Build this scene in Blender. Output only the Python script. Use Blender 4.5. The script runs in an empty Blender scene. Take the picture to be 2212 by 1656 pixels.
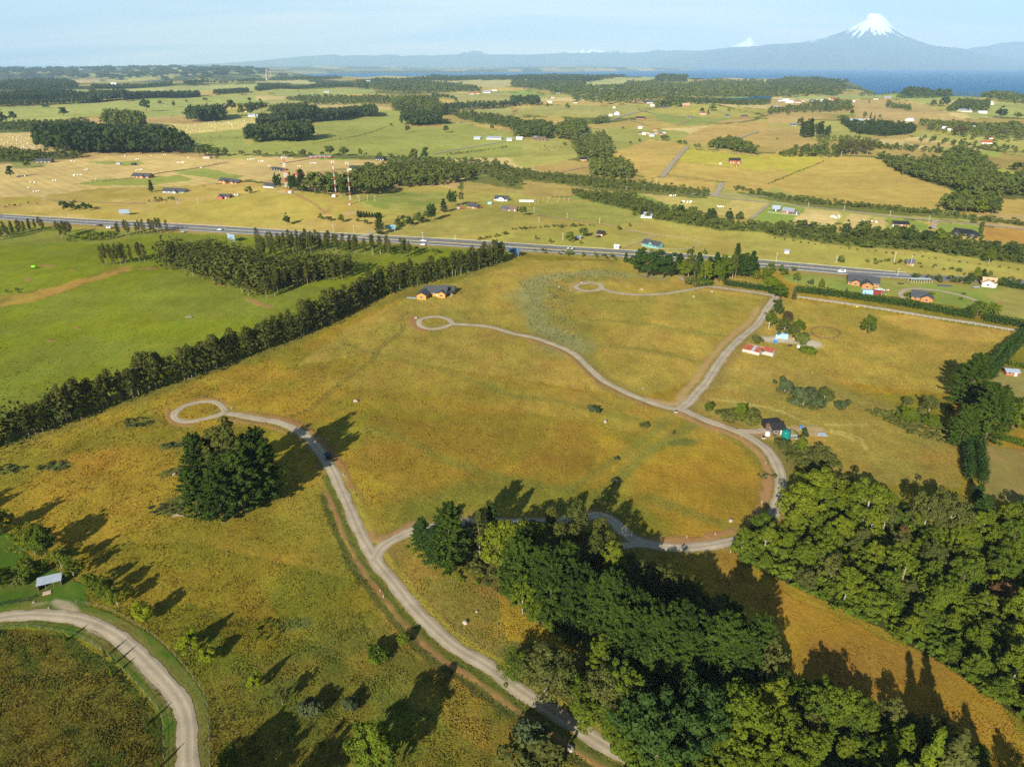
import bpy, math, random
import numpy as np
from mathutils import Vector, Matrix
scene = bpy.context.scene
CAM_H = 135.0
FOC = 1500.0            # focal length in pixels of a 2212 px wide picture
HOR = 134.5             # picture row of the horizon
PITCH = math.atan((828.0 - HOR) / FOC)
cam_data = bpy.data.cameras.new('camera')
cam_data.sensor_fit = 'HORIZONTAL'
cam_data.sensor_width = 36.0
cam_data.lens = 36.0 * FOC / 2212.0
cam_data.clip_start = 1.0
cam_data.clip_end = 200000.0
cam = bpy.data.objects.new('camera', cam_data)
scene.collection.objects.link(cam)
cam.location = (0, 0, CAM_H)
cam.rotation_euler = (math.pi / 2 - PITCH, 0, 0)
scene.camera = cam
SUN_EL = math.radians(24.0)
SUN_AZ = math.radians(180.0 + 24.0)      # clockwise from +Y (straight ahead)
world = bpy.data.worlds.new('World')
scene.world = world
world.use_nodes = True
nt = world.node_tree
nt.nodes.clear()
w_out = nt.nodes.new('ShaderNodeOutputWorld')
w_bg = nt.nodes.new('ShaderNodeBackground')
w_sky = nt.nodes.new('ShaderNodeTexSky')
w_sky.sky_type = 'NISHITA'
w_sky.sun_disc = False
w_sky.sun_elevation = SUN_EL
w_sky.sun_rotation = SUN_AZ
w_sky.altitude = 200.0
w_sky.air_density = 0.5
w_sky.dust_density = 0.3
w_sky.ozone_density = 1.6
w_co = nt.nodes.new('ShaderNodeTexCoord')
w_sep = nt.nodes.new('ShaderNodeSeparateXYZ')
nt.links.new(w_co.outputs['Generated'], w_sep.inputs[0])
w_add = nt.nodes.new('ShaderNodeMath'); w_add.operation = 'ADD'; w_add.inputs[1].default_value = 0.12
w_abs = nt.nodes.new('ShaderNodeMath'); w_abs.operation = 'ABSOLUTE'
nt.links.new(w_sep.outputs[2], w_abs.inputs[0])
nt.links.new(w_abs.outputs[0], w_add.inputs[0])
w_dx = nt.nodes.new('ShaderNodeMath'); w_dx.operation = 'DIVIDE'
w_dy = nt.nodes.new('ShaderNodeMath'); w_dy.operation = 'DIVIDE'
nt.links.new(w_sep.outputs[0], w_dx.inputs[0]); nt.links.new(w_add.outputs[0], w_dx.inputs[1])
nt.links.new(w_sep.outputs[1], w_dy.inputs[0]); nt.links.new(w_add.outputs[0], w_dy.inputs[1])
w_comb = nt.nodes.new('ShaderNodeCombineXYZ')
nt.links.new(w_dx.outputs[0], w_comb.inputs[0]); nt.links.new(w_dy.outputs[0], w_comb.inputs[1])
w_map = nt.nodes.new('ShaderNodeMapping')
w_map.inputs['Rotation'].default_value = (0, 0, math.radians(12))
w_map.inputs['Scale'].default_value = (0.28, 0.85, 1)
nt.links.new(w_comb.outputs[0], w_map.inputs[0])
w_no = nt.nodes.new('ShaderNodeTexNoise')
w_no.inputs['Scale'].default_value = 1.3
w_no.inputs['Detail'].default_value = 5.0
w_no.inputs['Roughness'].default_value = 0.5
w_no.inputs['Distortion'].default_value = 0.5
nt.links.new(w_map.outputs[0], w_no.inputs[0])
w_mr = nt.nodes.new('ShaderNodeMapRange')
w_mr.inputs[1].default_value = 0.36; w_mr.inputs[2].default_value = 0.62
w_mr.inputs[3].default_value = 0.22; w_mr.inputs[4].default_value = 1.0
nt.links.new(w_no.outputs[0], w_mr.inputs[0])
w_mix = nt.nodes.new('ShaderNodeMix'); w_mix.data_type = 'RGBA'
w_el = nt.nodes.new('ShaderNodeMapRange'); w_el.interpolation_type = 'SMOOTHSTEP'
w_el.inputs[1].default_value = 0.05; w_el.inputs[2].default_value = 0.22
w_el.inputs[3].default_value = 1.0; w_el.inputs[4].default_value = 0.0
nt.links.new(w_abs.outputs[0], w_el.inputs[0])
w_mu = nt.nodes.new('ShaderNodeMath'); w_mu.operation = 'MULTIPLY'
nt.links.new(w_mr.outputs[0], w_mu.inputs[0]); nt.links.new(w_el.outputs[0], w_mu.inputs[1])
nt.links.new(w_mu.outputs[0], w_mix.inputs['Factor'])
nt.links.new(w_sky.outputs[0], w_mix.inputs['A'])
w_mix.inputs['B'].default_value = (12.5, 10.6, 8.2, 1)
nt.links.new(w_mix.outputs['Result'], w_bg.inputs['Color'])
w_bg.inputs['Strength'].default_value = 0.05
nt.links.new(w_bg.outputs[0], w_out.inputs['Surface'])
sun_data = bpy.data.lights.new('sun', 'SUN')
sun_data.energy = 5.0
sun_data.angle = math.radians(0.53)
sun_data.color = (1.0, 0.93, 0.80)
sun = bpy.data.objects.new('sun', sun_data)
scene.collection.objects.link(sun)
sd = Vector((math.sin(SUN_AZ) * math.cos(SUN_EL), math.cos(SUN_AZ) * math.cos(SUN_EL), math.sin(SUN_EL)))
sun.rotation_euler = sd.to_track_quat('Z', 'Y').to_euler()
sun.location = (-60, -120, 200)
scene.view_settings.view_transform = 'Standard'
scene.view_settings.look = 'None'
scene.view_settings.gamma = 1.0
scene.view_settings.exposure = 1.12
scene.render.engine = 'CYCLES'
cy = scene.cycles
cy.max_bounces = 5; cy.diffuse_bounces = 2; cy.glossy_bounces = 2; cy.transmission_bounces = 4
cy.volume_bounces = 1; cy.transparent_max_bounces = 4
cy.use_denoising = False
cy.use_adaptive_sampling = False
cy.sample_clamp_indirect = 1.5
rnd = random.Random(7)
rng = np.random.default_rng(7)
R = math.radians
COL = scene.collection
CP, SP = math.cos(PITCH), math.sin(PITCH)
def T(c, r, *pts):
 """points noted on an enlarged tile of the photograph -> full picture coordinates"""
 oy = (0.0, 414.75, 829.5, 1241.5)[r]
 out = [(553.0 * c + x / 3.9927, oy + y / 3.9927) for x, y in pts]
 return out
def project(x, y, z):
 z = z - CAM_H
 d = y * CP - z * SP
 d = np.where(d < 1.0, 1.0, d)
 return 1106.0 + FOC * x / d, 828.0 - FOC * (y * SP + z * CP) / d
def ray(px, py):
 u = (px - 1106.0) / FOC; v = (828.0 - py) / FOC
 return u, CP + v * SP, -SP + v * CP
def plane_pt(px, py, z=0.0):
 dx, dy, dz = ray(px, py)
 k = (z - CAM_H) / dz
 return dx * k, dy * k
def sdf_poly(X, Y, poly):
 """signed distance (negative inside) of points to a closed polygon"""
 d = np.full(X.shape, 1e18); inside = np.zeros(X.shape, bool)
 n = len(poly)
 for i in range(n):
  ax, ay = poly[i]; bx, by = poly[(i + 1) % n]
  ex, ey = bx - ax, by - ay
  t = np.clip(((X - ax) * ex + (Y - ay) * ey) / (ex * ex + ey * ey + 1e-9), 0, 1)
  d = np.minimum(d, (X - ax - ex * t) ** 2 + (Y - ay - ey * t) ** 2)
  c = (ay > Y) != (by > Y)
  with np.errstate(divide='ignore', invalid='ignore'):
   xi = ax + (Y - ay) * ex / (ey if abs(ey) > 1e-9 else 1e-9)
  inside ^= c & (X < xi)
 d = np.sqrt(d)
 return np.where(inside, -d, d)
LAKE_Z = -85.0
edge_px = [(-700, 170), (-200, 176), (200, 178), (430, 177), (500, 174), (560, 170), (640, 167), (760, 165), (900, 165), (1040, 164),
           (1180, 163), (1300, 164), (1420, 167), (1500, 169), (1620, 170), (1700, 170), (1760, 170), (1815, 176), (1822, 180),
           (1790, 186), (1815, 196), (1800, 206), (1850, 206.5), (1935, 204), (1975, 202), (2050, 205), (2140, 210), (2212, 217), (2500, 232), (3200, 260)]
NEAR_LAND = [plane_pt(x, y) for x, y in edge_px] + [(4000, -3000), (-4000, -3000)]
FAR_HEAD = [plane_pt(*p) for p in [(-700, 168), (0, 166), (300, 168), (480, 172), (540, 166), (610, 161), (690, 156.5), (640, 152), (500, 149), (300, 148.5), (0, 149.5), (-700, 150)]]
FAR_STRIP = [plane_pt(*p) for p in [(200, 149), (600, 149.5), (900, 149), (1200, 147), (1500, 145), (1500, 142.5), (1000, 141), (300, 141.5)]]
KNOLLS = [(plane_pt(620, 425), 9.0, 70.0), (plane_pt(740, 450), 5.0, 45.0), (plane_pt(1060, 480), 5.0, 50.0),
          (plane_pt(1450, 235), 14.0, 150.0), (plane_pt(1400, 176), 10.0, 500.0), (plane_pt(1150, 172), 8.0, 600.0), (plane_pt(1250, 250), 7.0, 130.0),
          (plane_pt(180, 590), 2.5, 45.0), (plane_pt(370, 620), 2.5, 50.0), (plane_pt(1100, 590), 2.0, 40.0)]
def undul(x, y):
 d = np.sqrt(x * x + y * y)
 a = 0.35 + np.clip((d - 220) / 1400, 0, 1) * 5.0 + np.clip((d - 2000) / 5000, 0, 1) * 3.0
 k = np.clip(700 / np.maximum(d, 300), 0.25, 1.0)
 s = (np.sin(x * 0.0131 + y * 0.0047 + 0.6) + np.sin(-x * 0.0062 + y * 0.0118 + 2.1)
         + 0.6 * np.sin(x * 0.0213 - y * 0.0152 + 4.0) * k + 0.5 * np.sin(x * 0.0031 + y * 0.0284 + 1.0) * k)
 s2 = 0.10 * np.sin(x * 0.083 + y * 0.031) + 0.10 * np.sin(x * 0.041 - y * 0.092 + 1.3)
 return a * 0.5 * s + s2
def sstep(v):
 v = np.clip(v, 0, 1)
 return v * v * (3 - 2 * v)
def height(x, y):
 x = np.asarray(x, float); y = np.asarray(y, float)
 u = undul(x, y)
 for (c, a, s) in KNOLLS:
  u = u + a * np.exp(-((x - c[0]) ** 2 + (y - c[1]) ** 2) / (2 * s * s))
 d = np.sqrt(x * x + y * y)
 base = LAKE_Z - 25.0
 out = np.array(u)
 far = d > 1800
 if far.any():
  xf, yf, uf = x[far], y[far], u[far]
  w = sstep(0.92 - sdf_poly(xf, yf, NEAR_LAND) / 420.0 + 0.1 * np.sin(xf * 0.004) + 0.1 * np.sin(yf * 0.005))
  hf = base + (uf - base) * w
  vf = d[far] > 6000
  if vf.any():
   xv, yv = xf[vf], yf[vf]
   w2 = sstep(0.5 - sdf_poly(xv, yv, FAR_HEAD) / 1400.0)
   h2 = base + (5 + 26 * np.sin(xv * 0.0011 + 1) * np.sin(yv * 0.0006) + 20 * np.sin(xv * 0.0004 + yv * 0.0009) - base) * w2
   w3 = sstep(0.5 - sdf_poly(xv, yv, FAR_STRIP) / 2500.0)
   h3 = base + (-30 + 25 * np.sin(xv * 0.0007) - base) * w3
   hv = np.maximum(np.maximum(hf[vf], h2), h3)
   hf[vf] = hv
  out[far] = hf
 return out
def hz(x, y):
 return float(height(np.array([x]), np.array([y]))[0])
def ground(px, py):
 """the spot on the terrain seen at a picture point"""
 dx, dy, dz = ray(px, py)
 if py < 232:                       # far country: march along the line of sight to the first hit
  k = np.geomspace(700.0, 14000.0, 260); k = np.where(dz < 0, k, k)
  xs = dx * k; ys = dy * k; gap = CAM_H + dz * k - height(xs, ys)
  hit = np.nonzero(gap < 0)[0]; i = int(hit[0]) if len(hit) else int(np.argmin(gap))
  if i > 0 and len(hit):
   f = gap[i - 1] / (gap[i - 1] - gap[i]); kk = k[i - 1] + (k[i] - k[i - 1]) * f
  else: kk = k[i]
  x, y = dx * kk, dy * kk
  return x, y, hz(x, y)
 z = 0.0
 for i in range(14):
  k = (z - CAM_H) / dz
  z = z * 0.45 + 0.55 * hz(dx * k, dy * k)
 k = (z - CAM_H) / dz
 x, y = dx * k, dy * k
 return x, y, hz(x, y)
def pxm(px, py):
 """metres per picture pixel (across) at a ground point"""
 x, y, z = ground(px, py)
 return (y * CP - (z - CAM_H) * SP) / FOC
def tag(o, label=None, cat=None, group=None, kind=None):
 if label: o['label'] = label
 if cat: o['category'] = cat
 if group: o['group'] = group
 if kind: o['kind'] = kind
 return o
def mesh_np(name, V, Fc, mat=None, smooth=False, nper=None):
 """V (n,3), Fc (m,k) int array"""
 me = bpy.data.meshes.new(name)
 V = np.asarray(V, np.float32); Fc = np.asarray(Fc, np.int32)
 me.vertices.add(len(V)); me.vertices.foreach_set('co', V.ravel())
 m, k = Fc.shape
 me.loops.add(m * k); me.loops.foreach_set('vertex_index', Fc.ravel())
 me.polygons.add(m); me.polygons.foreach_set('loop_start', np.arange(0, m * k, k, dtype=np.int32))
 me.polygons.foreach_set('use_smooth', np.full(m, bool(smooth)))
 if mat is not None:
  me.materials.append(mat)
 me.update(calc_edges=True)
 return me
def mesh_py(name, V, Fc, mat=None, smooth=False):
 me = bpy.data.meshes.new(name)
 me.from_pydata([tuple(v) for v in V], [], [tuple(f) for f in Fc])
 if mat is not None: me.materials.append(mat)
 if smooth:
  me.polygons.foreach_set('use_smooth', [True] * len(me.polygons))
 me.update()
 return me
def link(name, me, parent=None, loc=None, rotz=None, kind=None):
 o = bpy.data.objects.new(name, me)
 COL.objects.link(o)
 if parent is not None: o.parent = parent
 if loc is not None: o.location = loc
 if rotz is not None: o.rotation_euler = (0, 0, rotz)
 if kind: o['kind'] = kind
 return o
def thing(name, label, cat, loc=(0, 0, 0), rotz=0, group=None):
 o = bpy.data.objects.new(name, None)
 COL.objects.link(o)
 o.location = loc; o.rotation_euler = (0, 0, rotz); o.empty_display_size = 0.5
 return tag(o, label, cat, group)
class MB:
 """collects boxes, bars and prisms for one mesh"""
 def __init__(self): self.V = []; self.F = []
 def poly(self, pts):
  b = len(self.V); self.V += [tuple(p) for p in pts]; self.F.append(tuple(range(b, b + len(pts)))); return self
 def box(self, x0, y0, z0, x1, y1, z1):
  b = len(self.V)
  self.V += [(x0, y0, z0), (x1, y0, z0), (x1, y1, z0), (x0, y1, z0), (x0, y0, z1), (x1, y0, z1), (x1, y1, z1), (x0, y1, z1)]
  for f in ((0, 3, 2, 1), (4, 5, 6, 7), (0, 1, 5, 4), (1, 2, 6, 5), (2, 3, 7, 6), (3, 0, 4, 7)):
   self.F.append(tuple(b + i for i in f))
  return self
 def bar(self, a, c, r, n=4, r2=None):
  a = Vector(a); c = Vector(c); r2 = r if r2 is None else r2
  d = (c - a).normalized()
  u = d.cross(Vector((0, 0, 1)) if abs(d.z) < 0.9 else Vector((1, 0, 0))).normalized(); w = d.cross(u)
  b = len(self.V)
  for p, rr in ((a, r), (c, r2)):
   for i in range(n):
    t = 2 * math.pi * (i + 0.5) / n
    self.V.append(tuple(p + (u * math.cos(t) + w * math.sin(t)) * rr))
  for i in range(n):
   j = (i + 1) % n
   self.F.append((b + i, b + n + i, b + n + j, b + j))
  self.F.append(tuple(b + i for i in range(n)))
  self.F.append(tuple(b + n + i for i in reversed(range(n))))
  return self
 def path(self, pts, radii, n=6):
  for i in range(len(pts) - 1):
   self.bar(pts[i], pts[i + 1], radii[i], n, radii[i + 1])
  return self
 def mesh(self, name, mat=None, smooth=False): return mesh_py(name, self.V, self.F, mat, smooth)
 def build(self, name, mat, parent=None, loc=None, rotz=None, kind=None, smooth=False):
  return link(name, self.mesh(name, mat, smooth), parent, loc, rotz, kind)
def new_mat(name):
 m = bpy.data.materials.new(name); m.use_nodes = True
 t = m.node_tree; b = t.nodes['Principled BSDF']
 return m, t, b
def N(t, kind, **kw):
 n = t.nodes.new(kind)
 for k, v in kw.items():
  if k.startswith('i_'):
   key = k[2:]
   n.inputs[int(key) if key.isdigit() else key].default_value = v
  else: setattr(n, k, v)
 return n
def L(t, a, b): t.links.new(a, b)
def simple(name, col, rough=0.8, var=0.25, scale=1.5, bump=0.0, bscale=8.0, metal=0.0, spec=0.3, stretch=None):
 """procedural surface: mottled base colour with optional relief"""
 m, t, b = new_mat(name)
 co = N(t, 'ShaderNodeTexCoord')
 mp = N(t, 'ShaderNodeMapping'); L(t, co.outputs['Object'], mp.inputs[0])
 if stretch: mp.inputs['Scale'].default_value = stretch
 no = N(t, 'ShaderNodeTexNoise', i_Scale=scale, i_Detail=5.0, i_Roughness=0.6)
 L(t, mp.outputs[0], no.inputs[0])
 mr = N(t, 'ShaderNodeMapRange', i_1=0.3, i_2=0.7, i_3=1.0 - var, i_4=1.0 + var); L(t, no.outputs[0], mr.inputs[0])
 mx = N(t, 'ShaderNodeVectorMath', operation='SCALE'); mx.inputs[0].default_value = col[:3]
 L(t, mr.outputs[0], mx.inputs['Scale']); L(t, mx.outputs[0], b.inputs['Base Color'])
 b.inputs['Roughness'].default_value = rough
 b.inputs['Metallic'].default_value = metal
 b.inputs['Specular IOR Level'].default_value = spec
 if bump:
  n2 = N(t, 'ShaderNodeTexNoise', i_Scale=bscale, i_Detail=3.0); L(t, mp.outputs[0], n2.inputs[0])
  bp = N(t, 'ShaderNodeBump', i_Strength=bump, i_Distance=0.1); L(t, n2.outputs[0], bp.inputs['Height'])
  L(t, bp.outputs[0], b.inputs['Normal'])
 return m
def vnoise(x, y, s, seed=0):
 x = x / s + 1000.0; y = y / s + 1000.0
 xi = np.floor(x).astype(np.int64); yi = np.floor(y).astype(np.int64)
 fx = x - xi; fy = y - yi
 fx = fx * fx * (3 - 2 * fx); fy = fy * fy * (3 - 2 * fy)
 def h(a, b):
  n = (a * 374761393 + b * 668265263 + seed * 1442695041) & 0x7fffffff
  n = (n ^ (n >> 13)) * 1274126177 & 0x7fffffff
  return ((n ^ (n >> 16)) & 0xffff) / 65535.0
 return (h(xi, yi) * (1 - fx) * (1 - fy) + h(xi + 1, yi) * fx * (1 - fy)
   + h(xi, yi + 1) * (1 - fx) * fy + h(xi + 1, yi + 1) * fx * fy)
def fbm(x, y, s, o=4, seed=0):
 v = 0; a = 1; t = 0
 for i in range(o):
  v = v + a * vnoise(x, y, s / 2 ** i, seed + i * 17); t += a; a *= 0.55
 return v / t
fine = np.concatenate([np.arange(-62, -50, 0.5), np.arange(-50, 50, 0.148), np.arange(50, 62, 0.5)])
coarse = np.arange(62, 298, 6.0)
az = np.radians(np.concatenate([fine, coarse]))
rows = np.concatenate([[1e9], np.arange(2600, 1700, -60.0), np.arange(1700, 620, -3.1), np.arange(620, 300, -2.0), np.arange(300, 152, -1.0), np.arange(152, 139.0, -1.0)])
def row_r(v):
 if v > 1e8: return 3.0
 a = PITCH + math.atan((v - 828.0) / FOC)
 return CAM_H / math.tan(a) if a < 1.5 else 3.0
rad = np.array([row_r(v) for v in rows])
rad = np.concatenate([rad, [48000.0]])
AZ, RR = np.meshgrid(az, rad)
GX = (RR * np.sin(AZ)); GY = (RR * np.cos(AZ))
GZ = height(GX.ravel(), GY.ravel()).reshape(GX.shape)
nr, na = GX.shape
idx = np.arange(nr * na).reshape(nr, na)
nxt = np.roll(idx, -1, axis=1)
F4 = np.stack([idx[:-1].ravel(), nxt[:-1].ravel(), nxt[1:].ravel(), idx[1:].ravel()], 1)[:, ::-1]
gx = GX.ravel(); gy = GY.ravel(); gz = GZ.ravel()
c0 = len(gx)
gx = np.append(gx, 0.0); gy = np.append(gy, 0.0); gz = np.append(gz, height(np.array([0.0]), np.array([0.0])))
cap = np.stack([nxt[0], idx[0], np.full(na, c0), np.full(na, c0)], 1)
F4 = np.concatenate([F4, cap[:, [0, 1, 2, 3]][:0]])
dist = np.sqrt(gx * gx + gy * gy)
n1 = fbm(gx, gy, 9.0, 3, 3) - 0.5; n2 = fbm(gx, gy, 9.0, 3, 11) - 0.5
wamp = np.clip(dist / 260.0, 0.5, 4.0) * 2.6
UX, UY = project(gx + n1 * wamp, gy + n2 * wamp, gz)      # slightly ragged field edges
PX, PY = project(gx, gy, gz)
def in_poly(X, Y, poly):
 ins = np.zeros(X.shape, bool)
 xs = [p[0] for p in poly]; ys = [p[1] for p in poly]
 c = (X >= min(xs)) & (X <= max(xs)) & (Y >= min(ys)) & (Y <= max(ys))
 ii = np.nonzero(c)[0]
 if len(ii) == 0: return ii
 x = X[ii]; y = Y[ii]; r = np.zeros(len(ii), bool)
 n = len(poly)
 for i in range(n):
  ax, ay = poly[i]; bx, by = poly[(i + 1) % n]
  if ay == by: continue
  r ^= ((ay > y) != (by > y)) & (x < ax + (y - ay) * (bx - ax) / (by - ay))
 return ii[r]
def smooth_line(P, n=8, closed=False):
 P = [np.array(p, float) for p in P]
 m = len(P); out = []
 for i in range(m if closed else m - 1):
  p0 = P[(i - 1) % m] if (closed or i > 0) else P[i] * 2 - P[i + 1]
  p1 = P[i]; p2 = P[(i + 1) % m]
  p3 = P[(i + 2) % m] if (closed or i + 2 < m) else P[-1] * 2 - P[-2]
  for k in range(n):
   t = k / n
   out.append(0.5 * ((2 * p1) + (-p0 + p2) * t + (2 * p0 - 5 * p1 + 4 * p2 - p3) * t * t + (-p0 + 3 * p1 - 3 * p2 + p3) * t ** 3))
 if not closed: out.append(P[-1])
 return [(float(q[0]), float(q[1])) for q in out]
def world_line(P, n=8, closed=False):
 return [ground(*q)[:2] for q in smooth_line(P, n, closed)]
def line_dist(W, reach, closed=False):
 A = np.array(W); lo = A.min(0) - reach; hi = A.max(0) + reach
 ii = np.nonzero((gx > lo[0]) & (gx < hi[0]) & (gy > lo[1]) & (gy < hi[1]))[0]
 x = gx[ii]; y = gy[ii]; d = np.full(len(ii), 1e18)
 n = len(W)
 for i in range(n if closed else n - 1):
  ax, ay = W[i]; bx, by = W[(i + 1) % n]; ex, ey = bx - ax, by - ay
  t = np.clip(((x - ax) * ex + (y - ay) * ey) / (ex * ex + ey * ey + 1e-9), 0, 1)
  d = np.minimum(d, (x - ax - ex * t) ** 2 + (y - ay - ey * t) ** 2)
 return ii, np.sqrt(d)
GOLD = (0.325, 0.215, 0.026); GOLDG = (0.225, 0.185, 0.022); OCHRE = (0.312, 0.185, 0.024); OLIVE = (0.19, 0.16, 0.03)
GREEN = (0.185, 0.205, 0.024); GREENY = (0.24, 0.24, 0.045); LAWN = (0.066, 0.125, 0.012); STRAW = (0.50, 0.38, 0.15); STRAWG = (0.44, 0.31, 0.085)
MEAD = (0.32, 0.295, 0.075); TAN = (0.38, 0.26, 0.10); BUSH = (0.115, 0.130, 0.028); SOIL = (0.30, 0.150, 0.070); MIDG = (0.32, 0.28, 0.06)
WOOD = (0.045, 0.055, 0.020); YEL = (0.40, 0.34, 0.05); BRT = (0.22, 0.27, 0.05); DRY = (0.31, 0.23, 0.065)
cov = np.zeros((len(gx), 3)); tuft = np.ones(len(gx)); mown = np.zeros(len(gx))
A3 = lambda c: np.array(c, float)
def paint(poly, col, tf=None, mw=None, crisp=False, k=1.0, var=None, vs=25.0, seed=0):
 ii = in_poly(PX if crisp else UX, PY if crisp else UY, poly)
 if len(ii) == 0: return ii
 c = A3(col)[None, :]
 if var is not None:
  n = fbm(gx[ii], gy[ii], vs, 4, seed + 5)
  n = sstep((n - 0.38) / 0.26)[:, None]
  c = c * (1 - n) + A3(var)[None, :] * n
 cov[ii] = cov[ii] * (1 - k) + c * k
 if tf is not None: tuft[ii] = tf
 if mw is not None: mown[ii] = mw
 return ii
def stroke(P, width, col, k=1.0, closed=False, soft=0.35, tf=None, n=8, rough=0.5, seed=0, pre=None):
 W = pre or world_line(P, n, closed)
 ii, d = line_dist(W, width * 1.6, closed)
 if len(ii) == 0: return
 w = width * 0.5 * (1 + rough * 2 * (fbm(gx[ii], gy[ii], max(width * 1.2, 2.0), 3, seed + 40) - 0.5))
 a = (np.clip((w * (1 + soft) - d) / (w * soft * 2 + 1e-6), 0, 1) * k)[:, None]
 cov[ii] = cov[ii] * (1 - a) + A3(col)[None, :] * a
 if tf is not None: tuft[ii] = tuft[ii] * (1 - a[:, 0]) + tf * a[:, 0]
big = fbm(gx, gy, 60, 4, 1)[:, None]; s = sstep((big - 0.38) / 0.24)
cov[:] = A3(GOLD) * (1 - s) + A3(GOLDG) * s
def patchwork():
 r2 = np.random.default_rng(5)
 ii = np.nonzero((dist > 600) & (dist < 40000))[0]
 x = gx[ii] + 60 * (fbm(gx[ii], gy[ii], 300, 2, 8) - 0.5); y = gy[ii] + 60 * (fbm(gx[ii], gy[ii], 300, 2, 9) - 0.5)
 th = 0.28; xr = (x * math.cos(th) + y * math.sin(th)); yr = (-x * math.sin(th) + y * math.cos(th))
 for lo, hi, cell in ((600, 1800, 190.0), (1800, 4500, 300.0), (4500, 40000, 700.0)):
  m = (dist[ii] >= lo) & (dist[ii] < hi)
  xs = xr[m] / cell; ys = yr[m] / (cell * 1.0)
  bx = np.floor(xs); by = np.floor(ys); best = np.full(m.sum(), 1e9); sec = np.full(m.sum(), 1e9); who = np.zeros(m.sum(), np.int64)
  for ox in (-1, 0, 1):
   for oy in (-1, 0, 1):
    cx = bx + ox; cyy = by + oy
    hsh = ((cx * 73856093).astype(np.int64) ^ (cyy * 19349663).astype(np.int64)) & 0xffffff
    jx = cx + ((hsh * 7919) % 1009) / 1009.0 * 0.8 + 0.1; jy = cyy + ((hsh * 104729) % 1013) / 1013.0 * 0.8 + 0.1
    dd = np.maximum(np.abs(xs - jx), np.abs(ys - jy)) + 0.25 * (np.abs(xs - jx) + np.abs(ys - jy))
    up = dd < best; sec = np.where(up, best, np.minimum(sec, dd)); who = np.where(up, hsh, who); best = np.where(up, dd, best)
  pal = np.array([MEAD, MEAD, STRAWG, TAN, MIDG, DRY, STRAW, MEAD, BRT, TAN, DRY, BUSH])
  if lo >= 4500: pal = np.array([WOOD, WOOD, WOOD, BUSH, TAN, BUSH, MEAD, WOOD, DRY, WOOD])
  cov[ii[m]] = pal[(who * 31 // 7) % len(pal)]
  ed = (sec - best) * cell
  hedge = (ed < (7.0 if lo < 1800 else 16.0 if lo < 4500 else 60.0))
  cov[ii[m][hedge]] = A3(BUSH) * 0.8
patchwork()
tuft[dist > 600] = 0.4
ROW_P = [(-120, 1010), (20, 960), (125, 922), (183, 901), (263, 868), (331, 845), (386, 825), (436, 808), (488, 788), (563, 760), (608, 743), (656, 725), (756, 675), (828, 640), (929, 610), (1004, 592), (1091, 565)]
paint([(-700, 1240)] + ROW_P + [(1110, 545), (870, 520), (600, 508), (300, 492), (140, 488), (0, 472), (-700, 440)], GREEN, tf=0.55, var=(0.19, 0.215, 0.014), vs=45)
paint(T(0, 1, (-400, 1040), (320, 945), (620, 840), (900, 740), (1160, 670), (1130, 640), (1000, 655), (560, 790), (330, 850), (0, 890), (-400, 900)), OLIVE, tf=0.5, var=(0.36, 0.23, 0.05), vs=18)
paint(T(0, 1, (340, 925), (620, 832), (760, 775), (1100, 670), (1090, 655), (800, 735), (560, 792), (340, 850), (300, 900)), (0.36, 0.22, 0.05), tf=0.5)
paint(T(0, 1, (-300, 480), (500, 440), (900, 450), (1300, 370), (1300, 340), (0, 320), (-300, 330)), GREENY, tf=0.5, k=0.7)
for px, py, a, b in [(105, 574, 20, 3), (158, 582, 9, 2), (63, 603, 10, 4), (112, 735, 9, 2.6), (168, 709, 10, 2.6), (196, 727, 5, 1.5), (320, 580, 20, 3), (475, 615, 9, 3), (548, 651, 18, 7), (570, 658, 22, 4)]:
 paint([(px + a * math.cos(t), py + b * math.sin(t) + 0.25 * a * math.cos(t) * (1 if py > 600 and px > 400 else -0.1)) for t in np.linspace(0, 6.0, 10)], SOIL, k=0.75, tf=0.1)
CENTRE = ROW_P[1:] + [(1110, 555), (1360, 560), (1640, 600), (1700, 640), (2212, 720), (2150, 760), (2060, 850), (2080, 1100), (1700, 1100), (1600, 1200), (1650, 1260), (2300, 1640), (2300, 1900), (-300, 1900), (-300, 1060)]
paint(CENTRE, GOLD, tf=1.0, var=GOLDG, vs=30)
paint([(620, 800), (900, 720), (1150, 750), (1350, 850), (1250, 950), (900, 880), (680, 850)], (0.29, 0.185, 0.028), k=0.4)
paint([(800, 900), (1300, 930), (1280, 1060), (900, 1080), (760, 1000)], (0.24, 0.155, 0.024), k=0.5)
for poly in ([(1390, 950), (1520, 905), (1640, 970), (1660, 1060), (1600, 1130), (1430, 1120), (1360, 1060)], [(1000, 740), (1180, 790), (1300, 850), (1200, 860), (1000, 800)],
             [(1290, 700), (1600, 680), (1560, 780), (1450, 850), (1350, 790), (1280, 750)], [(1800, 690), (2120, 730), (2090, 780), (1930, 760), (1850, 740)], [(1830, 770), (2060, 800), (2040, 860), (1900, 850), (1780, 830)],
             [(350, 1230), (560, 1250), (620, 1380), (560, 1440), (430, 1330)], [(150, 980), (380, 950), (380, 1060), (260, 1120), (160, 1060)]):
 paint(poly, OCHRE, k=0.62, var=GOLD, vs=22, seed=4)
paint([(640, 790), (760, 700), (870, 650), (1110, 560), (1360, 565), (1640, 605), (1700, 645), (2212, 720), (2150, 760), (2060, 850), (1560, 800), (1380, 860), (1000, 800), (800, 760)], (0.40, 0.285, 0.062), k=0.66, var=(0.31, 0.25, 0.050), vs=24, seed=9)
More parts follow.
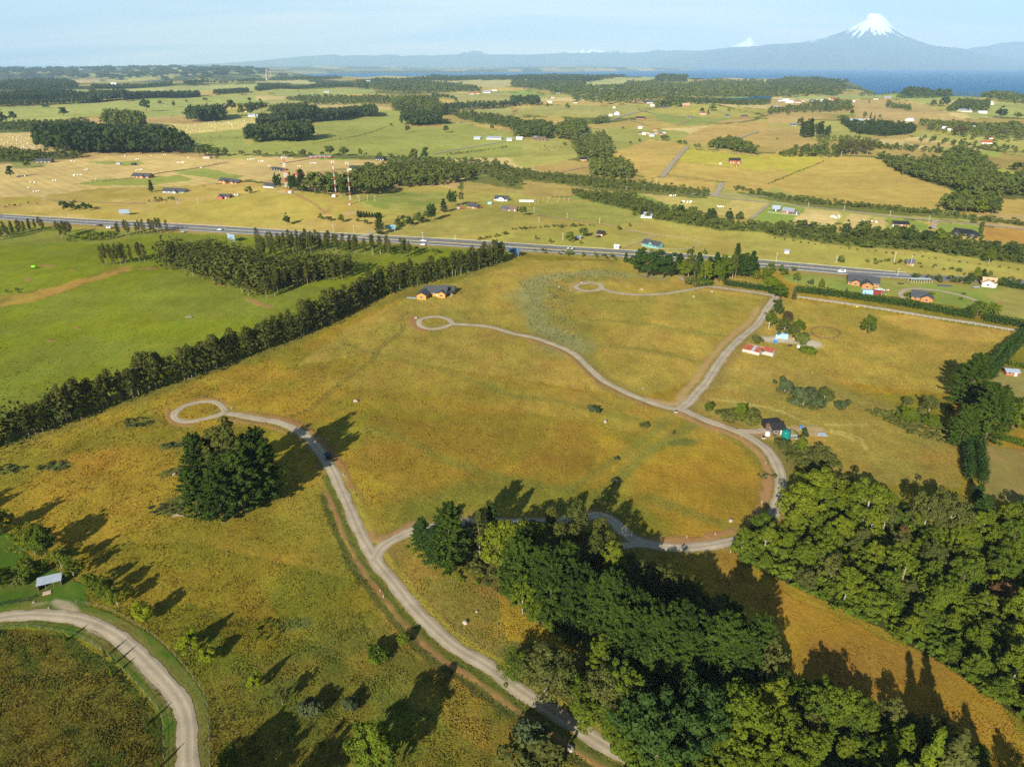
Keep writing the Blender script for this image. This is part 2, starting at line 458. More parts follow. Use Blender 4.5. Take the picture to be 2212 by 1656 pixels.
paint([(820, 760), (1000, 800), (1380, 870), (1600, 940), (1500, 960), (1200, 900), (900, 850), (700, 830)], (0.36, 0.255, 0.050), k=0.5, var=(0.29, 0.225, 0.038), vs=24, seed=10)
for P, w, c, k in [
 ([(740, 740), (830, 770), (960, 800), (1100, 850), (1200, 865), (1300, 890), (1370, 905)], 4, (0.20, 0.185, 0.035), 0.6),
 ([(800, 925), (880, 950), (960, 990), (1040, 1020), (1120, 1040), (1230, 1060)], 4.5, (0.19, 0.18, 0.030), 0.65),
 ([(1520, 905), (1440, 950), (1380, 990), (1310, 1060), (1270, 1090)], 5, (0.17, 0.17, 0.035), 0.7),
 ([(1440, 905), (1390, 950), (1340, 985), (1270, 1030), (1230, 1060)], 4, (0.19, 0.18, 0.035), 0.6),
 ([(1560, 930), (1610, 965), (1640, 985), (1660, 1020)], 5, (0.15, 0.16, 0.03), 0.6),
 ([(1400, 1075), (1470, 1100), (1560, 1130), (1600, 1150)], 5, (0.15, 0.16, 0.03), 0.6),
 ([(1310, 745), (1420, 760), (1520, 785), (1560, 800)], 5, (0.19, 0.185, 0.04), 0.6),
 ([(1270, 700), (1260, 740), (1280, 800), (1340, 850), (1420, 868)], 8, (0.19, 0.18, 0.04), 0.6),
 ([(1270, 690), (1400, 700), (1520, 720), (1650, 735)], 5, (0.19, 0.185, 0.04), 0.6),
 ([(0, 975), (300, 862), (600, 750), (860, 640), (1100, 570)], 9, (0.19, 0.17, 0.03), 0.7),
 ([(900, 1110), (1000, 1070), (1100, 1080), (1300, 1090)], 22, (0.14, 0.165, 0.025), 0.7),
 ([(560, 1480), (700, 1430), (820, 1400), (1000, 1440), (1200, 1560)], 26, (0.17, 0.16, 0.03), 0.7),
 ([(500, 1090), (640, 1070), (720, 1130), (740, 1200)], 20, (0.19, 0.185, 0.028), 0.6),
 ([(1160, 610), (1150, 660), (1180, 710), (1240, 750)], 22, (0.27, 0.26, 0.10), 0.85),
 ([(1180, 600), (1300, 590), (1420, 600)], 12, (0.27, 0.26, 0.10), 0.8),
 ([(1700, 800), (1830, 850), (1950, 900), (2080, 960)], 12, (0.22, 0.20, 0.05), 0.7),
 ([(1660, 960), (1720, 1000), (1700, 1060)], 14, (0.18, 0.17, 0.04), 0.7)]:
 stroke(P, w, c, k, soft=0.6, rough=0.8)
paint([(1560, 800), (1700, 790), (1840, 850), (1960, 900), (2060, 940), (2080, 1050), (1800, 1040), (1700, 960), (1600, 930), (1490, 880)], (0.29, 0.235, 0.055), k=0.75, var=(0.33, 0.22, 0.05), vs=20)
for P in ([(1500, 855), (1660, 880), (1760, 920), (1850, 950)], T(3, 2, (500, 350), (860, 350)), T(3, 2, (550, 400), (780, 460), (850, 560))):
 stroke(P, 1.6, (0.44, 0.36, 0.11), 0.7)
paint(T(3, 3, (20, 60), (200, 190), (500, 310), (800, 430), (950, 545), (1250, 620), (1450, 720), (1700, 900), (2000, 1100), (2130, 1300), (2130, 1900), (1900, 1656), (1400, 1300), (900, 1150), (600, 950), (180, 780), (110, 500)), OCHRE, tf=0.6, var=(0.30, 0.17, 0.03), vs=14)
paint([(1530, 1190), (1600, 1190), (1640, 1260), (1700, 1290), (1690, 1330), (1560, 1290)], (0.30, 0.18, 0.03), k=0.8)
paint([(430, 1480), (700, 1400), (900, 1300), (1080, 1480), (1400, 1656), (1300, 1900), (400, 1900)], (0.21, 0.175, 0.032), k=0.75, var=(0.31, 0.19, 0.035), vs=9)
paint([(840, 1200), (900, 1160), (1060, 1180), (1100, 1420), (1000, 1400), (880, 1290)], (0.19, 0.175, 0.035), k=0.8, var=(0.28, 0.19, 0.04), vs=7)
paint(T(0, 3, (-400, 460), (200, 455), (650, 540), (950, 740), (1200, 1000), (1420, 1250), (1420, 2100), (-400, 2100)), (0.27, 0.17, 0.034), tf=1.5, var=(0.13, 0.13, 0.024), vs=7, k=0.95)
paint(T(0, 3, (-200, 900), (150, 900), (700, 1500), (500, 1900), (-200, 1900)), (0.34, 0.19, 0.035), tf=1.2, var=(0.20, 0.16, 0.03), vs=9, k=0.6)
for q in ([(0, 1180), (420, 1170), (760, 1250), (900, 1420), (1250, 1656), (1200, 1900), (-300, 1900), (-300, 1180)], [(0, 1330), (420, 1300), (700, 1400), (1100, 1656), (1000, 1900), (-300, 1900), (-300, 1330)]):
 ii = in_poly(UX, UY, q); cov[ii] = cov[ii] * np.array([0.76, 0.87, 0.80])      # vignette darkening of the foreground put into the sward colour, with a greener cast
paint(T(0, 3, (-300, 300), (0, 290), (350, 240), (650, 240), (900, 300), (1100, 400), (1300, 510), (1500, 690), (1680, 910), (1770, 1050), (1800, 1300), (1820, 1656), (1820, 2200), (1420, 2200), (1420, 1350), (1400, 1230), (1300, 1080), (1150, 910), (1000, 760), (850, 630), (650, 530), (450, 470), (200, 450), (-300, 480)), LAWN, tf=0.35, crisp=True, var=(0.10, 0.13, 0.02), vs=5)
paint([(-300, 1120), (30, 1150), (60, 1200), (120, 1235), (185, 1262), (195, 1300), (170, 1325), (-300, 1345)], LAWN, tf=0.3, var=(0.10, 0.135, 0.02), vs=6)
paint([(870, 520), (1110, 545), (1640, 585), (2300, 650), (2300, 560), (2212, 555), (1900, 515), (1700, 490), (1560, 470), (1400, 445), (1140, 420), (900, 400), (760, 420), (300, 470), (0, 470), (0, 440), (-500, 440), (-500, 470), (300, 500)], MIDG, tf=0.4, var=(0.33, 0.26, 0.06), vs=50)
paint([(-500, 470), (0, 472), (300, 492), (560, 500), (700, 505), (840, 505), (790, 450), (700, 418), (560, 425), (400, 395), (0, 402), (-500, 400)], (0.33, 0.25, 0.055), tf=0.45, var=(0.38, 0.27, 0.08), vs=40)
paint(T(1, 1, (0, 0), (500, 0), (620, 120), (520, 220), (100, 290), (0, 300)) + T(0, 1, (2208, 290), (1900, 270), (1100, 230), (1150, 190), (1700, 110), (2208, 0)), (0.33, 0.27, 0.055), k=0.8)
paint(T(1, 1, (830, 60), (1200, 0), (1640, 0), (1600, 80), (1450, 200), (1150, 170)), (0.20, 0.235, 0.045), k=0.85, var=(0.28, 0.26, 0.06), vs=20)
paint(T(1, 1, (1250, 330), (1500, 230), (1900, 160), (2208, 170), (2208, 330), (1700, 380), (1350, 400)), (0.27, 0.235, 0.055), k=0.8)
paint(T(2, 1, (150, 120), (700, 80), (1100, 130), (1150, 260), (900, 290), (500, 230), (180, 190)), (0.26, 0.255, 0.055), k=0.9)
paint(T(2, 1, (0, 340), (550, 290), (900, 310), (1200, 380), (880, 480), (0, 450)), (0.28, 0.25, 0.05), k=0.8)
paint(T(2, 1, (1280, 430), (1600, 440), (1480, 500), (1200, 490), (960, 475), (1180, 380)), (0.33, 0.27, 0.06), k=0.8)
paint(T(3, 1, (100, 720), (500, 700), (1100, 745), (1700, 780), (2208, 835), (2600, 880), (2600, 1200), (2208, 1110), (1990, 1060), (1740, 1000), (1100, 900), (250, 800)), BRT, tf=0.25, mw=0.3, var=(0.27, 0.27, 0.06), vs=20)
paint(T(3, 1, (1900, 900), (2050, 830), (2600, 880), (2600, 1180), (1990, 1060)), (0.31, 0.27, 0.07), mw=0.7)
paint(T(3, 1, (930, 1060), (1200, 1060), (1700, 1150), (2180, 1200), (2050, 1300), (1500, 1270), (1100, 1150)), (0.44, 0.28, 0.06), k=0.9, tf=0.8)
paint([(2120, 960), (2300, 990), (2300, 1130), (2200, 1090), (2130, 1075), (2105, 1010)], (0.24, 0.19, 0.055), tf=0.3, var=(0.30, 0.20, 0.07), vs=14)
paint([(2135, 810), (2300, 770), (2300, 900), (2150, 880)], (0.27, 0.23, 0.07), tf=0.3)
for poly, c, mw in [
 ([(1365, 412), (1470, 408), (1665, 438), (1625, 472), (1540, 462), (1440, 440)], (0.42, 0.33, 0.10), 0.9),
 ([(1470, 408), (1590, 425), (1540, 462), (1500, 448)], (0.33, 0.30, 0.07), 0.8),
 ([(1625, 472), (1668, 438), (1742, 450), (1710, 484), (1650, 480)], BRT, 0.2),
 (T(3, 1, (210, 260), (330, 145), (640, 175), (640, 190), (540, 310), (400, 290)), STRAW, 1.0),
 (T(3, 1, (620, 350), (700, 180), (900, 210), (880, 230), (730, 330)), (0.47, 0.35, 0.13), 1.0),
 (T(3, 1, (860, 310), (920, 215), (1020, 225), (1000, 320), (920, 330)), (0.47, 0.36, 0.13), 1.0),
 (T(3, 1, (1000, 320), (1040, 230), (1380, 255), (1370, 340), (1100, 340)), BRT, 0.2),
 (T(3, 1, (1440, 350), (1480, 260), (1840, 290), (1830, 370), (1500, 360)), BRT, 0.1),
 (T(3, 1, (1870, 300), (2600, 360), (2600, 470), (2100, 440), (1860, 440)), (0.37, 0.21, 0.05), 0.1),
 (T(3, 1, (0, -60), (240, 20), (700, 80), (1500, 165), (1600, 40), (1560, -90), (900, -240), (200, -300)), (0.41, 0.29, 0.075), 0.6),
 (T(3, 1, (1640, 190), (1980, 185), (2600, 230), (2600, 60), (1990, 20), (1600, 60)), (0.38, 0.27, 0.07), 0.2),
 (T(3, 0, (-40, 1320), (620, 1340), (960, 1370), (1040, 1440), (1180, 1520), (1600, 1660), (1560, 1800), (600, 1760), (0, 1600), (-100, 1500)), (0.42, 0.30, 0.075), 0.7),
 (T(3, 0, (-20, 1330), (480, 1350), (380, 1430), (210, 1500), (0, 1430)), YEL, 0.0),
 (T(2, 0, (1500, 1280), (2208, 1350), (2208, 1480), (1430, 1390)), YEL, 0.1),
 (T(2, 0, (1440, 1400), (2208, 1480), (2300, 1580), (1900, 1570), (1340, 1500)), (0.44, 0.31, 0.08), 0.6),
 (T(2, 0, (830, 1340), (1000, 1265), (1180, 1205), (1500, 1245), (1400, 1360), (1300, 1500), (1180, 1550), (1050, 1460)), (0.43, 0.30, 0.08), 0.5),
 (T(2, 0, (1180, 1550), (1330, 1520), (1750, 1570), (1750, 1650), (1240, 1620)), (0.43, 0.30, 0.08), 0.3),
 (T(2, 0, (1780, 1590), (1920, 1570), (2300, 1560), (2208, 1640), (1900, 1650)), (0.43, 0.30, 0.08), 0.3),
 (T(2, 0, (130, 1450), (400, 1380), (720, 1400), (650, 1500), (300, 1490)), (0.36, 0.25, 0.08), 0.2),
 (T(2, 0, (150, 1570), (660, 1600), (640, 1640), (200, 1600)), (0.36, 0.26, 0.08), 0.2),
 (T(2, 0, (60, 1020), (400, 1000), (620, 1090), (1000, 1040), (1500, 1000), (1800, 1000), (1640, 1090), (1400, 1110), (900, 1110), (500, 1080), (150, 1090)), (0.36, 0.27, 0.075), 0.2),
 (T(2, 0, (0, 1040), (60, 930), (500, 900), (1100, 930), (1000, 1020), (600, 1000), (100, 990)), (0.31, 0.28, 0.08), 0.3),
 (T(2, 0, (820, 1100), (1000, 1110), (1500, 1130), (1560, 1190), (1200, 1200), (980, 1280), (830, 1330)), (0.28, 0.27, 0.065), 0.2),
 (T(2, 0, (1480, 1190), (1700, 1080), (2208, 1040), (2208, 1260), (1800, 1240), (1560, 1270)), (0.41, 0.28, 0.085), 0.2),
 (T(2, 0, (200, 1200), (480, 1190), (580, 1350), (400, 1400), (100, 1450), (0, 1400), (0, 1230)), MEAD, 0.1),
 (T(2, 0, (600, 720), (820, 680), (1200, 660), (1290, 665), (1150, 700), (820, 740), (640, 740)), (0.34, 0.33, 0.12), 0.0),
 (T(2, 0, (640, 740), (920, 760), (900, 780), (700, 770)), (0.40, 0.32, 0.12), 0.0),
 (T(2, 0, (1480, 670), (1610, 700), (1600, 720), (1510, 715)), (0.36, 0.32, 0.11), 0.0),
 (T(2, 0, (1290, 735), (1470, 725), (1440, 755), (1300, 760)), (0.34, 0.32, 0.12), 0.0),
 (T(2, 0, (1780, 665), (2208, 660), (2208, 700), (1900, 690)), (0.38, 0.32, 0.14), 0.0),
 (T(2, 0, (1200, 520 + 430), (1380, 1000), (1650, 1010), (1900, 1030), (1500, 1090), (1250, 1040)), (0.24, 0.26, 0.06), 0.0)]:
 paint(poly, c, tf=0.25, mw=mw)
for poly, c in [
 (T(3, 0, (0, 850), (560, 880), (1000, 850), (1400, 920), (1700, 1040), (1400, 1040), (900, 960), (560, 980), (0, 960)), (0.38, 0.27, 0.10)),
 (T(3, 0, (200, 830), (560, 820), (1100, 820), (1100, 845), (600, 850), (240, 860)), (0.28, 0.30, 0.09)),
 (T(3, 0, (1170, 850), (1560, 845), (1450, 900), (1300, 890)), (0.33, 0.33, 0.09)),
 (T(3, 0, (1600, 840), (2208, 900), (2208, 1000), (1950, 1020), (1800, 960)), (0.29, 0.30, 0.08)),
 (T(3, 0, (1700, 970), (1900, 980), (1880, 1010), (1760, 1030)), (0.31, 0.31, 0.09)),
 (T(3, 0, (0, 960), (560, 990), (280, 1060), (0, 1080)), (0.40, 0.28, 0.10)),
 (T(3, 0, (0, 1080), (250, 1110), (480, 1250), (200, 1270), (0, 1260)), (0.38, 0.27, 0.085)),
 (T(3, 0, (780, 920), (1100, 960), (1300, 1010), (1400, 1060), (1000, 1060), (760, 1020)), (0.40, 0.28, 0.11)),
 (T(3, 0, (960, 1300), (1150, 1270), (1560, 1310), (1500, 1360), (1280, 1390), (1000, 1340)), (0.36, 0.26, 0.08)),
 (T(3, 0, (1260, 1180), (1330, 1110), (1450, 1170), (1760, 1230), (1700, 1250), (1400, 1200)), (0.30, 0.28, 0.08)),
 (T(3, 0, (1180, 1220), (1500, 1230), (1700, 1260), (1600, 1280), (1200, 1240)), (0.38, 0.28, 0.09)),
 (T(3, 0, (1480, 1270), (2000, 1310), (2000, 1350), (1560, 1310)), (0.27, 0.31, 0.06)),
 (T(3, 0, (1900, 1430), (2208, 1500), (2300, 1590), (2000, 1510)), (0.31, 0.33, 0.05)),
 (T(3, 0, (1700, 1060), (2208, 1080), (2208, 1200), (1800, 1180)), (0.16, 0.17, 0.05)),
 (T(3, 0, (840, 1180), (1240, 1150), (1200, 1200), (880, 1200)), (0.36, 0.26, 0.085))]:
 paint(poly, c, tf=0.2)
for poly, c, mw in [
 (T(0, 0, (-300, 1150), (350, 1140), (1300, 1150), (1300, 1290), (360, 1310), (-300, 1320)), (0.46, 0.34, 0.13), 0.6),
 (T(0, 0, (-300, 1440), (160, 1420), (480, 1390), (1000, 1350), (1420, 1330), (1750, 1370), (2300, 1370), (2300, 1530), (1700, 1600), (900, 1620), (300, 1700), (-300, 1700)), (0.48, 0.35, 0.13), 0.8),
 (T(0, 0, (750, 1395), (1200, 1385), (1240, 1410), (1120, 1430), (850, 1410)), (0.25, 0.26, 0.06), 0.0),
 (T(0, 0, (1500, 1480), (1750, 1450), (2100, 1520), (1980, 1560), (1560, 1500)), (0.25, 0.27, 0.06), 0.0),
 (T(0, 0, (640, 1590), (860, 1540), (1100, 1540), (1560, 1510), (1680, 1550), (1300, 1600), (800, 1600)), (0.25, 0.26, 0.055), 0.0),
 (T(0, 0, (80, 1410), (420, 1400), (380, 1440), (120, 1450)), (0.22, 0.22, 0.06), 0.0),
 (T(1, 0, (-20, 1350), (500, 1350), (1050, 1370), (1100, 1400), (900, 1420), (450, 1510), (0, 1560)), (0.47, 0.34, 0.13), 0.7),
 (T(1, 0, (520, 1355), (1010, 1360), (900, 1380), (550, 1380)), (0.25, 0.29, 0.06), 0.0),
 (T(0, 0, (1250, 1050), (1640, 1070), (1940, 1050), (2208, 1010), (2700, 1000), (2600, 1100), (2100, 1110), (1340, 1180), (1250, 1130)), (0.46, 0.37, 0.12), 0.5),
 (T(0, 0, (1230, 1000), (1600, 1000), (1560, 1030), (1260, 1045)), (0.38, 0.26, 0.11), 0.0),
 (T(0, 0, (1340, 1190), (2100, 1110), (2100, 1250), (2300, 1250), (2300, 1320), (1720, 1300), (1620, 1310)), (0.25, 0.265, 0.065), 0.0),
 (T(0, 0, (-300, 940), (480, 905), (1150, 870), (1700, 840), (2208, 810), (2208, 880), (1940, 900), (1700, 930), (1600, 990), (1250, 1020), (800, 1000), (300, 1050), (-300, 1060)), (0.30, 0.31, 0.085), 0.2),
 (T(0, 0, (-300, 800), (200, 790), (950, 765), (1500, 745), (2208, 725), (2208, 790), (1600, 790), (800, 780), (-300, 840)), (0.33, 0.33, 0.11), 0.0),
 (T(1, 0, (-60, 1250), (480, 1090), (550, 1050), (900, 1010), (1050, 950), (1270, 960), (1300, 1090), (1600, 1100), (1760, 1060), (2000, 1110), (2300, 1150), (2300, 1360), (1560, 1360), (900, 1340), (0, 1340)), (0.265, 0.27, 0.062), 0.1),
 (T(1, 0, (1620, 960), (2208, 930), (2208, 990), (1800, 1000)), (0.32, 0.30, 0.09), 0.1),
 (T(1, 0, (320, 880), (900, 900), (1200, 930), (1180, 950), (500, 950)), (0.42, 0.32, 0.12), 0.1),
 (T(1, 0, (100, 860), (400, 860), (500, 930), (120, 930)), (0.34, 0.31, 0.10), 0.1),
 (T(1, 0, (100, 790), (700, 770), (1000, 760), (1040, 800), (600, 820), (250, 830)), (0.28, 0.30, 0.09), 0.1),
 (T(1, 0, (1620, 800), (2208, 800), (2208, 860), (1900, 890), (1740, 860)), (0.31, 0.28, 0.09), 0.1),
 (T(1, 0, (1500, 700), (2208, 690), (2208, 740), (2100, 760), (1700, 740)), (0.38, 0.33, 0.13), 0.1),
 (T(1, 0, (0, 700), (430, 690), (540, 730), (200, 720), (0, 740)), (0.38, 0.34, 0.13), 0.1),
 (T(1, 0, (700, 655), (1000, 650), (1500, 660), (1500, 680), (800, 675)), (0.36, 0.32, 0.14), 0.0)]:
 paint(poly, c, tf=0.3, mw=mw)
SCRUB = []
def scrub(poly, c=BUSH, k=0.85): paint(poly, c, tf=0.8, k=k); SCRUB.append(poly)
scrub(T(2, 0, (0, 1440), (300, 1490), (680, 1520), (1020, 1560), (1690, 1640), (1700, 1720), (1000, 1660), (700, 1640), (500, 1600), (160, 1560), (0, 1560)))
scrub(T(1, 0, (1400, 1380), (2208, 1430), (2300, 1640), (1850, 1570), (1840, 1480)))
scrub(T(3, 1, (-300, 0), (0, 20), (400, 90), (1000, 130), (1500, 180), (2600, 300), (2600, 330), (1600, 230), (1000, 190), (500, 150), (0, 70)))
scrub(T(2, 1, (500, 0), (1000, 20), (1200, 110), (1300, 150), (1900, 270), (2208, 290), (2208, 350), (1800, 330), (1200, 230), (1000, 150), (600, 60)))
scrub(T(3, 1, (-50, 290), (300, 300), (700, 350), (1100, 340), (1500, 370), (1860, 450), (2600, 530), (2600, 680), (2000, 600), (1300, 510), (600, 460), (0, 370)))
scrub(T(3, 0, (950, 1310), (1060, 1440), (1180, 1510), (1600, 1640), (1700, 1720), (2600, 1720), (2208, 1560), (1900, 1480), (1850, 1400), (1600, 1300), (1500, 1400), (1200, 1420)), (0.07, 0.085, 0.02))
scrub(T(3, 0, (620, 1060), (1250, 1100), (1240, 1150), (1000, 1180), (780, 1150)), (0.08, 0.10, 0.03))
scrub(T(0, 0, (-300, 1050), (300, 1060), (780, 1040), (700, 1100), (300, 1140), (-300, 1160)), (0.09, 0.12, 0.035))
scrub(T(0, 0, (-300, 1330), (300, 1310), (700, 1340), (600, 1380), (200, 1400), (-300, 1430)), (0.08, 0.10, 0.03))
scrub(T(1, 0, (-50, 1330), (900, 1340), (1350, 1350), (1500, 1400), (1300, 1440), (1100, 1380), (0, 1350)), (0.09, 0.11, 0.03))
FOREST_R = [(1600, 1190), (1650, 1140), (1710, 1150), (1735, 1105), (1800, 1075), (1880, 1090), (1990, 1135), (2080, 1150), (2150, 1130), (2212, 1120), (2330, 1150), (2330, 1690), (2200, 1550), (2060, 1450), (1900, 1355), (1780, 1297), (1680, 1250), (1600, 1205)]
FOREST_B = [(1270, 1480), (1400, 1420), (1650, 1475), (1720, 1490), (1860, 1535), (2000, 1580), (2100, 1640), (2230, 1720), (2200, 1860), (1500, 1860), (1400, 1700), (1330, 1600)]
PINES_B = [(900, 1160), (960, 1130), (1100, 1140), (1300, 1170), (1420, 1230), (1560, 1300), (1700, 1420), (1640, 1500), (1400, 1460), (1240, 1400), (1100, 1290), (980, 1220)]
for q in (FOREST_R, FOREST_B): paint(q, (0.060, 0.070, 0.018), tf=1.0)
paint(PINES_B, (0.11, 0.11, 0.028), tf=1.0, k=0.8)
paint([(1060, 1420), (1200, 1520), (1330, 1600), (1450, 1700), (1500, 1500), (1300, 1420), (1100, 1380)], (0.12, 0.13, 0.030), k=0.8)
for px, py in [(115, 1006), (20, 1012), (1470, 955), (300, 915), (370, 960), (380, 1018), (640, 1345), (120, 1005), (390, 1080), (370, 1100)]:
 stroke([(px - 16, py + 3), (px, py), (px + 18, py - 2)], 4.5, (0.10, 0.12, 0.03), 0.8, rough=1.0)
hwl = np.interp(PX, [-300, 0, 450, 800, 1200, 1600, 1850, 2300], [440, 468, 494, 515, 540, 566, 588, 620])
fb = (PY < hwl) & (dist > 300); cov[fb] = np.clip(cov[fb] * np.array([1.20, 1.20, 1.22]), 0, 0.62)  # vignette and haze brightness put into the ground colour beyond the highway
m1 = fbm(gx, gy, 14.0, 3, 21); m2 = fbm(gx, gy, 90.0, 3, 23)
cov *= (0.80 + 0.40 * m1)[:, None] * (0.86 + 0.28 * m2)[:, None]
ROADS = []   # name, line, width, kind, closed
def road(line, width, name='gravel_road', mat='gravel', closed=False, n=8): ROADS.append((name, line, width, mat, closed, n))
MAIN = [(1700, 1830), (1560, 1740), (1400, 1656)] + T(2, 3, (820, 1480), (500, 1270), (200, 1080), (20, 960)) + T(1, 3, (2000, 790), (1700, 610), (1400, 330), (1180, 60)) + T(1, 2, (1060, 1560), (980, 1430), (900, 1290), (820, 1100), (740, 920), (680, 780), (620, 680), (520, 540), (430, 450), (300, 370), (150, 320), (0, 296)) + T(0, 2, (2100, 275), (1960, 252))
LOOP1 = T(0, 2, (1945, 240), (1900, 180), (1820, 150), (1700, 158), (1590, 190), (1515, 240), (1505, 285), (1550, 315), (1640, 322), (1750, 300), (1860, 275))
EAST = T(1, 2, (1010, 1520), (1090, 1400), (1200, 1330), (1350, 1265), (1560, 1220), (1750, 1190), (1950, 1180), (2200, 1190)) + T(2, 2, (250, 1190), (500, 1170), (720, 1130), (850, 1170), (950, 1260), (1050, 1340), (1200, 1385), (1450, 1410), (1650, 1400), (1900, 1350), (2060, 1300), (2160, 1240), (2208, 1200)) + T(3, 2, (20, 1150), (70, 1060), (105, 930), (105, 800), (75, 700), (20, 600)) + T(2, 2, (2160, 530), (2040, 450), (1900, 390), (1700, 320), (1560, 260), (1490, 225))
EAST2 = T(2, 2, (860, 1410), (980, 1390), (1100, 1375))
LOOPR = T(2, 2, (1490, 225), (1350, 205), (1200, 160), (1050, 100), (900, 30)) + T(2, 1, (770, 1610), (640, 1490), (540, 1400), (400, 1330), (200, 1260), (0, 1218)) + T(1, 1, (2050, 1170), (1900, 1150), (1700, 1138))
LOOP2 = T(1, 1, (1700, 1138), (1660, 1100), (1590, 1078), (1510, 1078), (1430, 1095), (1405, 1125), (1425, 1160), (1500, 1182), (1590, 1175), (1650, 1155))
NORTH = T(2, 2, (1450, 215), (1530, 150), (1600, 70), (1680, -20)) + T(2, 1, (1800, 1450), (1930, 1300), (2060, 1190), (2140, 1110), (2200, 1000)) + T(3, 1, (60, 915), (40, 890)) + T(2, 1, (2208, 885), (2100, 868), (1900, 840), (1690, 812))
LOOP3L = T(2, 1, (1690, 812), (1500, 850), (1300, 880), (1080, 888), (900, 870), (770, 835))
LOOP3 = T(2, 1, (770, 835), (765, 805), (700, 787), (640, 787), (575, 800), (553, 820), (580, 842), (650, 855), (720, 850))
LANE = T(3, 1, (250, 900), (500, 935), (850, 985), (1200, 1040), (1500, 1090), (1750, 1125), (1950, 1160), (2208, 1205), (2500, 1270))
YARDR = T(0, 3, (-300, 440), (0, 372), (200, 348), (400, 350), (650, 376), (850, 440), (1000, 520), (1150, 640), (1300, 790), (1450, 950), (1540, 1070), (1600, 1200), (1622, 1350), (1622, 1500), (1625, 1656), (1640, 1900))
HWY = [(-300, 445), (0, 471), (150, 481), (300, 489), (450, 498), (600, 507), (800, 519), (1000, 531), (1200, 544), (1400, 556), (1600, 571), (1750, 583), (1850, 592)] + T(3, 1, (1300, 740), (1700, 760), (2300, 800))
HWY2 = [(-300, 438), (0, 466), (150, 475), (300, 483), (450, 491), (600, 500), (800, 511), (1000, 522), (1200, 535), (1400, 547), (1600, 562), (1750, 575), (1850, 584)] + T(3, 1, (1300, 725), (1700, 745), (2300, 780))
LANE2 = T(2, 0, (2208, 1700)) + T(2, 1, (1500, 12), (1700, 30), (1900, 60), (2208, 90)) + T(3, 1, (200, 115), (600, 155), (1000, 205), (1420, 245), (1900, 290), (2300, 330))
for P, w in ((MAIN, 5.0), (EAST, 5.0), (LOOPR, 4.2), (NORTH, 5.2), (YARDR, 5.2)):
 stroke(P, w * (1.35 if P is YARDR else 2.1), (0.22, 0.16, 0.05), 0.6, tf=0.6, rough=0.7)
def offset_line(P, off, n=8):
 W = world_line(P, n); out = []
 for i in range(len(W)):
  a = W[max(i - 1, 0)]; b = W[min(i + 1, len(W) - 1)]
  dx, dy = b[0] - a[0], b[1] - a[1]; l = math.hypot(dx, dy) or 1
  out.append((W[i][0] + dy / l * off, W[i][1] - dx / l * off))
 return out
stroke(None, 2.2, SOIL, 0.85, pre=offset_line(MAIN[2:16], -4.6), rough=0.9, tf=0.2)
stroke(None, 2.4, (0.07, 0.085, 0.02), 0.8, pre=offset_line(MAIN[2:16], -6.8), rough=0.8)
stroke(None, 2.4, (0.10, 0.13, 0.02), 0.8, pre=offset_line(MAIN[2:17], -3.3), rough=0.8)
stroke(None, 1.6, (0.36, 0.30, 0.04), 0.7, pre=offset_line(MAIN[2:17], 3.4), rough=0.8)
stroke(None, 2.0, SOIL, 0.8, pre=offset_line(MAIN[15:24], 3.6), rough=0.9, tf=0.2)
stroke(None, 1.8, SOIL, 0.7, pre=offset_line(MAIN[20:26], -4.0), rough=0.9, tf=0.2)
stroke(None, 1.8, SOIL, 0.8, pre=offset_line(LOOPR[2:10], -3.4), rough=0.9, tf=0.2)
stroke(None, 3.0, (0.36, 0.20, 0.09), 0.9, pre=offset_line(EAST[19:], -4.2), rough=0.8, tf=0.2)
stroke(None, 3.0, (0.40, 0.26, 0.11), 0.95, pre=offset_line(NORTH[1:9], -5.2), rough=0.6, tf=0.2)
stroke(T(2, 2, (1200, 1340), (1400, 1360), (1650, 1330), (1870, 1270)), 4.0, (0.33, 0.18, 0.08), 0.85, rough=0.9, tf=0.2)
stroke(T(1, 2, (960, 1290), (1010, 1340), (1120, 1320), (1250, 1260), (1350, 1200)), 3.6, (0.34, 0.19, 0.085), 0.9, rough=0.9, tf=0.2)
stroke(T(2, 2, (1180, 130), (1300, 160), (1420, 165), (1500, 120)), 4.0, (0.42, 0.28, 0.13), 0.9, rough=0.8, tf=0.2)
stroke(T(0, 2, (1450, 215), (1460, 290), (1520, 335), (1640, 345)), 2.6, SOIL, 0.85, rough=0.8, tf=0.2)
stroke(T(0, 2, (1560, 190), (1700, 130), (1840, 125), (1950, 170), (2010, 190)), 2.2, SOIL, 0.7, rough=0.9, tf=0.2)
stroke(T(1, 1, (1370, 1080), (1350, 1120), (1380, 1170), (1450, 1195)), 4.0, SOIL, 0.9, rough=0.7, tf=0.2)
stroke(T(2, 1, (540, 780), (510, 820), (540, 850), (620, 868)), 3.0, (0.40, 0.27, 0.10), 0.85, rough=0.7, tf=0.2)
stroke(T(2, 1, (560, 775), (680, 768), (790, 790)), 3.0, (0.40, 0.27, 0.10), 0.8, rough=0.7, tf=0.2)
stroke(T(1, 1, (330, 10), (450, 70), (540, 130), (600, 190)), 3.5, (0.34, 0.18, 0.09), 0.8, rough=0.9)
stroke(T(1, 1, (650, 130), (610, 180)), 3.0, (0.34, 0.18, 0.09), 0.8, rough=0.9)
stroke(T(1, 1, (770, 195), (830, 175), (880, 190)), 6.0, (0.44, 0.31, 0.16), 0.9, rough=0.6)
stroke(T(1, 1, (1100, 190), (1280, 205)), 3.0, (0.34, 0.18, 0.09), 0.8)
stroke(T(1, 1, (1380, 330), (1440, 300), (1520, 290)), 4.0, (0.36, 0.19, 0.08), 0.6)
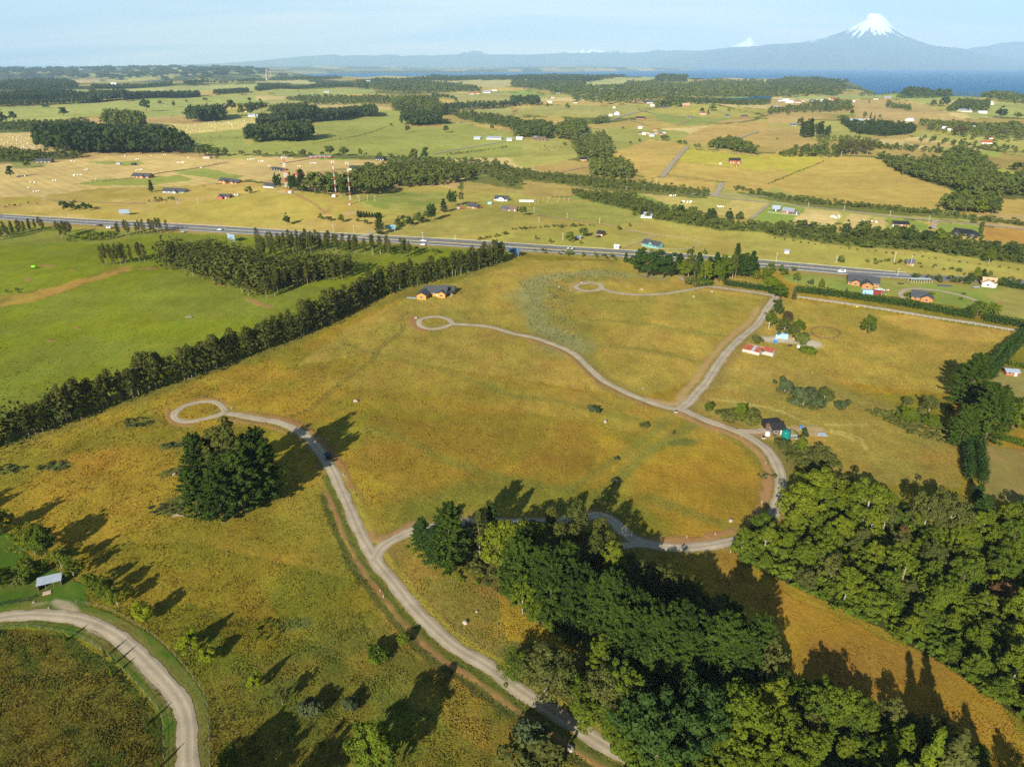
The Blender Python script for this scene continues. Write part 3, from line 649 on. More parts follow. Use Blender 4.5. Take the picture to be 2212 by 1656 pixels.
for off in (-0.9, 0.9):
 stroke(None, 0.9, (0.13, 0.11, 0.03), 0.75, pre=offset_line(T(1, 1, (1330, 1030), (1255, 1070), (1265, 1180), (1200, 1250), (1060, 1350), (1000, 1450), (880, 1540), (730, 1650)) + T(1, 2, (500, 190), (400, 240), (280, 285)), off))
 stroke(None, 0.7, (0.15, 0.12, 0.03), 0.65, pre=offset_line(T(0, 2, (1800, 90), (1560, 130), (1400, 190), (1330, 250), (1400, 320), (1500, 370), (1620, 400)), off * 0.9))
 stroke(None, 0.7, (0.16, 0.12, 0.03), 0.6, pre=offset_line(T(2, 2, (640, -20), (660, 60), (720, 120), (800, 160)), off * 0.8))
 stroke(None, 0.6, (0.16, 0.12, 0.03), 0.6, pre=offset_line(T(1, 2, (1040, 1030), (1030, 990), (1100, 960), (1220, 975), (1260, 1000)), off * 1.4))
RING = T(3, 1, (372, 1200), (400, 1172), (480, 1165), (560, 1178), (620, 1210), (615, 1240), (560, 1260), (480, 1262), (400, 1240))
stroke(RING, 0.8, (0.15, 0.12, 0.05), 0.5, closed=True, rough=0.3)
stroke(T(3, 1, (0, 1270), (200, 1280), (390, 1310)), 9.5, (0.52, 0.45, 0.34), 0.95, rough=0.5, tf=0.1)
stroke(T(3, 2, (200, 385), (420, 380), (440, 420), (380, 430)), 3.6, (0.42, 0.30, 0.17), 0.8, tf=0.1)
stroke(T(2, 2, (2090, 430), (2150, 420), (2200, 450)), 4, (0.34, 0.20, 0.10), 0.8, tf=0.1)
stroke(T(0, 3, (480, 215), (560, 260), (640, 320)), 2.4, (0.36, 0.29, 0.20), 0.8, rough=0.8)
stroke(T(0, 3, (300, 255), (400, 240)), 1.4, (0.30, 0.24, 0.14), 0.6, rough=0.8)
stroke(T(0, 3, (760, 480), (900, 530)), 0.8, (0.34, 0.27, 0.18), 0.8, rough=0.8)
stroke(T(0, 3, (1160, 760), (1260, 880), (1400, 1020), (1480, 1130)), 0.9, (0.34, 0.27, 0.18), 0.8, rough=1.0)
for P, w in ((HWY, 22),):
 stroke(P, w, (0.30, 0.215, 0.07), 0.85, rough=0.4)
road(HWY, 7.6, 'highway', 'asphalt'); road(HWY2, 7.6, 'highway', 'asphalt')
road(MAIN, 4.0); road(LOOP1 + [LOOP1[0]], 3.1); road(EAST, 4.2); road(EAST2, 3.2); road(LOOPR, 3.4); road(LOOP2 + [LOOP2[0]], 3.2)
road(NORTH, 4.6); road(LOOP3L, 3.4); road(LOOP3 + [LOOP3[0]], 3.6); road(LANE, 3.6, 'gravel_lane'); road(YARDR, 4.2)
road(LANE2, 5.5, 'gravel_lane'); road(T(3, 1, (1440, 245), (1425, 320)), 5.0, 'gravel_lane'); road(T(2, 1, (1735, 40), (1790, -30)) + T(2, 0, (1810, 1580)), 7.0, 'gravel_lane')
road(T(2, 0, (1290, 1530), (1330, 1480), (1400, 1390), (1510, 1270)), 7.5, 'gravel_lane')
road(T(2, 1, (2060, 230), (2208, 110)), 4.0, 'gravel_lane')
road(T(3, 1, (1170, 920), (1140, 880), (1180, 845), (1280, 835), (1450, 850), (1650, 890), (1800, 940)), 3.4, 'gravel_lane')
road(T(1, 1, (1030, 345), (940, 375), (880, 390), (760, 390)), 6.0, 'gravel_lane')
road(T(2, 2, (1960, 405), (2080, 410), (2190, 395)), 4.0)
road(T(2, 1, (220, 200), (500, 240), (900, 300), (1000, 330), (1210, 375)), 2.8, 'dirt_track', 'dirt')
road(T(2, 1, (940, 490), (1240, 380)), 2.6, 'dirt_track', 'dirt')
road(T(2, 0, (830, 1050), (980, 995), (1220, 940)), 7, 'gravel_lane'); road(T(2, 0, (900, 1040), (1000, 1035), (1180, 1085)), 6, 'dirt_track', 'dirt')
road(T(2, 0, (1800, 1250), (1960, 1190), (2120, 1140)), 8, 'gravel_lane'); road(T(2, 0, (1420, 1085), (1520, 1045)), 6, 'dirt_track', 'dirt')
road(T(1, 0, (1520, 1333), (1800, 1280), (2150, 1222)), 6, 'gravel_lane'); road(T(2, 0, (1780, 950), (1860, 990)), 6, 'gravel_lane')
road(T(0, 0, (870, 1565), (1150, 1535), (1400, 1490), (1700, 1450), (1960, 1400)), 4, 'dirt_track', 'dirt'); road(T(1, 0, (200, 1415), (480, 1370), (640, 1352)), 5, 'dirt_track', 'dirt')
road(T(0, 1, (400, 70), (800, 90), (1250, 100)), 3, 'dirt_track', 'dirt')
road(T(2, 1, (1430, 730), (1500, 765), (1640, 800)), 3.6, 'gravel_lane')
road(T(2, 0, (410, 1490), (540, 1460), (700, 1435)), 5, 'dirt_track', 'dirt')
def ribbon(line, width, lift, n=8, jit=0.06, half=None):
 W0 = world_line(line, n); W = [W0[0]]
 for a, b in zip(W0[:-1], W0[1:]):                 # even steps, finer close by
  l = math.hypot(b[0] - a[0], b[1] - a[1]); k = max(1, int(l / max(1.0, math.hypot(*b) * 0.008)))
  W += [(a[0] + (b[0] - a[0]) * (j + 1) / k, a[1] + (b[1] - a[1]) * (j + 1) / k) for j in range(k)]
 WA = np.array(W); e1 = fbm(WA[:, 0], WA[:, 1], 4.0, 3, 61) - 0.5; e2 = fbm(WA[:, 0], WA[:, 1], 4.0, 3, 67) - 0.5
 V = []; Fc = []
 for i in range(len(W)):
  a = W[max(i - 1, 0)]; b = W[min(i + 1, len(W) - 1)]
  dx, dy = b[0] - a[0], b[1] - a[1]; l = math.hypot(dx, dy) or 1
  nx, ny = dy / l, -dx / l
  d = math.hypot(*W[i])
  lf = lift + max(0.0, (d - 250) * 0.0005)
  for k in range(5):
   s = (k - 2) / 2
   wj = 1 + ((jit * 3.2 * (e1[i] if s < 0 else e2[i]) + jit * 0.35 * rnd.uniform(-1, 1)) if abs(s) == 1 else 0)
   x = W[i][0] + nx * s * width * 0.5 * wj; y = W[i][1] + ny * s * width * 0.5 * wj
   V.append((x, y, hz(x, y) + lf + (0.05 if abs(s) < 1 else -0.02)))
 for i in range(len(W) - 1):
  for k in range(4):
   a = i * 5 + k
   Fc.append((a, a + 1, a + 6, a + 5))
 return V, [f[::-1] for f in Fc]
def gravel_mat(name, col, var):
 m, t, b = new_mat(name)
 g = N(t, 'ShaderNodeNewGeometry')
 n1_ = N(t, 'ShaderNodeTexNoise', i_Scale=0.16, i_Detail=7.0, i_Roughness=0.62); L(t, g.outputs['Position'], n1_.inputs[0])
 n2_ = N(t, 'ShaderNodeTexNoise', i_Scale=3.5, i_Detail=5.0, i_Roughness=0.75); L(t, g.outputs['Position'], n2_.inputs[0])
 uv = N(t, 'ShaderNodeAttribute', attribute_name='across')
 w1 = N(t, 'ShaderNodeMath', operation='ABSOLUTE'); L(t, uv.outputs['Fac'], w1.inputs[0])
 w2 = N(t, 'ShaderNodeMath', operation='SUBTRACT', i_1=0.42); L(t, w1.outputs[0], w2.inputs[0])
 w3 = N(t, 'ShaderNodeMath', operation='ABSOLUTE'); L(t, w2.outputs[0], w3.inputs[0])
 w4 = N(t, 'ShaderNodeMapRange', i_1=0.0, i_2=0.36, i_3=1.16, i_4=0.86); L(t, w3.outputs[0], w4.inputs[0])
 a = N(t, 'ShaderNodeMapRange', i_1=0.3, i_2=0.7, i_3=1 - var, i_4=1 + var); L(t, n1_.outputs[0], a.inputs[0])
 c = N(t, 'ShaderNodeMapRange', i_1=0.3, i_2=0.7, i_3=0.82, i_4=1.18); L(t, n2_.outputs[0], c.inputs[0])
 m1_ = N(t, 'ShaderNodeMath', operation='MULTIPLY'); L(t, a.outputs[0], m1_.inputs[0]); L(t, c.outputs[0], m1_.inputs[1])
 m2_ = N(t, 'ShaderNodeMath', operation='MULTIPLY'); L(t, m1_.outputs[0], m2_.inputs[0]); L(t, w4.outputs[0], m2_.inputs[1])
 v = N(t, 'ShaderNodeVectorMath', operation='SCALE'); v.inputs[0].default_value = col
 L(t, m2_.outputs[0], v.inputs['Scale']); L(t, v.outputs[0], b.inputs['Base Color'])
 b.inputs['Roughness'].default_value = 0.95; b.inputs['Specular IOR Level'].default_value = 0.15
 bp = N(t, 'ShaderNodeBump', i_Strength=0.5, i_Distance=0.06); L(t, n2_.outputs[0], bp.inputs['Height']); L(t, bp.outputs[0], b.inputs['Normal'])
 return m
RM = {'gravel': gravel_mat('gravel', (0.385, 0.32, 0.225), 0.2), 'dirt': gravel_mat('dirt', (0.38, 0.28, 0.14), 0.2),
      'asphalt': gravel_mat('asphalt', (0.165, 0.17, 0.185), 0.12)}
for i, (name, line, width, mat, closed, n) in enumerate(ROADS):
 V, Fc = ribbon(line, width, 0.03 + 0.005 * i, n, 0.02 if mat == 'asphalt' else 0.20)
 me = mesh_py(name, V, Fc, RM[mat])
 at_ = me.attributes.new('across', 'FLOAT', 'POINT')
 at_.data.foreach_set('value', np.tile(np.array([-1, -0.5, 0, 0.5, 1], np.float32), len(V) // 5))
 link(name, me, kind='structure')
paint_white = simple('road_paint', (0.75, 0.75, 0.72), 0.6, 0.1)
paint_yellow = simple('road_paint_yellow', (0.72, 0.55, 0.18), 0.6, 0.1)
def marking(line, off, w, mat, lift, dash=None, name='road_marking'):
 W = offset_line(line, off, 10); V = []; Fc = []
 for i in range(len(W) - 1):
  if dash and i % 2: continue
  a, b = W[i], W[i + 1]
  if dash: b = (a[0] + (b[0] - a[0]) * 0.7, a[1] + (b[1] - a[1]) * 0.7)
  dx, dy = b[0] - a[0], b[1] - a[1]; l = math.hypot(dx, dy) or 1; nx, ny = dy / l * w / 2, -dx / l * w / 2
  k = len(V)
  za = hz(*a) + lift + max(0, (math.hypot(*a) - 250) * 0.0005); zb = hz(*b) + lift + max(0, (math.hypot(*b) - 250) * 0.0005)
  V += [(a[0] - nx, a[1] - ny, za), (b[0] - nx, b[1] - ny, zb), (b[0] + nx, b[1] + ny, zb), (a[0] + nx, a[1] + ny, za)]
  Fc.append((k + 3, k + 2, k + 1, k))
 link(name, mesh_py(name, V, Fc, mat), kind='structure')
for ln in (HWY, HWY2):
 marking(ln, -3.4, 0.16, paint_white, 0.20); marking(ln, 3.4, 0.16, paint_white, 0.20); marking(ln, 0, 0.2, paint_white, 0.20, dash=True)
gmat, t, b = new_mat('sward')
g = N(t, 'ShaderNodeNewGeometry')
ca = N(t, 'ShaderNodeAttribute', attribute_name='cover')
ta = N(t, 'ShaderNodeAttribute', attribute_name='tuft')
ma = N(t, 'ShaderNodeAttribute', attribute_name='mown')
mp = N(t, 'ShaderNodeMapping'); mp.inputs['Rotation'].default_value = (0, 0, 0.5); mp.inputs['Scale'].default_value = (1.0, 0.55, 1.0)
L(t, g.outputs['Position'], mp.inputs[0])
na_ = N(t, 'ShaderNodeTexNoise', i_Scale=0.17, i_Detail=7.0, i_Roughness=0.68, i_Distortion=0.6); L(t, mp.outputs[0], na_.inputs[0])
nb_ = N(t, 'ShaderNodeTexNoise', i_Scale=1.15, i_Detail=5.0, i_Roughness=0.72, i_Distortion=0.8); L(t, mp.outputs[0], nb_.inputs[0])
nc_ = N(t, 'ShaderNodeTexNoise', i_Scale=0.055, i_Detail=4.0, i_Roughness=0.6, i_Distortion=0.5); L(t, g.outputs['Position'], nc_.inputs[0])
ra = N(t, 'ShaderNodeMapRange', i_1=0.30, i_2=0.70, i_3=0.78, i_4=1.22); L(t, na_.outputs[0], ra.inputs[0])
rb = N(t, 'ShaderNodeMapRange', i_1=0.30, i_2=0.72, i_3=0.74, i_4=1.26); L(t, nb_.outputs[0], rb.inputs[0])
mm = N(t, 'ShaderNodeMath', operation='MULTIPLY'); L(t, ra.outputs[0], mm.inputs[0]); L(t, rb.outputs[0], mm.inputs[1])
one = N(t, 'ShaderNodeMix', data_type='FLOAT'); one.inputs['A'].default_value = 1.0; L(t, mm.outputs[0], one.inputs['B'])
tc = N(t, 'ShaderNodeMapRange', i_1=0.0, i_2=1.5, i_3=0.30, i_4=1.25, clamp=False); L(t, ta.outputs['Fac'], tc.inputs[0])
tcc = N(t, 'ShaderNodeClamp'); L(t, tc.outputs[0], tcc.inputs[0]); L(t, tcc.outputs[0], one.inputs['Factor'])
wv = N(t, 'ShaderNodeTexWave', wave_type='BANDS', bands_direction='DIAGONAL', i_Scale=0.035, i_Distortion=1.5, i_Detail=2.0)
wv.inputs['Detail Scale'].default_value = 0.4
L(t, g.outputs['Position'], wv.inputs[0])
wr = N(t, 'ShaderNodeMapRange', i_1=0.0, i_2=1.0, i_3=0.92, i_4=1.05); L(t, wv.outputs['Fac'], wr.inputs[0])
wm = N(t, 'ShaderNodeMix', data_type='FLOAT'); wm.inputs['A'].default_value = 1.0; L(t, wr.outputs[0], wm.inputs['B']); L(t, ma.outputs['Fac'], wm.inputs['Factor'])
m2x = N(t, 'ShaderNodeMath', operation='MULTIPLY'); L(t, one.outputs['Result'], m2x.inputs[0]); L(t, wm.outputs['Result'], m2x.inputs[1])
sc = N(t, 'ShaderNodeVectorMath', operation='SCALE'); L(t, ca.outputs['Color'], sc.inputs[0]); L(t, m2x.outputs[0], sc.inputs['Scale'])
hs = N(t, 'ShaderNodeHueSaturation', i_Saturation=1.0, i_Value=1.0)
hr = N(t, 'ShaderNodeMapRange', i_1=0.3, i_2=0.7, i_3=0.490, i_4=0.515); L(t, nc_.outputs[0], hr.inputs[0]); L(t, hr.outputs[0], hs.inputs['Hue'])
L(t, sc.outputs[0], hs.inputs['Color']); L(t, hs.outputs[0], b.inputs['Base Color'])
b.inputs['Roughness'].default_value = 1.0; b.inputs['Specular IOR Level'].default_value = 0.0
bh = N(t, 'ShaderNodeMath', operation='MULTIPLY'); L(t, nb_.outputs[0], bh.inputs[0]); L(t, ta.outputs['Fac'], bh.inputs[1])
bp = N(t, 'ShaderNodeBump', i_Strength=0.55, i_Distance=0.75); L(t, bh.outputs[0], bp.inputs['Height']); L(t, bp.outputs[0], b.inputs['Normal'])
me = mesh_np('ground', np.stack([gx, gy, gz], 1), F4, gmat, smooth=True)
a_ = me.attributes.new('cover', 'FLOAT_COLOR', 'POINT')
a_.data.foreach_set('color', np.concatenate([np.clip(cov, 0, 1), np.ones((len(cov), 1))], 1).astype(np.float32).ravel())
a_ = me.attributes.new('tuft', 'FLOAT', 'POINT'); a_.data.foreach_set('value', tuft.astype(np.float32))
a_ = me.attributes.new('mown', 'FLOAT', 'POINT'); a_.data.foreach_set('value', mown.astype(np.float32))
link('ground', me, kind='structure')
lm, t, b = new_mat('lake_water')
b.inputs['Base Color'].default_value = (0.004, 0.060, 0.165, 1); b.inputs['Roughness'].default_value = 0.35
b.inputs['Specular IOR Level'].default_value = 0.0
g = N(t, 'ShaderNodeNewGeometry'); mp = N(t, 'ShaderNodeMapping'); mp.inputs['Scale'].default_value = (0.004, 0.0015, 1); L(t, g.outputs['Position'], mp.inputs[0])
n_ = N(t, 'ShaderNodeTexNoise', i_Scale=1.0, i_Detail=6.0, i_Roughness=0.7); L(t, mp.outputs[0], n_.inputs[0])
r_ = N(t, 'ShaderNodeMapRange', i_1=0.3, i_2=0.7, i_3=0.82, i_4=1.18); L(t, n_.outputs[0], r_.inputs[0])
v = N(t, 'ShaderNodeVectorMath', operation='SCALE'); v.inputs[0].default_value = (0.002, 0.115, 0.29); L(t, r_.outputs[0], v.inputs['Scale']); L(t, v.outputs[0], b.inputs['Base Color'])  # blue of the reflected sky put into the base colour, specular off
S = 47500.0
link('lake', mesh_py('lake', [(-S, 2000, LAKE_Z), (S, 2000, LAKE_Z), (S, S, LAKE_Z), (-S, S, LAKE_Z)], [(0, 1, 2, 3)], lm), kind='structure')
for poly in (T(2, 0, (1560, 858), (1800, 856), (2000, 852), (2208, 846)) + T(3, 0, (30, 842), (20, 862)) + T(2, 0, (2150, 880), (1900, 878), (1700, 866)), T(2, 0, (1130, 884), (1240, 876), (1250, 886), (1160, 892))):
 W = [ground(*q) for q in poly]; z = max(w[2] for w in W) + 3.0
 link('bay', mesh_py('bay', [(w[0], w[1], z) for w in W], [tuple(range(len(W)))[::-1]], lm), kind='structure')
def rock_mat(name, snow_lo=None, snow_hi=None, base=(0.055, 0.075, 0.055)):
 m, t, b = new_mat(name)
 g = N(t, 'ShaderNodeNewGeometry')
 n_ = N(t, 'ShaderNodeTexNoise', i_Scale=0.0011, i_Detail=7.0, i_Roughness=0.65); L(t, g.outputs['Position'], n_.inputs[0])
 rr = N(t, 'ShaderNodeMapRange', i_1=0.3, i_2=0.7, i_3=0.7, i_4=1.4); L(t, n_.outputs[0], rr.inputs[0])
 v = N(t, 'ShaderNodeVectorMath', operation='SCALE'); v.inputs[0].default_value = base; L(t, rr.outputs[0], v.inputs['Scale'])
 b.inputs['Roughness'].default_value = 0.95; b.inputs['Specular IOR Level'].default_value = 0.1
 if snow_lo is None:
  L(t, v.outputs[0], b.inputs['Base Color']); return m
 sp = N(t, 'ShaderNodeSeparateXYZ'); L(t, g.outputs['Position'], sp.inputs[0])
 at2 = N(t, 'ShaderNodeAttribute', attribute_name='gully')
 ad = N(t, 'ShaderNodeMath', operation='MULTIPLY_ADD', i_1=(snow_hi - snow_lo) * 1.0); L(t, at2.outputs['Fac'], ad.inputs[0]); L(t, sp.outputs[2], ad.inputs[2])
 ad2 = N(t, 'ShaderNodeMath', operation='MULTIPLY_ADD', i_1=(snow_hi - snow_lo) * 1.2); L(t, n_.outputs[0], ad2.inputs[0]); L(t, ad.outputs[0], ad2.inputs[2])
 f = N(t, 'ShaderNodeMapRange', i_1=snow_lo, i_2=snow_lo + 120.0); L(t, ad2.outputs[0], f.inputs[0])
 mx = N(t, 'ShaderNodeMix', data_type='RGBA'); mx.inputs['B'].default_value = (0.88, 0.90, 0.92, 1)
 L(t, f.outputs[0], mx.inputs['Factor']); L(t, v.outputs[0], mx.inputs['A']); L(t, mx.outputs['Result'], b.inputs['Base Color'])
 return m
def skyline_range(name, pts, D, width, mat, amp=60.0, seed=0, step=2.0):
 """a mountain range: its crest at distance D follows the skyline, slopes fall off both ways"""
 xs = np.arange(pts[0][0], pts[-1][0] + 0.1, step)
 ys = np.interp(xs, [p[0] for p in pts], [p[1] for p in pts])
 a = np.arctan2((xs - 1106) / FOC, CP + (828 - ys) / FOC * SP)
 tanv = np.array([ray(x, y)[2] / math.hypot(ray(x, y)[0], ray(x, y)[1]) for x, y in zip(xs, ys)])
 crest = CAM_H + tanv * D
 rows_ = np.linspace(-1, 1, 25)
 V = []; G = []
 for s in rows_:
  rr_ = D + s * width
  X = np.sin(a) * rr_; Y = np.cos(a) * rr_
  prof = np.clip(1 - np.abs(s), 0, 1) ** 1.15
  nz = (fbm(X, Y, width * 0.35, 5, seed) - 0.5) * 2
  ridge = 1 - np.abs(fbm(X, Y * 0.4, width * 0.16, 4, seed + 9) * 2 - 1) * 2
  Z = LAKE_Z - 40 + (crest - LAKE_Z + 40) * (prof * (1 - 0.22 * (1 - prof) * (nz + 0.6 * ridge) * 2)) + amp * nz * prof * (1 - prof) * 4
  V.append(np.stack([X, Y, Z], 1)); G.append(ridge)
 V = np.concatenate(V); n = len(xs); m = len(rows_)
 i_ = np.arange(n * m).reshape(m, n)
 Fq = np.stack([i_[:-1, :-1].ravel(), i_[:-1, 1:].ravel(), i_[1:, 1:].ravel(), i_[1:, :-1].ravel()], 1)
 me = mesh_np(name, V, Fq, mat, smooth=True)
 at3 = me.attributes.new('gully', 'FLOAT', 'POINT'); at3.data.foreach_set('value', np.concatenate(G).astype(np.float32) * 0.5)
 return link(name, me, kind='structure')
rk = rock_mat('mountain_slope'); rk_snow = rock_mat('snowy_slope', 1150.0, 1500.0); rk_snow2 = rock_mat('snowy_peak', 1000.0, 1450.0)
skyline_range('mountains', T(1, 0, (-700, 560), (-300, 548), (0, 527), (350, 492), (500, 482), (680, 470), (740, 484), (870, 476), (1050, 482), (1200, 487), (1430, 476), (1500, 481), (1700, 472), (1800, 462), (1900, 470), (2000, 471), (2208, 470)) + T(2, 0, (200, 475), (330, 464), (560, 462), (800, 455), (1000, 461), (1150, 450), (1260, 429), (1330, 440), (1440, 434), (1600, 440), (1700, 431), (1900, 407), (2100, 402), (2208, 401)) + T(3, 0, (100, 392), (250, 385), (400, 420), (700, 470), (1300, 480), (1700, 440), (1900, 470), (2300, 520)), 40500, 4500, rk, seed=3)
skyline_range('snowy_mountains', T(1, 0, (900, 520), (1000, 500), (1060, 478), (1120, 470), (1220, 474), (1280, 495), (1500, 500), (1720, 480), (1790, 448), (1830, 444), (1860, 438), (1900, 440), (1940, 442), (1970, 460), (2050, 480)) + T(2, 0, (0, 478), (380, 462), (500, 440), (590, 432), (620, 418), (650, 436), (690, 420), (740, 424), (800, 434), (880, 438), (960, 446), (1040, 458), (1200, 480), (1700, 470), (1880, 408), (1960, 375), (2010, 345), (2040, 318), (2062, 308), (2080, 330), (2110, 370), (2150, 400), (2208, 430)), 44500, 3000, rk_snow2, seed=8, step=1.0)
skyline_range('mountains', T(3, 0, (1500, 500), (1640, 450), (1700, 428), (1780, 408), (1900, 398), (2000, 372), (2060, 368), (2110, 362), (2208, 362), (2400, 350), (2700, 380), (3000, 400)), 43800, 3600, rk, seed=5)
VD = 38500.0
vx = 1885.0
VA = math.atan2((vx - 1106) / FOC, CP + (828 - 30) / FOC * SP)
pm = VD * 1.0 / math.cos(0) / FOC * (math.cos(VA) * CP + 0.0) * 1.0
def crest_z(px, py):
 rr = ray(px, py); return CAM_H + rr[2] / math.hypot(rr[0], rr[1]) * VD
left = [(1885, 30), (1879, 32.5), (1870, 38), (1850, 49), (1809, 70), (1772, 84), (1727, 94), (1659, 100), (1590, 106), (1480, 122), (1380, 150)]
right = [(1885, 30), (1891, 32.5), (1902, 41), (1922, 60), (1947, 75), (1984, 90), (2017, 101), (2047, 104), (2085, 108), (2120, 116), (2200, 132), (2290, 150)]
cxv, cyv = math.sin(VA) * VD, math.cos(VA) * VD
def off_m(px): # sideways metres from the axis at the volcano's distance
 rr = ray(px, 100); a_ = math.atan2(rr[0], rr[1]); return math.tan(a_ - VA) * VD
lr = np.array([abs(off_m(p[0])) for p in left]); lz = np.array([crest_z(*p) for p in left])
rr2 = np.array([abs(off_m(p[0])) for p in right]); rz = np.array([crest_z(*p) for p in right])
nth, nrd = 240, 90
rads = np.linspace(0, 1, nrd) ** 1.3 * 14500.0
V = []; G = []
for r_i in rads:
 th = np.linspace(0, 2 * math.pi, nth, endpoint=False)
 side = 0.5 + 0.5 * np.cos(th)          # 1 = right of the picture
 z = np.interp(r_i, rr2, rz) * side + np.interp(r_i, lr, lz) * (1 - side)
 gl = np.sin(th * 23 + 3 * np.sin(th * 5)) * 0.5 + np.sin(th * 41 + 2 * np.sin(th * 9 + r_i * 0.0012)) * 0.35 + (fbm(np.cos(th) * 30 + 50, np.sin(th) * 30 + r_i * 0.004 + 50, 3.0, 4, 2) - 0.5) * 2.2
 amp = 75 * sstep((r_i - 500) / 2500) * (1 - sstep((r_i - 9000) / 5000))
 z = z + gl * amp * (0.4 + 0.6 * np.abs(np.sin(th)))
 X = np.cos(th) * r_i; Y = np.sin(th) * r_i
 ux, uy = math.cos(VA), -math.sin(VA); fx_, fy_ = math.sin(VA), math.cos(VA)
 V.append(np.stack([cxv + X * ux + Y * fx_, cyv + X * uy + Y * fy_, z], 1)); G.append(gl)
V = np.concatenate(V); i_ = np.arange(nth * nrd).reshape(nrd, nth); j_ = np.roll(i_, -1, axis=1)
Fq = np.stack([i_[:-1].ravel(), i_[1:].ravel(), j_[1:].ravel(), j_[:-1].ravel()], 1)
me = mesh_np('volcano', V, Fq, rock_mat('volcano_slope', 1620.0, 2200.0, (0.060, 0.075, 0.07)), smooth=True)
at3 = me.attributes.new('gully', 'FLOAT', 'POINT'); at3.data.foreach_set('value', np.concatenate(G).astype(np.float32) * 0.55)
link('volcano', me, kind='structure')
HZ_D = 3.9e-5
hm = bpy.data.materials.new('haze'); hm.use_nodes = True
t = hm.node_tree; t.nodes.clear()
o_ = N(t, 'ShaderNodeOutputMaterial'); pv = N(t, 'ShaderNodeVolumePrincipled')
pv.inputs['Color'].default_value = (0.50, 0.75, 0.98, 1); pv.inputs['Density'].default_value = HZ_D; pv.inputs['Anisotropy'].default_value = -0.1
L(t, pv.outputs[0], o_.inputs['Volume'])
HS = 48600.0
mb = MB().box(-HS, -6000, -135, HS, HS, 3300)
mb.build('haze', hm, kind='stuff')
def leaf_mat(name, col, col2, trans=0.22):
 m = bpy.data.materials.new(name); m.use_nodes = True
 t = m.node_tree; t.nodes.clear()
 o_ = N(t, 'ShaderNodeOutputMaterial')
 g = N(t, 'ShaderNodeNewGeometry'); oi = N(t, 'ShaderNodeObjectInfo')
 n_ = N(t, 'ShaderNodeTexNoise', i_Scale=0.45, i_Detail=2.0)
 L(t, g.outputs['Position'], n_.inputs[0])
 f1 = N(t, 'ShaderNodeMath', operation='MULTIPLY_ADD', i_1=0.45); L(t, g.outputs['Random Per Island'], f1.inputs[0])
 f0 = N(t, 'ShaderNodeMath', operation='MULTIPLY', i_1=0.9); L(t, oi.outputs['Random'], f0.inputs[0]);
 f2 = N(t, 'ShaderNodeMath', operation='MULTIPLY_ADD', i_1=0.55); L(t, f0.outputs[0], f2.inputs[0]); L(t, f1.outputs[0], f2.inputs[2])
 n2_ = N(t, 'ShaderNodeMath', operation='SUBTRACT', i_1=0.5); L(t, n_.outputs[0], n2_.inputs[0])
 n3_ = N(t, 'ShaderNodeTexNoise', i_Scale=0.09, i_Detail=1.0); L(t, g.outputs['Position'], n3_.inputs[0])
 n4_ = N(t, 'ShaderNodeMath', operation='MULTIPLY_ADD', i_1=1.3, i_2=-0.65); L(t, n3_.outputs[0], n4_.inputs[0])
 n5_ = N(t, 'ShaderNodeMath', operation='ADD'); L(t, n2_.outputs[0], n5_.inputs[0]); L(t, n4_.outputs[0], n5_.inputs[1])
 L(t, n5_.outputs[0], f1.inputs[2])
 mx = N(t, 'ShaderNodeMix', data_type='RGBA'); mx.inputs['A'].default_value = (*col, 1); mx.inputs['B'].default_value = (*col2, 1)
 L(t, f2.outputs[0], mx.inputs['Factor'])
 br = N(t, 'ShaderNodeMapRange', i_1=0.0, i_2=1.0, i_3=0.72, i_4=1.25); L(t, g.outputs['Random Per Island'], br.inputs[0])
 sc_ = N(t, 'ShaderNodeVectorMath', operation='SCALE'); L(t, mx.outputs['Result'], sc_.inputs[0]); L(t, br.outputs[0], sc_.inputs['Scale'])
 d_ = N(t, 'ShaderNodeBsdfDiffuse'); tr = N(t, 'ShaderNodeBsdfTranslucent')
 L(t, sc_.outputs[0], d_.inputs['Color']); L(t, sc_.outputs[0], tr.inputs['Color'])
 ms = N(t, 'ShaderNodeMixShader', i_0=trans); L(t, d_.outputs[0], ms.inputs[1]); L(t, tr.outputs[0], ms.inputs[2])
 L(t, ms.outputs[0], o_.inputs['Surface'])
 return m
LM = {
 'broad': leaf_mat('broadleaf_leaves', (0.138, 0.178, 0.014), (0.062, 0.098, 0.013)),
 'bright': leaf_mat('bright_leaves', (0.160, 0.185, 0.014), (0.085, 0.125, 0.012)),
 'olive': leaf_mat('olive_leaves', (0.125, 0.130, 0.030), (0.070, 0.085, 0.022)),
 'pine': leaf_mat('conifer_needles', (0.062, 0.098, 0.013), (0.024, 0.046, 0.010), 0.15),
 'cypress': leaf_mat('cypress_needles', (0.048, 0.085, 0.016), (0.026, 0.052, 0.014), 0.15),
 'euca': leaf_mat('eucalyptus_leaves', (0.118, 0.122, 0.024), (0.056, 0.072, 0.016), 0.22),
 'grey': leaf_mat('grey_green_leaves', (0.085, 0.105, 0.045), (0.055, 0.080, 0.030)),
 'lime': leaf_mat('lime_leaves', (0.200, 0.235, 0.012), (0.140, 0.180, 0.010)),
 'far': leaf_mat('woodland_leaves', (0.135, 0.160, 0.030), (0.060, 0.085, 0.022)),
 'farlight': leaf_mat('scrub_leaves', (0.150, 0.170, 0.036), (0.085, 0.110, 0.028)),
 'fardark': leaf_mat('dark_woodland_leaves', (0.062, 0.086, 0.022), (0.030, 0.050, 0.017), 0.15),
 'weed': leaf_mat('weed_leaves', (0.24, 0.26, 0.12), (0.13, 0.16, 0.05)),
 'rust': leaf_mat('rusty_leaves', (0.17, 0.085, 0.035), (0.11, 0.075, 0.030)),
 'brown': leaf_mat('brown_leaves', (0.110, 0.085, 0.040), (0.070, 0.062, 0.028)),
}
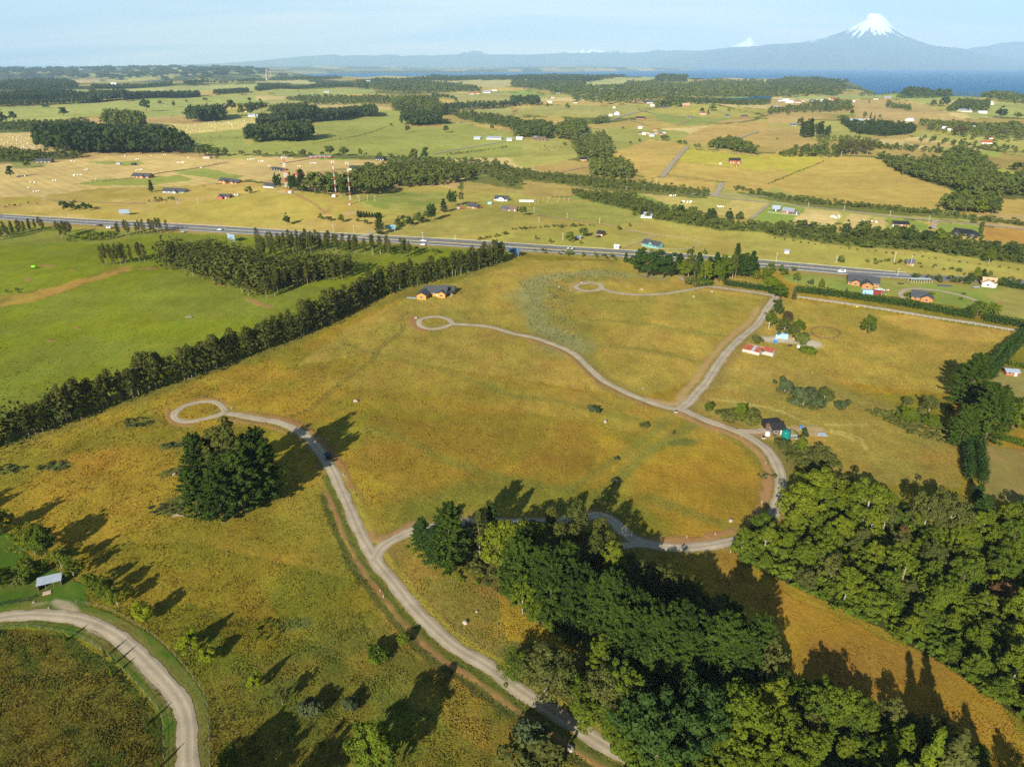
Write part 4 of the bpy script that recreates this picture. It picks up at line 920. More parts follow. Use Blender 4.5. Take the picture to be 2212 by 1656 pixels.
bark = simple('bark', (0.12, 0.09, 0.06), 0.9, 0.3, 1.5)
bark_pale = simple('pale_bark', (0.28, 0.22, 0.16), 0.9, 0.3, 0.8)
bark_grey = simple('grey_bark', (0.30, 0.27, 0.23), 0.9, 0.3, 0.8)
def unit(v): return v / np.maximum(np.linalg.norm(v, axis=-1, keepdims=True), 1e-9)
def leaves(P, Nrm, size, g, asp=1.5, dirv=None, jit=0.7):
 """one small quad per point, facing roughly Nrm"""
 n = len(P)
 nn = unit(Nrm + g.normal(0, jit, (n, 3)) * 0.6)
 a = g.normal(0, 1, (n, 3)) if dirv is None else dirv + g.normal(0, 0.35, (n, 3))
 a = unit(a - nn * (a * nn).sum(1, keepdims=True)); b_ = np.cross(nn, a)
 s = (size * g.uniform(0.65, 1.35, n))[:, None]
 a = a * s * asp * 0.5; b_ = b_ * s * 0.5
 V = np.stack([P - a, P + b_ * g.uniform(0.7, 1.2, (n, 1)) - a * 0.1, P + a, P - b_ * g.uniform(0.7, 1.2, (n, 1)) - a * 0.1], 1).reshape(-1, 3)
 Fq = np.arange(n * 4).reshape(n, 4)
 return V, Fq
def clumps_to_leaves(C, Rr, per, size, g, flat=0.8, asp=1.5, out=None, outw=0.0, shell=0.55):
 """puffs of leaves: centres C, radii Rr"""
 k = len(C); n = k * per
 d = unit(g.normal(0, 1, (n, 3)) + np.array([0, 0, 0.25]))
 rr = np.repeat(Rr, per)[:, None] * (shell + (1 - shell) * g.uniform(0, 1, (n, 1)) ** 0.5)
 P = np.repeat(C, per, 0) + d * rr * np.array([1, 1, flat])
 nn = d if out is None else unit(d + np.repeat(out, per, 0) * outw)
 return leaves(P, nn, size, g, asp)
def crown_broad(g, R_=4.0, H_=8.0, nclump=60, per=70, leaf=0.42, base=0.22, lump=0.30, shape=1.0):
 """rounded, uneven, billowy crown: bottom at base*H_, top at H_"""
 zc = H_ * (base + 1) / 2; hz_ = H_ * (1 - base) / 2
 lob = 3 + int(g.integers(0, 3)); ph = g.uniform(0, 6.28, 4)
 d = unit(g.normal(0, 1, (nclump, 3))); d[:, 2] = np.where(d[:, 2] < -0.55, -d[:, 2], d[:, 2]); d = unit(d)
 th = np.arctan2(d[:, 1], d[:, 0])
 wob = 1 + 0.17 * np.sin(lob * th + ph[0]) + 0.14 * np.sin(2 * th + ph[1]) + 0.14 * np.sin(4 * d[:, 2] + ph[2]) + g.normal(0, 0.15, nclump)
 rr = (0.55 + 0.32 * g.uniform(0, 1, nclump) ** 0.6) * wob
 C = d * rr[:, None] * np.array([R_, R_, hz_]) * np.array([1, 1, shape]) + np.array([0, 0, zc])
 Rr = lump * R_ * g.uniform(0.65, 1.25, nclump)
 return clumps_to_leaves(C, Rr, per, leaf, g, 0.75, out=unit(C - np.array([0, 0, zc - hz_ * 0.4])), outw=0.5)
def crown_pine(g, R_=5.0, H_=20.0, nb=70, per=60, leaf=0.5, base=0.12, upsweep=0.5, taper=0.75, plume=0.22):
 """conifer with separate feathery branch plumes"""
 z = base * H_ + (H_ * 0.97 - base * H_) * np.sort(g.uniform(0, 1, nb) ** 0.85)
 f = (z - base * H_) / (H_ * (1 - base))
 th = np.arange(nb) * 2.399 + g.uniform(-0.4, 0.4, nb)
 Lb = R_ * (np.clip(1 - f, 0, 1) ** taper * 0.92 + 0.10) * g.uniform(0.7, 1.15, nb) * np.where(f < 0.12, 0.75, 1)
 up = upsweep + 0.9 * f ** 2 + g.uniform(-0.12, 0.15, nb)
 D = unit(np.stack([np.cos(th), np.sin(th), up], 1))
 t_ = 0.25 + 0.75 * g.uniform(0, 1, (nb, per)) ** 0.7
 P = np.stack([np.zeros(nb), np.zeros(nb), z], 1)[:, None, :] + D[:, None, :] * (Lb[:, None] * t_)[:, :, None]
 w = plume * (Lb[:, None] * (1.15 - 0.75 * t_) + 0.3)
 P = P + g.normal(0, 1, (nb, per, 3)) * w[:, :, None] * np.array([0.55, 0.55, 0.38])
 P[:, :, 2] -= (t_ ** 2) * (Lb[:, None]) * 0.10
 nrm = unit(g.normal(0, 0.6, (nb, per, 3)) + np.array([0, 0, 0.9]) + D[:, None, :] * 0.5)
 dv = np.repeat(D[:, None, :], per, 1)
 return leaves(P.reshape(-1, 3), nrm.reshape(-1, 3), leaf, g, 2.2, dv.reshape(-1, 3), 0.5)
def crown_euca(g, R_=1.9, H_=17.0, base=0.38, ncl=16, per=60, leaf=0.42, lean=0.0):
 z = H_ * (base + (0.94 - base) * np.linspace(0, 1, ncl)) + g.normal(0, 0.25, ncl)
 f = (z / H_ - base) / (1 - base)
 rr = R_ * np.sin(np.clip(f * 0.82 + 0.14, 0, 1) * math.pi) ** 0.8
 th = g.uniform(0, 6.28, ncl)
 C = np.stack([np.cos(th) * rr * 0.55, np.sin(th) * rr * 0.55, z], 1)
 Rr = rr * g.uniform(0.35, 0.65, ncl) + 0.3
 return clumps_to_leaves(C, Rr, per, leaf, g, 1.35, asp=1.9)
def crown_column(g, R_=2.0, H_=14.0, base=0.06, ncl=46, per=50, leaf=0.4, tip=0.6):
 f = g.uniform(0, 1, ncl); z = H_ * (base + (0.96 - base) * f)
 rr = R_ * (np.clip(1 - f, 0.04, 1) ** tip) * (0.75 + 0.3 * np.sin(f * 3))
 th = g.uniform(0, 6.28, ncl)
 C = np.stack([np.cos(th) * rr * 0.7, np.sin(th) * rr * 0.7, z], 1)
 return clumps_to_leaves(C, rr * 0.35 + 0.35, per, leaf, g, 1.4, asp=1.7, out=unit(np.stack([np.cos(th), np.sin(th), 0.3 + 0 * th], 1)), outw=0.5)
def trunk_mb(g, H_, r0, limbs=5, spread=2.0, lean=0.0, z0=0.35, top=0.85, n=6):
 mb = MB(); pts = []; rad_ = []
 k = 6; lx, ly = g.uniform(-1, 1, 2) * lean
 for i in range(k + 1):
  f = i / k
  pts.append((lx * f * f + g.normal(0, 0.04) * i * 0.4, ly * f * f + g.normal(0, 0.04) * i * 0.4, H_ * top * f - (0.35 if i == 0 else 0)))
  rad_.append(r0 * (1 - f * 0.82) + 0.02)
 mb.path(pts, rad_, n)
 for j in range(limbs):
  f = z0 + (0.95 - z0) * (j + g.uniform(0, 0.6)) / max(limbs, 1)
  i = min(int(f * k), k - 1); a = Vector(pts[i]).lerp(Vector(pts[i + 1]), f * k - i)
  th = j * 2.4 + g.uniform(-0.5, 0.5); s = spread * (1.1 - f * 0.6) * g.uniform(0.7, 1.1)
  e = a + Vector((math.cos(th) * s, math.sin(th) * s, s * g.uniform(0.5, 1.0)))
  r1 = r0 * (1 - f * 0.8) * 0.45
  mid = a.lerp(e, 0.5) + Vector((0, 0, -0.08 * s))
  mb.path([a, mid, e], [r1, r1 * 0.7, r1 * 0.3], 4)
 return mb
PROTO = {}
def proto(key, crown, trunk, cmat, tmat, Hh):
 V, Fq = crown
 PROTO[key] = (mesh_np('crown_' + key, V, Fq, cmat), trunk.mesh('trunk_' + key, tmat), Hh)
G_ = lambda s: np.random.default_rng(s)
for i in range(7):
 g = G_(100 + i); sc_ = [1, 0.9, 1.1, 1.0, 0.85, 1.15, 1.0][i]
 proto('broad%d' % i, crown_broad(g, 4.2 * sc_, 9.0, 95, 72, 0.29, 0.10, 0.22), trunk_mb(g, 9, 0.26, 6, 2.6), LM['broad'], bark, 9.0)
for i in range(4):
 g = G_(120 + i)
 proto('light%d' % i, crown_broad(g, 3.8, 9.5, 90, 72, 0.27, 0.08, 0.21), trunk_mb(g, 9.5, 0.24, 6, 2.4), LM['bright'], bark_grey, 9.5)
for i in range(4):
 g = G_(130 + i)
 proto('olive%d' % i, crown_broad(g, 3.6, 8.5, 80, 64, 0.26, 0.12, 0.21), trunk_mb(g, 8.5, 0.22, 7, 2.6), LM['olive'], bark_grey, 8.5)
for i in range(2):
 g = G_(140 + i)
 proto('rust%d' % i, crown_broad(g, 3.8, 9.0, 44, 56, 0.42, 0.2, 0.30), trunk_mb(g, 9.0, 0.22, 7, 2.6), LM['rust' if i else 'brown'], bark_pale, 9.0)
for i in range(3):
 g = G_(150 + i)
 proto('round%d' % i, crown_broad(g, 1.75, 4.7, 44, 75, 0.22, 0.06, 0.34), trunk_mb(g, 4.7, 0.10, 4, 1.2), LM['lime'], bark, 4.7)
for i in range(6):
 g = G_(160 + i)
 proto('pine%d' % i, crown_pine(g, 9.2, 25.0, 120, 88, 0.52, 0.03, 0.45, 0.33, 0.15), trunk_mb(g, 25, 0.5, 8, 3.5), LM['pine'], bark, 25.0)
for i in range(4):
 g = G_(170 + i)
 proto('fir%d' % i, crown_pine(g, 5.0, 17.0, 95, 60, 0.46, 0.05, 0.34, 0.62, 0.17), trunk_mb(g, 17, 0.34, 5, 2.0), LM['cypress'], bark, 17.0)
for i in range(8):
 g = G_(180 + i)
 proto('euca%d' % i, crown_euca(g, [1.9, 1.6, 2.2, 1.8, 2.0, 1.5, 2.3, 1.7][i], 17.0, [0.26, 0.38, 0.22, 0.34, 0.18, 0.42, 0.30, 0.36][i], 26, 40, 0.36), trunk_mb(g, 17, 0.17, 5, 1.2, 0.5, 0.45, 0.93, 5), LM['euca'], bark_pale, 17.0)
for i in range(3):
 g = G_(190 + i)
 proto('gum%d' % i, crown_broad(g, 4.2, 22.0, 46, 70, 0.5, 0.30, 0.26), trunk_mb(g, 22, 0.4, 8, 3.6, 0.8, 0.35, 0.9), LM['euca'], bark_pale, 22.0)
for i in range(3):
 g = G_(200 + i)
 proto('column%d' % i, crown_column(g, 2.1, 14.0), trunk_mb(g, 14, 0.22, 3, 0.8), LM['olive' if i == 1 else 'broad'], bark, 14.0)
g = G_(210); proto('cone0', crown_column(g, 2.6, 11.0, 0.03, 60, 55, 0.35, 0.8), trunk_mb(g, 11, 0.2, 0), LM['grey'], bark, 11.0)
for i in range(3):
 g = G_(220 + i)
 proto('bush%d' % i, crown_broad(g, 1.6, 2.0, 26, 46, 0.26, 0.0, 0.36), trunk_mb(g, 1.8, 0.05, 4, 0.8, z0=0.1), LM[['broad', 'olive', 'farlight'][i]], bark, 2.0)
for i in range(2):
 g = G_(226 + i)
 proto('grey_bush%d' % i, crown_broad(g, 1.6, 2.2, 24, 46, 0.26, 0.0, 0.36), trunk_mb(g, 1.8, 0.05, 4, 0.8, z0=0.1), LM['grey'], bark_grey, 2.2)
g = G_(230); proto('dome0', crown_broad(g, 6.0, 12.0, 110, 75, 0.42, 0.03, 0.22), trunk_mb(g, 12, 0.4, 6, 3.0), LM['cypress'], bark, 12.0)
g = G_(231); proto('dome1', crown_broad(g, 4.6, 10.0, 100, 80, 0.36, 0.03, 0.22), trunk_mb(g, 10, 0.4, 6, 3.0), LM['broad'], bark, 10.0)
for i in range(4):
 g = G_(240 + i)
 proto('mid%d' % i, crown_broad(g, 4.0, 9.0, 26, 22, 1.05, 0.10, 0.34), trunk_mb(g, 9, 0.28, 0, n=4), LM[['far', 'broad', 'farlight', 'far'][i]], bark, 9.0)
for i in range(2):
 g = G_(250 + i)
 proto('middark%d' % i, crown_broad(g, 4.2, 12.0, 28, 24, 1.1, 0.05, 0.30), trunk_mb(g, 12, 0.3, 0, n=4), LM['fardark'], bark, 12.0)
 proto('midpine%d' % i, crown_pine(g, 4.2, 17.0, 40, 14, 1.3, 0.04, 0.3, 0.8), trunk_mb(g, 17, 0.3, 0, n=4), LM['fardark'], bark, 17.0)
def plant(key, name, label, cat, x, y, h, group=None, wide=1.0, rot=None, tip=0.0):
 c, tr, Hh = PROTO[key]
 s = h / Hh
 z = hz(x, y)
 o = thing(name, label, cat, (x, y, z - 0.05), rnd.uniform(0, 6.28) if rot is None else rot, group)
 o.scale = (s * wide, s * wide, s)
 if tip: o.rotation_euler[0] = tip
 link('crown', c, o); link('trunk', tr, o)
 return o
def grass_tufts():
 g = np.random.default_rng(77)
 n = 420000
 px = g.uniform(-60, 2272, n); py = 560 + 1130 * g.uniform(0, 1, n) ** 0.85
 u = (px - 1106.0) / FOC; v = (828.0 - py) / FOC
 dx, dy, dz = u, CP + v * SP, -SP + v * CP
 z = np.zeros(n)
 for i in range(5):
  k = (z - CAM_H) / dz; z = height(dx * k, dy * k)
 x = dx * k; y = dy * k
 a_ = np.arctan2(x, y); r_ = np.hypot(x, y)
 order = np.argsort(az); ai = np.clip(np.searchsorted(az, a_), 0, len(az) - 1)
 ri = np.clip(np.searchsorted(rad, r_), 0, len(rad) - 2)
 gi = ri * na + ai
 c = cov[gi]; tf = tuft[gi]
 keep = (g.uniform(0, 1, n) < np.clip(tf, 0, 1.4) / 1.4 * 0.95) & (tf > 0.45)
 x, y, z, c, r_, tf = x[keep], y[keep], z[keep], c[keep], r_[keep], tf[keep]
 ok = np.ones(len(x), bool)
 for name, line, width, mat, closed, nn in ROADS:
  Wl = np.array(world_line(line, 6)); lo = Wl.min(0) - 8; hi = Wl.max(0) + 8
  ii = np.nonzero((x > lo[0]) & (x < hi[0]) & (y > lo[1]) & (y < hi[1]))[0]
  if len(ii) == 0: continue
  d = np.full(len(ii), 1e9)
  for q in range(len(Wl) - 1):
   ex, ey = Wl[q + 1] - Wl[q]; t_ = np.clip(((x[ii] - Wl[q][0]) * ex + (y[ii] - Wl[q][1]) * ey) / (ex * ex + ey * ey + 1e-9), 0, 1)
   d = np.minimum(d, (x[ii] - Wl[q][0] - ex * t_) ** 2 + (y[ii] - Wl[q][1] - ey * t_) ** 2)
  ok[ii[np.sqrt(d) < width * 0.5 + 0.35]] = False
 ok &= r_ < 560
 x, y, z, c, r_, tf = x[ok], y[ok], z[ok], c[ok], r_[ok], tf[ok]
 if len(x) > 190000:
  s_ = g.choice(len(x), 190000, False); x, y, z, c, r_, tf = x[s_], y[s_], z[s_], c[s_], r_[s_], tf[s_]
 n = len(x)
 clump = fbm(x, y, 3.2, 3, 91); hh = (0.34 + 0.42 * sstep((clump - 0.35) / 0.35)) * (0.55 + 0.45 * tf) * g.uniform(0.6, 1.3, n) * np.clip(r_ / 230.0, 0.85, 1.5) * 0.37
 V = []; Cc = []
 th0 = 0.9 + 1.2 * (fbm(x, y, 18.0, 2, 93) - 0.5) * 4      # wind-combed lean
 for k in range(2):
  th = g.uniform(0, math.pi, n); w = hh * g.uniform(0.55, 0.95, n) + 0.10
  ax, ay = np.cos(th) * w * 0.5, np.sin(th) * w * 0.5
  lx, ly = np.cos(th0) * hh * 0.45 + g.normal(0, 0.12, n) * hh, np.sin(th0) * hh * 0.45 + g.normal(0, 0.12, n) * hh
  V.append(np.stack([np.stack([x - ax * 0.6, y - ay * 0.6, z - 0.04], 1), np.stack([x + ax * 0.6, y + ay * 0.6, z - 0.04], 1),
                           np.stack([x + ax * 1.2 + lx, y + ay * 1.2 + ly, z + hh * g.uniform(0.7, 1.1, n)], 1), np.stack([x - ax * 1.2 + lx, y - ay * 1.2 + ly, z + hh], 1)], 1).reshape(-1, 3))
  tint = g.uniform(0.86, 1.2, n)[:, None] * c * 1.06
  tint = tint * np.where(g.uniform(0, 1, n) < 0.2, 0.84, 1.0)[:, None] * (1 + g.normal(0, 0.05, (n, 3)))
  Cc.append(np.repeat(tint, 4, 0))
 V = np.concatenate(V); Cc = np.concatenate(Cc)
 gm = bpy.data.materials.new('grass_blades'); gm.use_nodes = True; t = gm.node_tree; t.nodes.clear()
 o_ = N(t, 'ShaderNodeOutputMaterial'); ca_ = N(t, 'ShaderNodeAttribute', attribute_name='cover')
 d_ = N(t, 'ShaderNodeBsdfDiffuse'); tr = N(t, 'ShaderNodeBsdfTranslucent'); ms = N(t, 'ShaderNodeMixShader', i_0=0.4)
 L(t, ca_.outputs['Color'], d_.inputs['Color']); L(t, ca_.outputs['Color'], tr.inputs['Color']); L(t, d_.outputs[0], ms.inputs[1]); L(t, tr.outputs[0], ms.inputs[2]); L(t, ms.outputs[0], o_.inputs['Surface'])
 me = mesh_np('grass', V, np.arange(len(V)).reshape(-1, 4), gm)
 at_ = me.attributes.new('cover', 'FLOAT_COLOR', 'POINT'); at_.data.foreach_set('color', np.concatenate([np.clip(Cc, 0, 1), np.ones((len(Cc), 1))], 1).astype(np.float32).ravel())
 tag(link('grass', me), 'tall dry and green grass of the meadows', 'grass', None, 'stuff')
grass_tufts()
SH = (math.sin(SUN_AZ - math.pi), math.cos(SUN_AZ - math.pi)); TE = math.tan(SUN_EL)
def top_h(px, py, ptop):
 """height of an upright thing whose foot is at a picture point and whose top is at picture row ptop"""
 x, y, z = ground(px, py); lo, hi = 0.2, 120.0
 for _ in range(30):
  m = (lo + hi) / 2
  if float(project(x, y, z + m)[1]) > ptop: lo = m
  else: hi = m
 return x, y, lo
def tip_top(tp, top):
 """foot and height from the tip of the shadow and the row of the crown's top"""
 X, Y, Z = ground(*tp); lo, hi = 0.5, 45.0
 for _ in range(30):
  m = (lo + hi) / 2; bx, by = X - SH[0] * m / TE, Y - SH[1] * m / TE
  v = float(project(bx, by, hz(bx, by) + m)[1])
  if v < top: lo = m
  else: hi = m
 return bx, by, m
def from_tip(tp, h):
 X, Y, Z = ground(*tp); return X - SH[0] * h / TE, Y - SH[1] * h / TE, h
def base_tip(bp, tp):
 a = ground(*bp); b_ = ground(*tp); d = math.hypot(b_[0] - a[0], b_[1] - a[1]); return a[0], a[1], d * TE * 1.15
KN = {'broad': 'broadleaf_tree', 'light': 'light_green_tree', 'olive': 'olive_green_tree', 'rust': 'rusty_tree', 'round': 'round_tree', 'pine': 'pine_tree',
      'fir': 'fir_tree', 'euca': 'eucalyptus_tree', 'gum': 'gum_tree', 'column': 'columnar_tree', 'cone': 'cone_tree', 'bush': 'shrub', 'grey_bush': 'grey_shrub',
      'dome': 'domed_tree', 'mid': 'leafy_tree', 'middark': 'dark_tree', 'midpine': 'dark_conifer'}
COUNT = {k: sum(1 for p_ in PROTO if p_.rstrip('0123456789') == k) for k in KN}
def pick(k): return k + str(rnd.randrange(COUNT[k])) if not k[-1].isdigit() else k
def put(k, label, x, y, h, group=None, wide=1.0, cat=None):
 kk = pick(k); st = kk.rstrip('0123456789')
 cat = cat or ('shrub' if 'bush' in st else 'tree')
 return plant(kk, KN[st], label, cat, x, y, h, group, wide)
def tree(k, label, c, r, bx, by, ty, wide=1.0, group=None):
 (px, py), (_, pt) = T(c, r, (bx, by), (bx, ty))
 x, y, h = top_h(px, py, pt); return put(k, label, x, y, h, group, wide)
TAKEN = []
def sample(polyP, spacing, seed=0, limit=999, edge=None):
 g = random.Random(seed); W = [ground(*q)[:2] for q in polyP]
 xs = [w[0] for w in W]; ys = [w[1] for w in W]; out = []; cell = {}
 A = abs(sum(W[i][0] * W[(i + 1) % len(W)][1] - W[(i + 1) % len(W)][0] * W[i][1] for i in range(len(W)))) / 2
 for _ in range(int(A / (spacing * spacing) * 14) + 60):
  x = g.uniform(min(xs), max(xs)); y = g.uniform(min(ys), max(ys)); ins = False
  for i in range(len(W)):
   ax, ay = W[i]; bx, by = W[(i + 1) % len(W)]
   if (ay > y) != (by > y) and x < ax + (y - ay) * (bx - ax) / (by - ay): ins = not ins
  if not ins: continue
  k = (int(x // spacing), int(y // spacing)); ok = True
  for ox in (-1, 0, 1):
   for oy in (-1, 0, 1):
    for q in cell.get((k[0] + ox, k[1] + oy), ()):
     if (q[0] - x) ** 2 + (q[1] - y) ** 2 < spacing * spacing: ok = False
  if not ok: continue
  cell.setdefault(k, []).append((x, y)); out.append((x, y))
  if len(out) >= limit: break
 return out
W = world_line(ROW_P, 6)
seg = [0.0]
for i in range(1, len(W)): seg.append(seg[-1] + math.hypot(W[i][0] - W[i - 1][0], W[i][1] - W[i - 1][1]))
s_ = 4.0; n_row = 0
WHERE = ['at the left edge of the photo', 'left of the nearest turning loop', 'above the nearest turning loop', 'just left of the gap in the row', 'just right of the gap in the row',
         'where the green pasture bends', 'beside the young grass strip', 'left of the orange log house', 'behind the orange log house', 'right of the orange log house', 'near the highway end of the row']
while s_ < seg[-1] and n_row < 225:
 i = max(j for j in range(len(seg)) if seg[j] <= s_); i = min(i, len(W) - 2)
 f = (s_ - seg[i]) / (seg[i + 1] - seg[i])
 x = W[i][0] + (W[i + 1][0] - W[i][0]) * f; y = W[i][1] + (W[i + 1][1] - W[i][1]) * f
 dx, dy = W[i + 1][0] - W[i][0], W[i + 1][1] - W[i][1]; l = math.hypot(dx, dy)
 o_ = rnd.choice([0.4, 3.6]) + rnd.uniform(-0.5, 0.5)
 x2, y2 = x - dy / l * o_, y + dx / l * o_
 px, py = project(x2, y2, 0.0)
 if not (383 < px < 397):
  w_i = int(min(len(WHERE) - 1, max(0, (px + 60) / 1160 * len(WHERE)) if px < 1200 else 10))
  hh = rnd.choice([rnd.uniform(11.5, 15), rnd.uniform(14.5, 19)])
  put('euca', 'slim eucalyptus of the long windbreak, ' + WHERE[w_i], x2, y2, hh, 'eucalyptus windbreak ' + WHERE[w_i], wide=rnd.uniform(1.15, 1.75)); n_row += 1
 s_ += rnd.uniform(1.7, 2.7)
for poly, sp, lab, lim, hr in [
 (T(0, 1, (1330, 640), (1540, 690), (1750, 765), (1950, 835), (2170, 910), (2208, 930)) + T(1, 1, (90, 940), (220, 875), (420, 805), (640, 775), (860, 745), (840, 700), (500, 700), (200, 740), (0, 700)) + T(0, 1, (1900, 620), (1500, 600)), 4.6, 'tall eucalyptus packed in the plantation wedge on the pasture', 80, (12.5, 15.5)),
 (T(0, 1, (880, 645), (1260, 603), (1250, 590), (880, 632)), 3.3, 'eucalyptus in the thin row at the left end of the plantation', 14, (13, 16)),
 (T(1, 1, (0, 590), (200, 585), (600, 530), (900, 550), (1400, 580), (1400, 555), (900, 520), (600, 470), (0, 480)), 5.2, 'bare-stemmed eucalyptus in the loose strip beside the highway', 52, (13, 17)),
 (T(0, 1, (500, 400), (640, 400), (620, 370), (500, 365)), 3.6, 'eucalyptus in the small clump below the highway at left', 7, (12, 14)),
 (T(0, 1, (1010, 395), (1450, 360), (1440, 345), (1010, 375)), 5.0, 'eucalyptus standing before the highway, above the plantation', 12, (12, 14)),
 (T(0, 1, (-100, 440), (400, 350), (380, 320), (-100, 380)), 4.4, 'dark eucalyptus of the block at the left edge by the highway', 20, (11, 13))]:
 for x, y in sample(poly, sp, 11, lim):
  px, py = project(x, y, 0); xs_ = [q[0] for q in poly]; f_ = (px - min(xs_)) / (max(xs_) - min(xs_))
  l2 = lab + (', left part' if f_ < 0.33 else ', middle part' if f_ < 0.66 else ', right part')
  put('euca', l2, x, y, rnd.uniform(*hr), l2.replace('tall ', ''), wide=rnd.uniform(1.0, 1.35))
for k, lab, b, t_, wd in [
 ('light', 'bright green tree by the lawn at the left edge, the uppermost there', T(0, 2, (40, 1275)), T(0, 2, (515, 1030)), 0.85),
 ('light', 'broad bright green tree beside the small animal pen', T(0, 2, (300, 1460)), T(0, 2, (790, 1170)), 1.3),
 ('broad', 'darker tree touching the bright tree by the animal pen', T(0, 2, (400, 1470)), T(0, 2, (925, 1215)), 1.0),
 ('light', 'tall yellow-green tree above the grey-roofed shed', T(0, 2, (540, 1600)), T(0, 2, (930, 1345)), 1.0),
 ('light', 'small yellow-green tree at the right end of the grey-roofed shed', T(0, 2, (640, 1660)), T(0, 2, (965, 1440)), 1.05),
 ('light', 'narrow yellow-green tree right of the shed, first of the row along the fence', T(0, 3, (790, 135)), T(0, 3, (1075, -100)), 1.0),
 ('light', 'pair-forming yellow-green tree, second of the row along the fence', T(0, 3, (900, 200)), T(0, 3, (1228, -35)), 1.25),
 ('light', 'yellow-green tree, third of the row along the fence', T(0, 3, (1020, 265)), T(0, 3, (1345, 40)), 1.2),
 ('round', 'round yellow-green tree standing alone above the bend of the fence', T(0, 3, (1250, 398)), T(0, 3, (1510, 180)), 1.35),
 ('round', 'left one of the two round yellow-green trees in the golden grass', T(0, 3, (1645, 645)), T(0, 3, (1862, 418)), 1.45),
 ('round', 'right one of the two round yellow-green trees in the golden grass', T(0, 3, (1812, 750)), T(0, 3, (2005, 558)), 1.4),
 ('round', 'small yellow-green tree at the lower edge of the golden slope', T(1, 3, (0, 990)), T(1, 3, (232, 772)), 0.9),
 ('olive', 'olive green tree in the rough grass below the golden slope', T(1, 3, (230, 1115)), T(1, 3, (478, 850)), 0.8),
 ('dome1', 'big round dark green tree at the bottom edge with a long shadow', T(1, 3, (1050, 1690)), T(1, 3, (1590, 892)), 0.85)]:
 x, y, h = base_tip(b[0], t_[0]); put(k, lab, x, y, h, wide=wd)
for bx, by, ty, k, lab in [(250, 1670, 1505, 'broad', 'leafy tree left of the grey-roofed shed'), (380, 1620, 1520, 'light', 'bright small tree between shed and lawn trees'), (40, 1690, 1590, 'broad', 'dark tree at the left edge above the grey-roofed shed'),
                           (-60, 1330, 1150, 'broad', 'half-hidden tree on the left edge of the lawn')]:
 tree(k, lab, 0, 2, bx, by, ty)
tree('broad', 'dark tree at the left edge above the gravel bend', 0, 3, 20, 115, -10); tree('bush', 'small shrub above the vegetable plot', 0, 3, 190, 70, 5)
tree('broad', 'dark bushy tree at the foot of the inner verge', 0, 3, 2010, 1690, 1490, 0.8)
tree('grey_bush', 'blue-green thorny shrub left of the centre bottom', 1, 3, 480, 1200, 1090, 0.9); tree('grey_bush', 'grey shrub with white flowers near the bottom', 1, 3, 820, 1150, 1070, 0.9)
tree('bush', 'low green shrub in the rough grass', 1, 3, 1060, 730, 650, 1.2); tree('bush', 'lone shrub near the ditch', 1, 3, 1280, 590, 530)
for tp, h, lab in [(T(1, 3, (270, 1210)), 15, 'first'), (T(1, 3, (385, 1300)), 14, 'second'), (T(1, 3, (765, 1358)), 15, 'third'), (T(0, 2, (60, 915)), 8, 'fourth'), (T(0, 2, (125, 952)), 8, 'fifth')]:
 x, y, h = from_tip(tp[0], h); put('broad', 'tree beyond the frame edge whose long shadow falls on the rough grass', x, y, h, 'trees casting shadows from outside the frame', 0.75)
for i, tp in enumerate(T(0, 3, (785, 408), (1122, 535), (1198, 595), (1185, 695), (1490, 1090), (1605, 1432))):
 x, y, h = from_tip(tp, 3.2); put('column', 'sapling on the inner verge of the gravel bend, ' + ['first from the left', 'upper of three close ones', 'middle of three close ones', 'lower of three close ones', 'fifth', 'last, near the bottom'][i], x, y, h, wide=0.8)
for bx, by, h, k, lab, wd in [
 (1740, 1170, 20, 'pine', 'dark pine at the lower left corner of the meadow clump', 0.85), (1930, 1190, 21, 'pine', 'dark pine at the foot of the meadow clump', 0.85),
 (1770, 960, 24, 'pine', 'dark pine on the upper left side of the meadow clump', 0.75), (2120, 1110, 24, 'pine', 'dark pine in the lower right part of the meadow clump', 0.85),
 (2310, 1010, 23, 'pine', 'tall dark pine at the right side of the meadow clump', 0.85), (2270, 880, 23, 'pine', 'tall dark pine behind the right side of the meadow clump', 0.75),
 (2180, 980, 23, 'pine', 'dark pine filling the heart of the meadow clump', 0.9), (1960, 1060, 21, 'pine', 'dark pine at the front of the meadow clump', 0.9),
 (2040, 980, 31, 'gum', 'tall brownish gum tree in the middle of the meadow clump', 1.0), (2130, 1010, 24, 'gum', 'smaller gum tree wedged among the clump pines', 0.8),
 (1900, 870, 23, 'gum', 'gum tree at the back of the meadow clump', 0.9)]:
 x, y, _ = ground(*T(0, 2, (bx, by))[0]); put(k, lab, x, y, h * 0.93, wide=wd * 1.2)
for bx, by, ty, k, lab, wd in [(1440, 1430, 1150, 'fir', 'small conifer beside the track junction', 1.25), (1680, 1600, 1080, 'pine', 'big dark conifer right of the track junction', 0.95), (1560, 1560, 1230, 'fir', 'low conifer filling the space by the big one', 1.3),
                               (1930, 1490, 1080, 'euca', 'slender tree with pale trunk right of the big conifer', 1.3), (2150, 1650, 1190, 'light', 'bright feathery tree at the start of the pine belt', 0.9)]:
 tree(k, lab, 1, 2, bx, by, ty, wd)
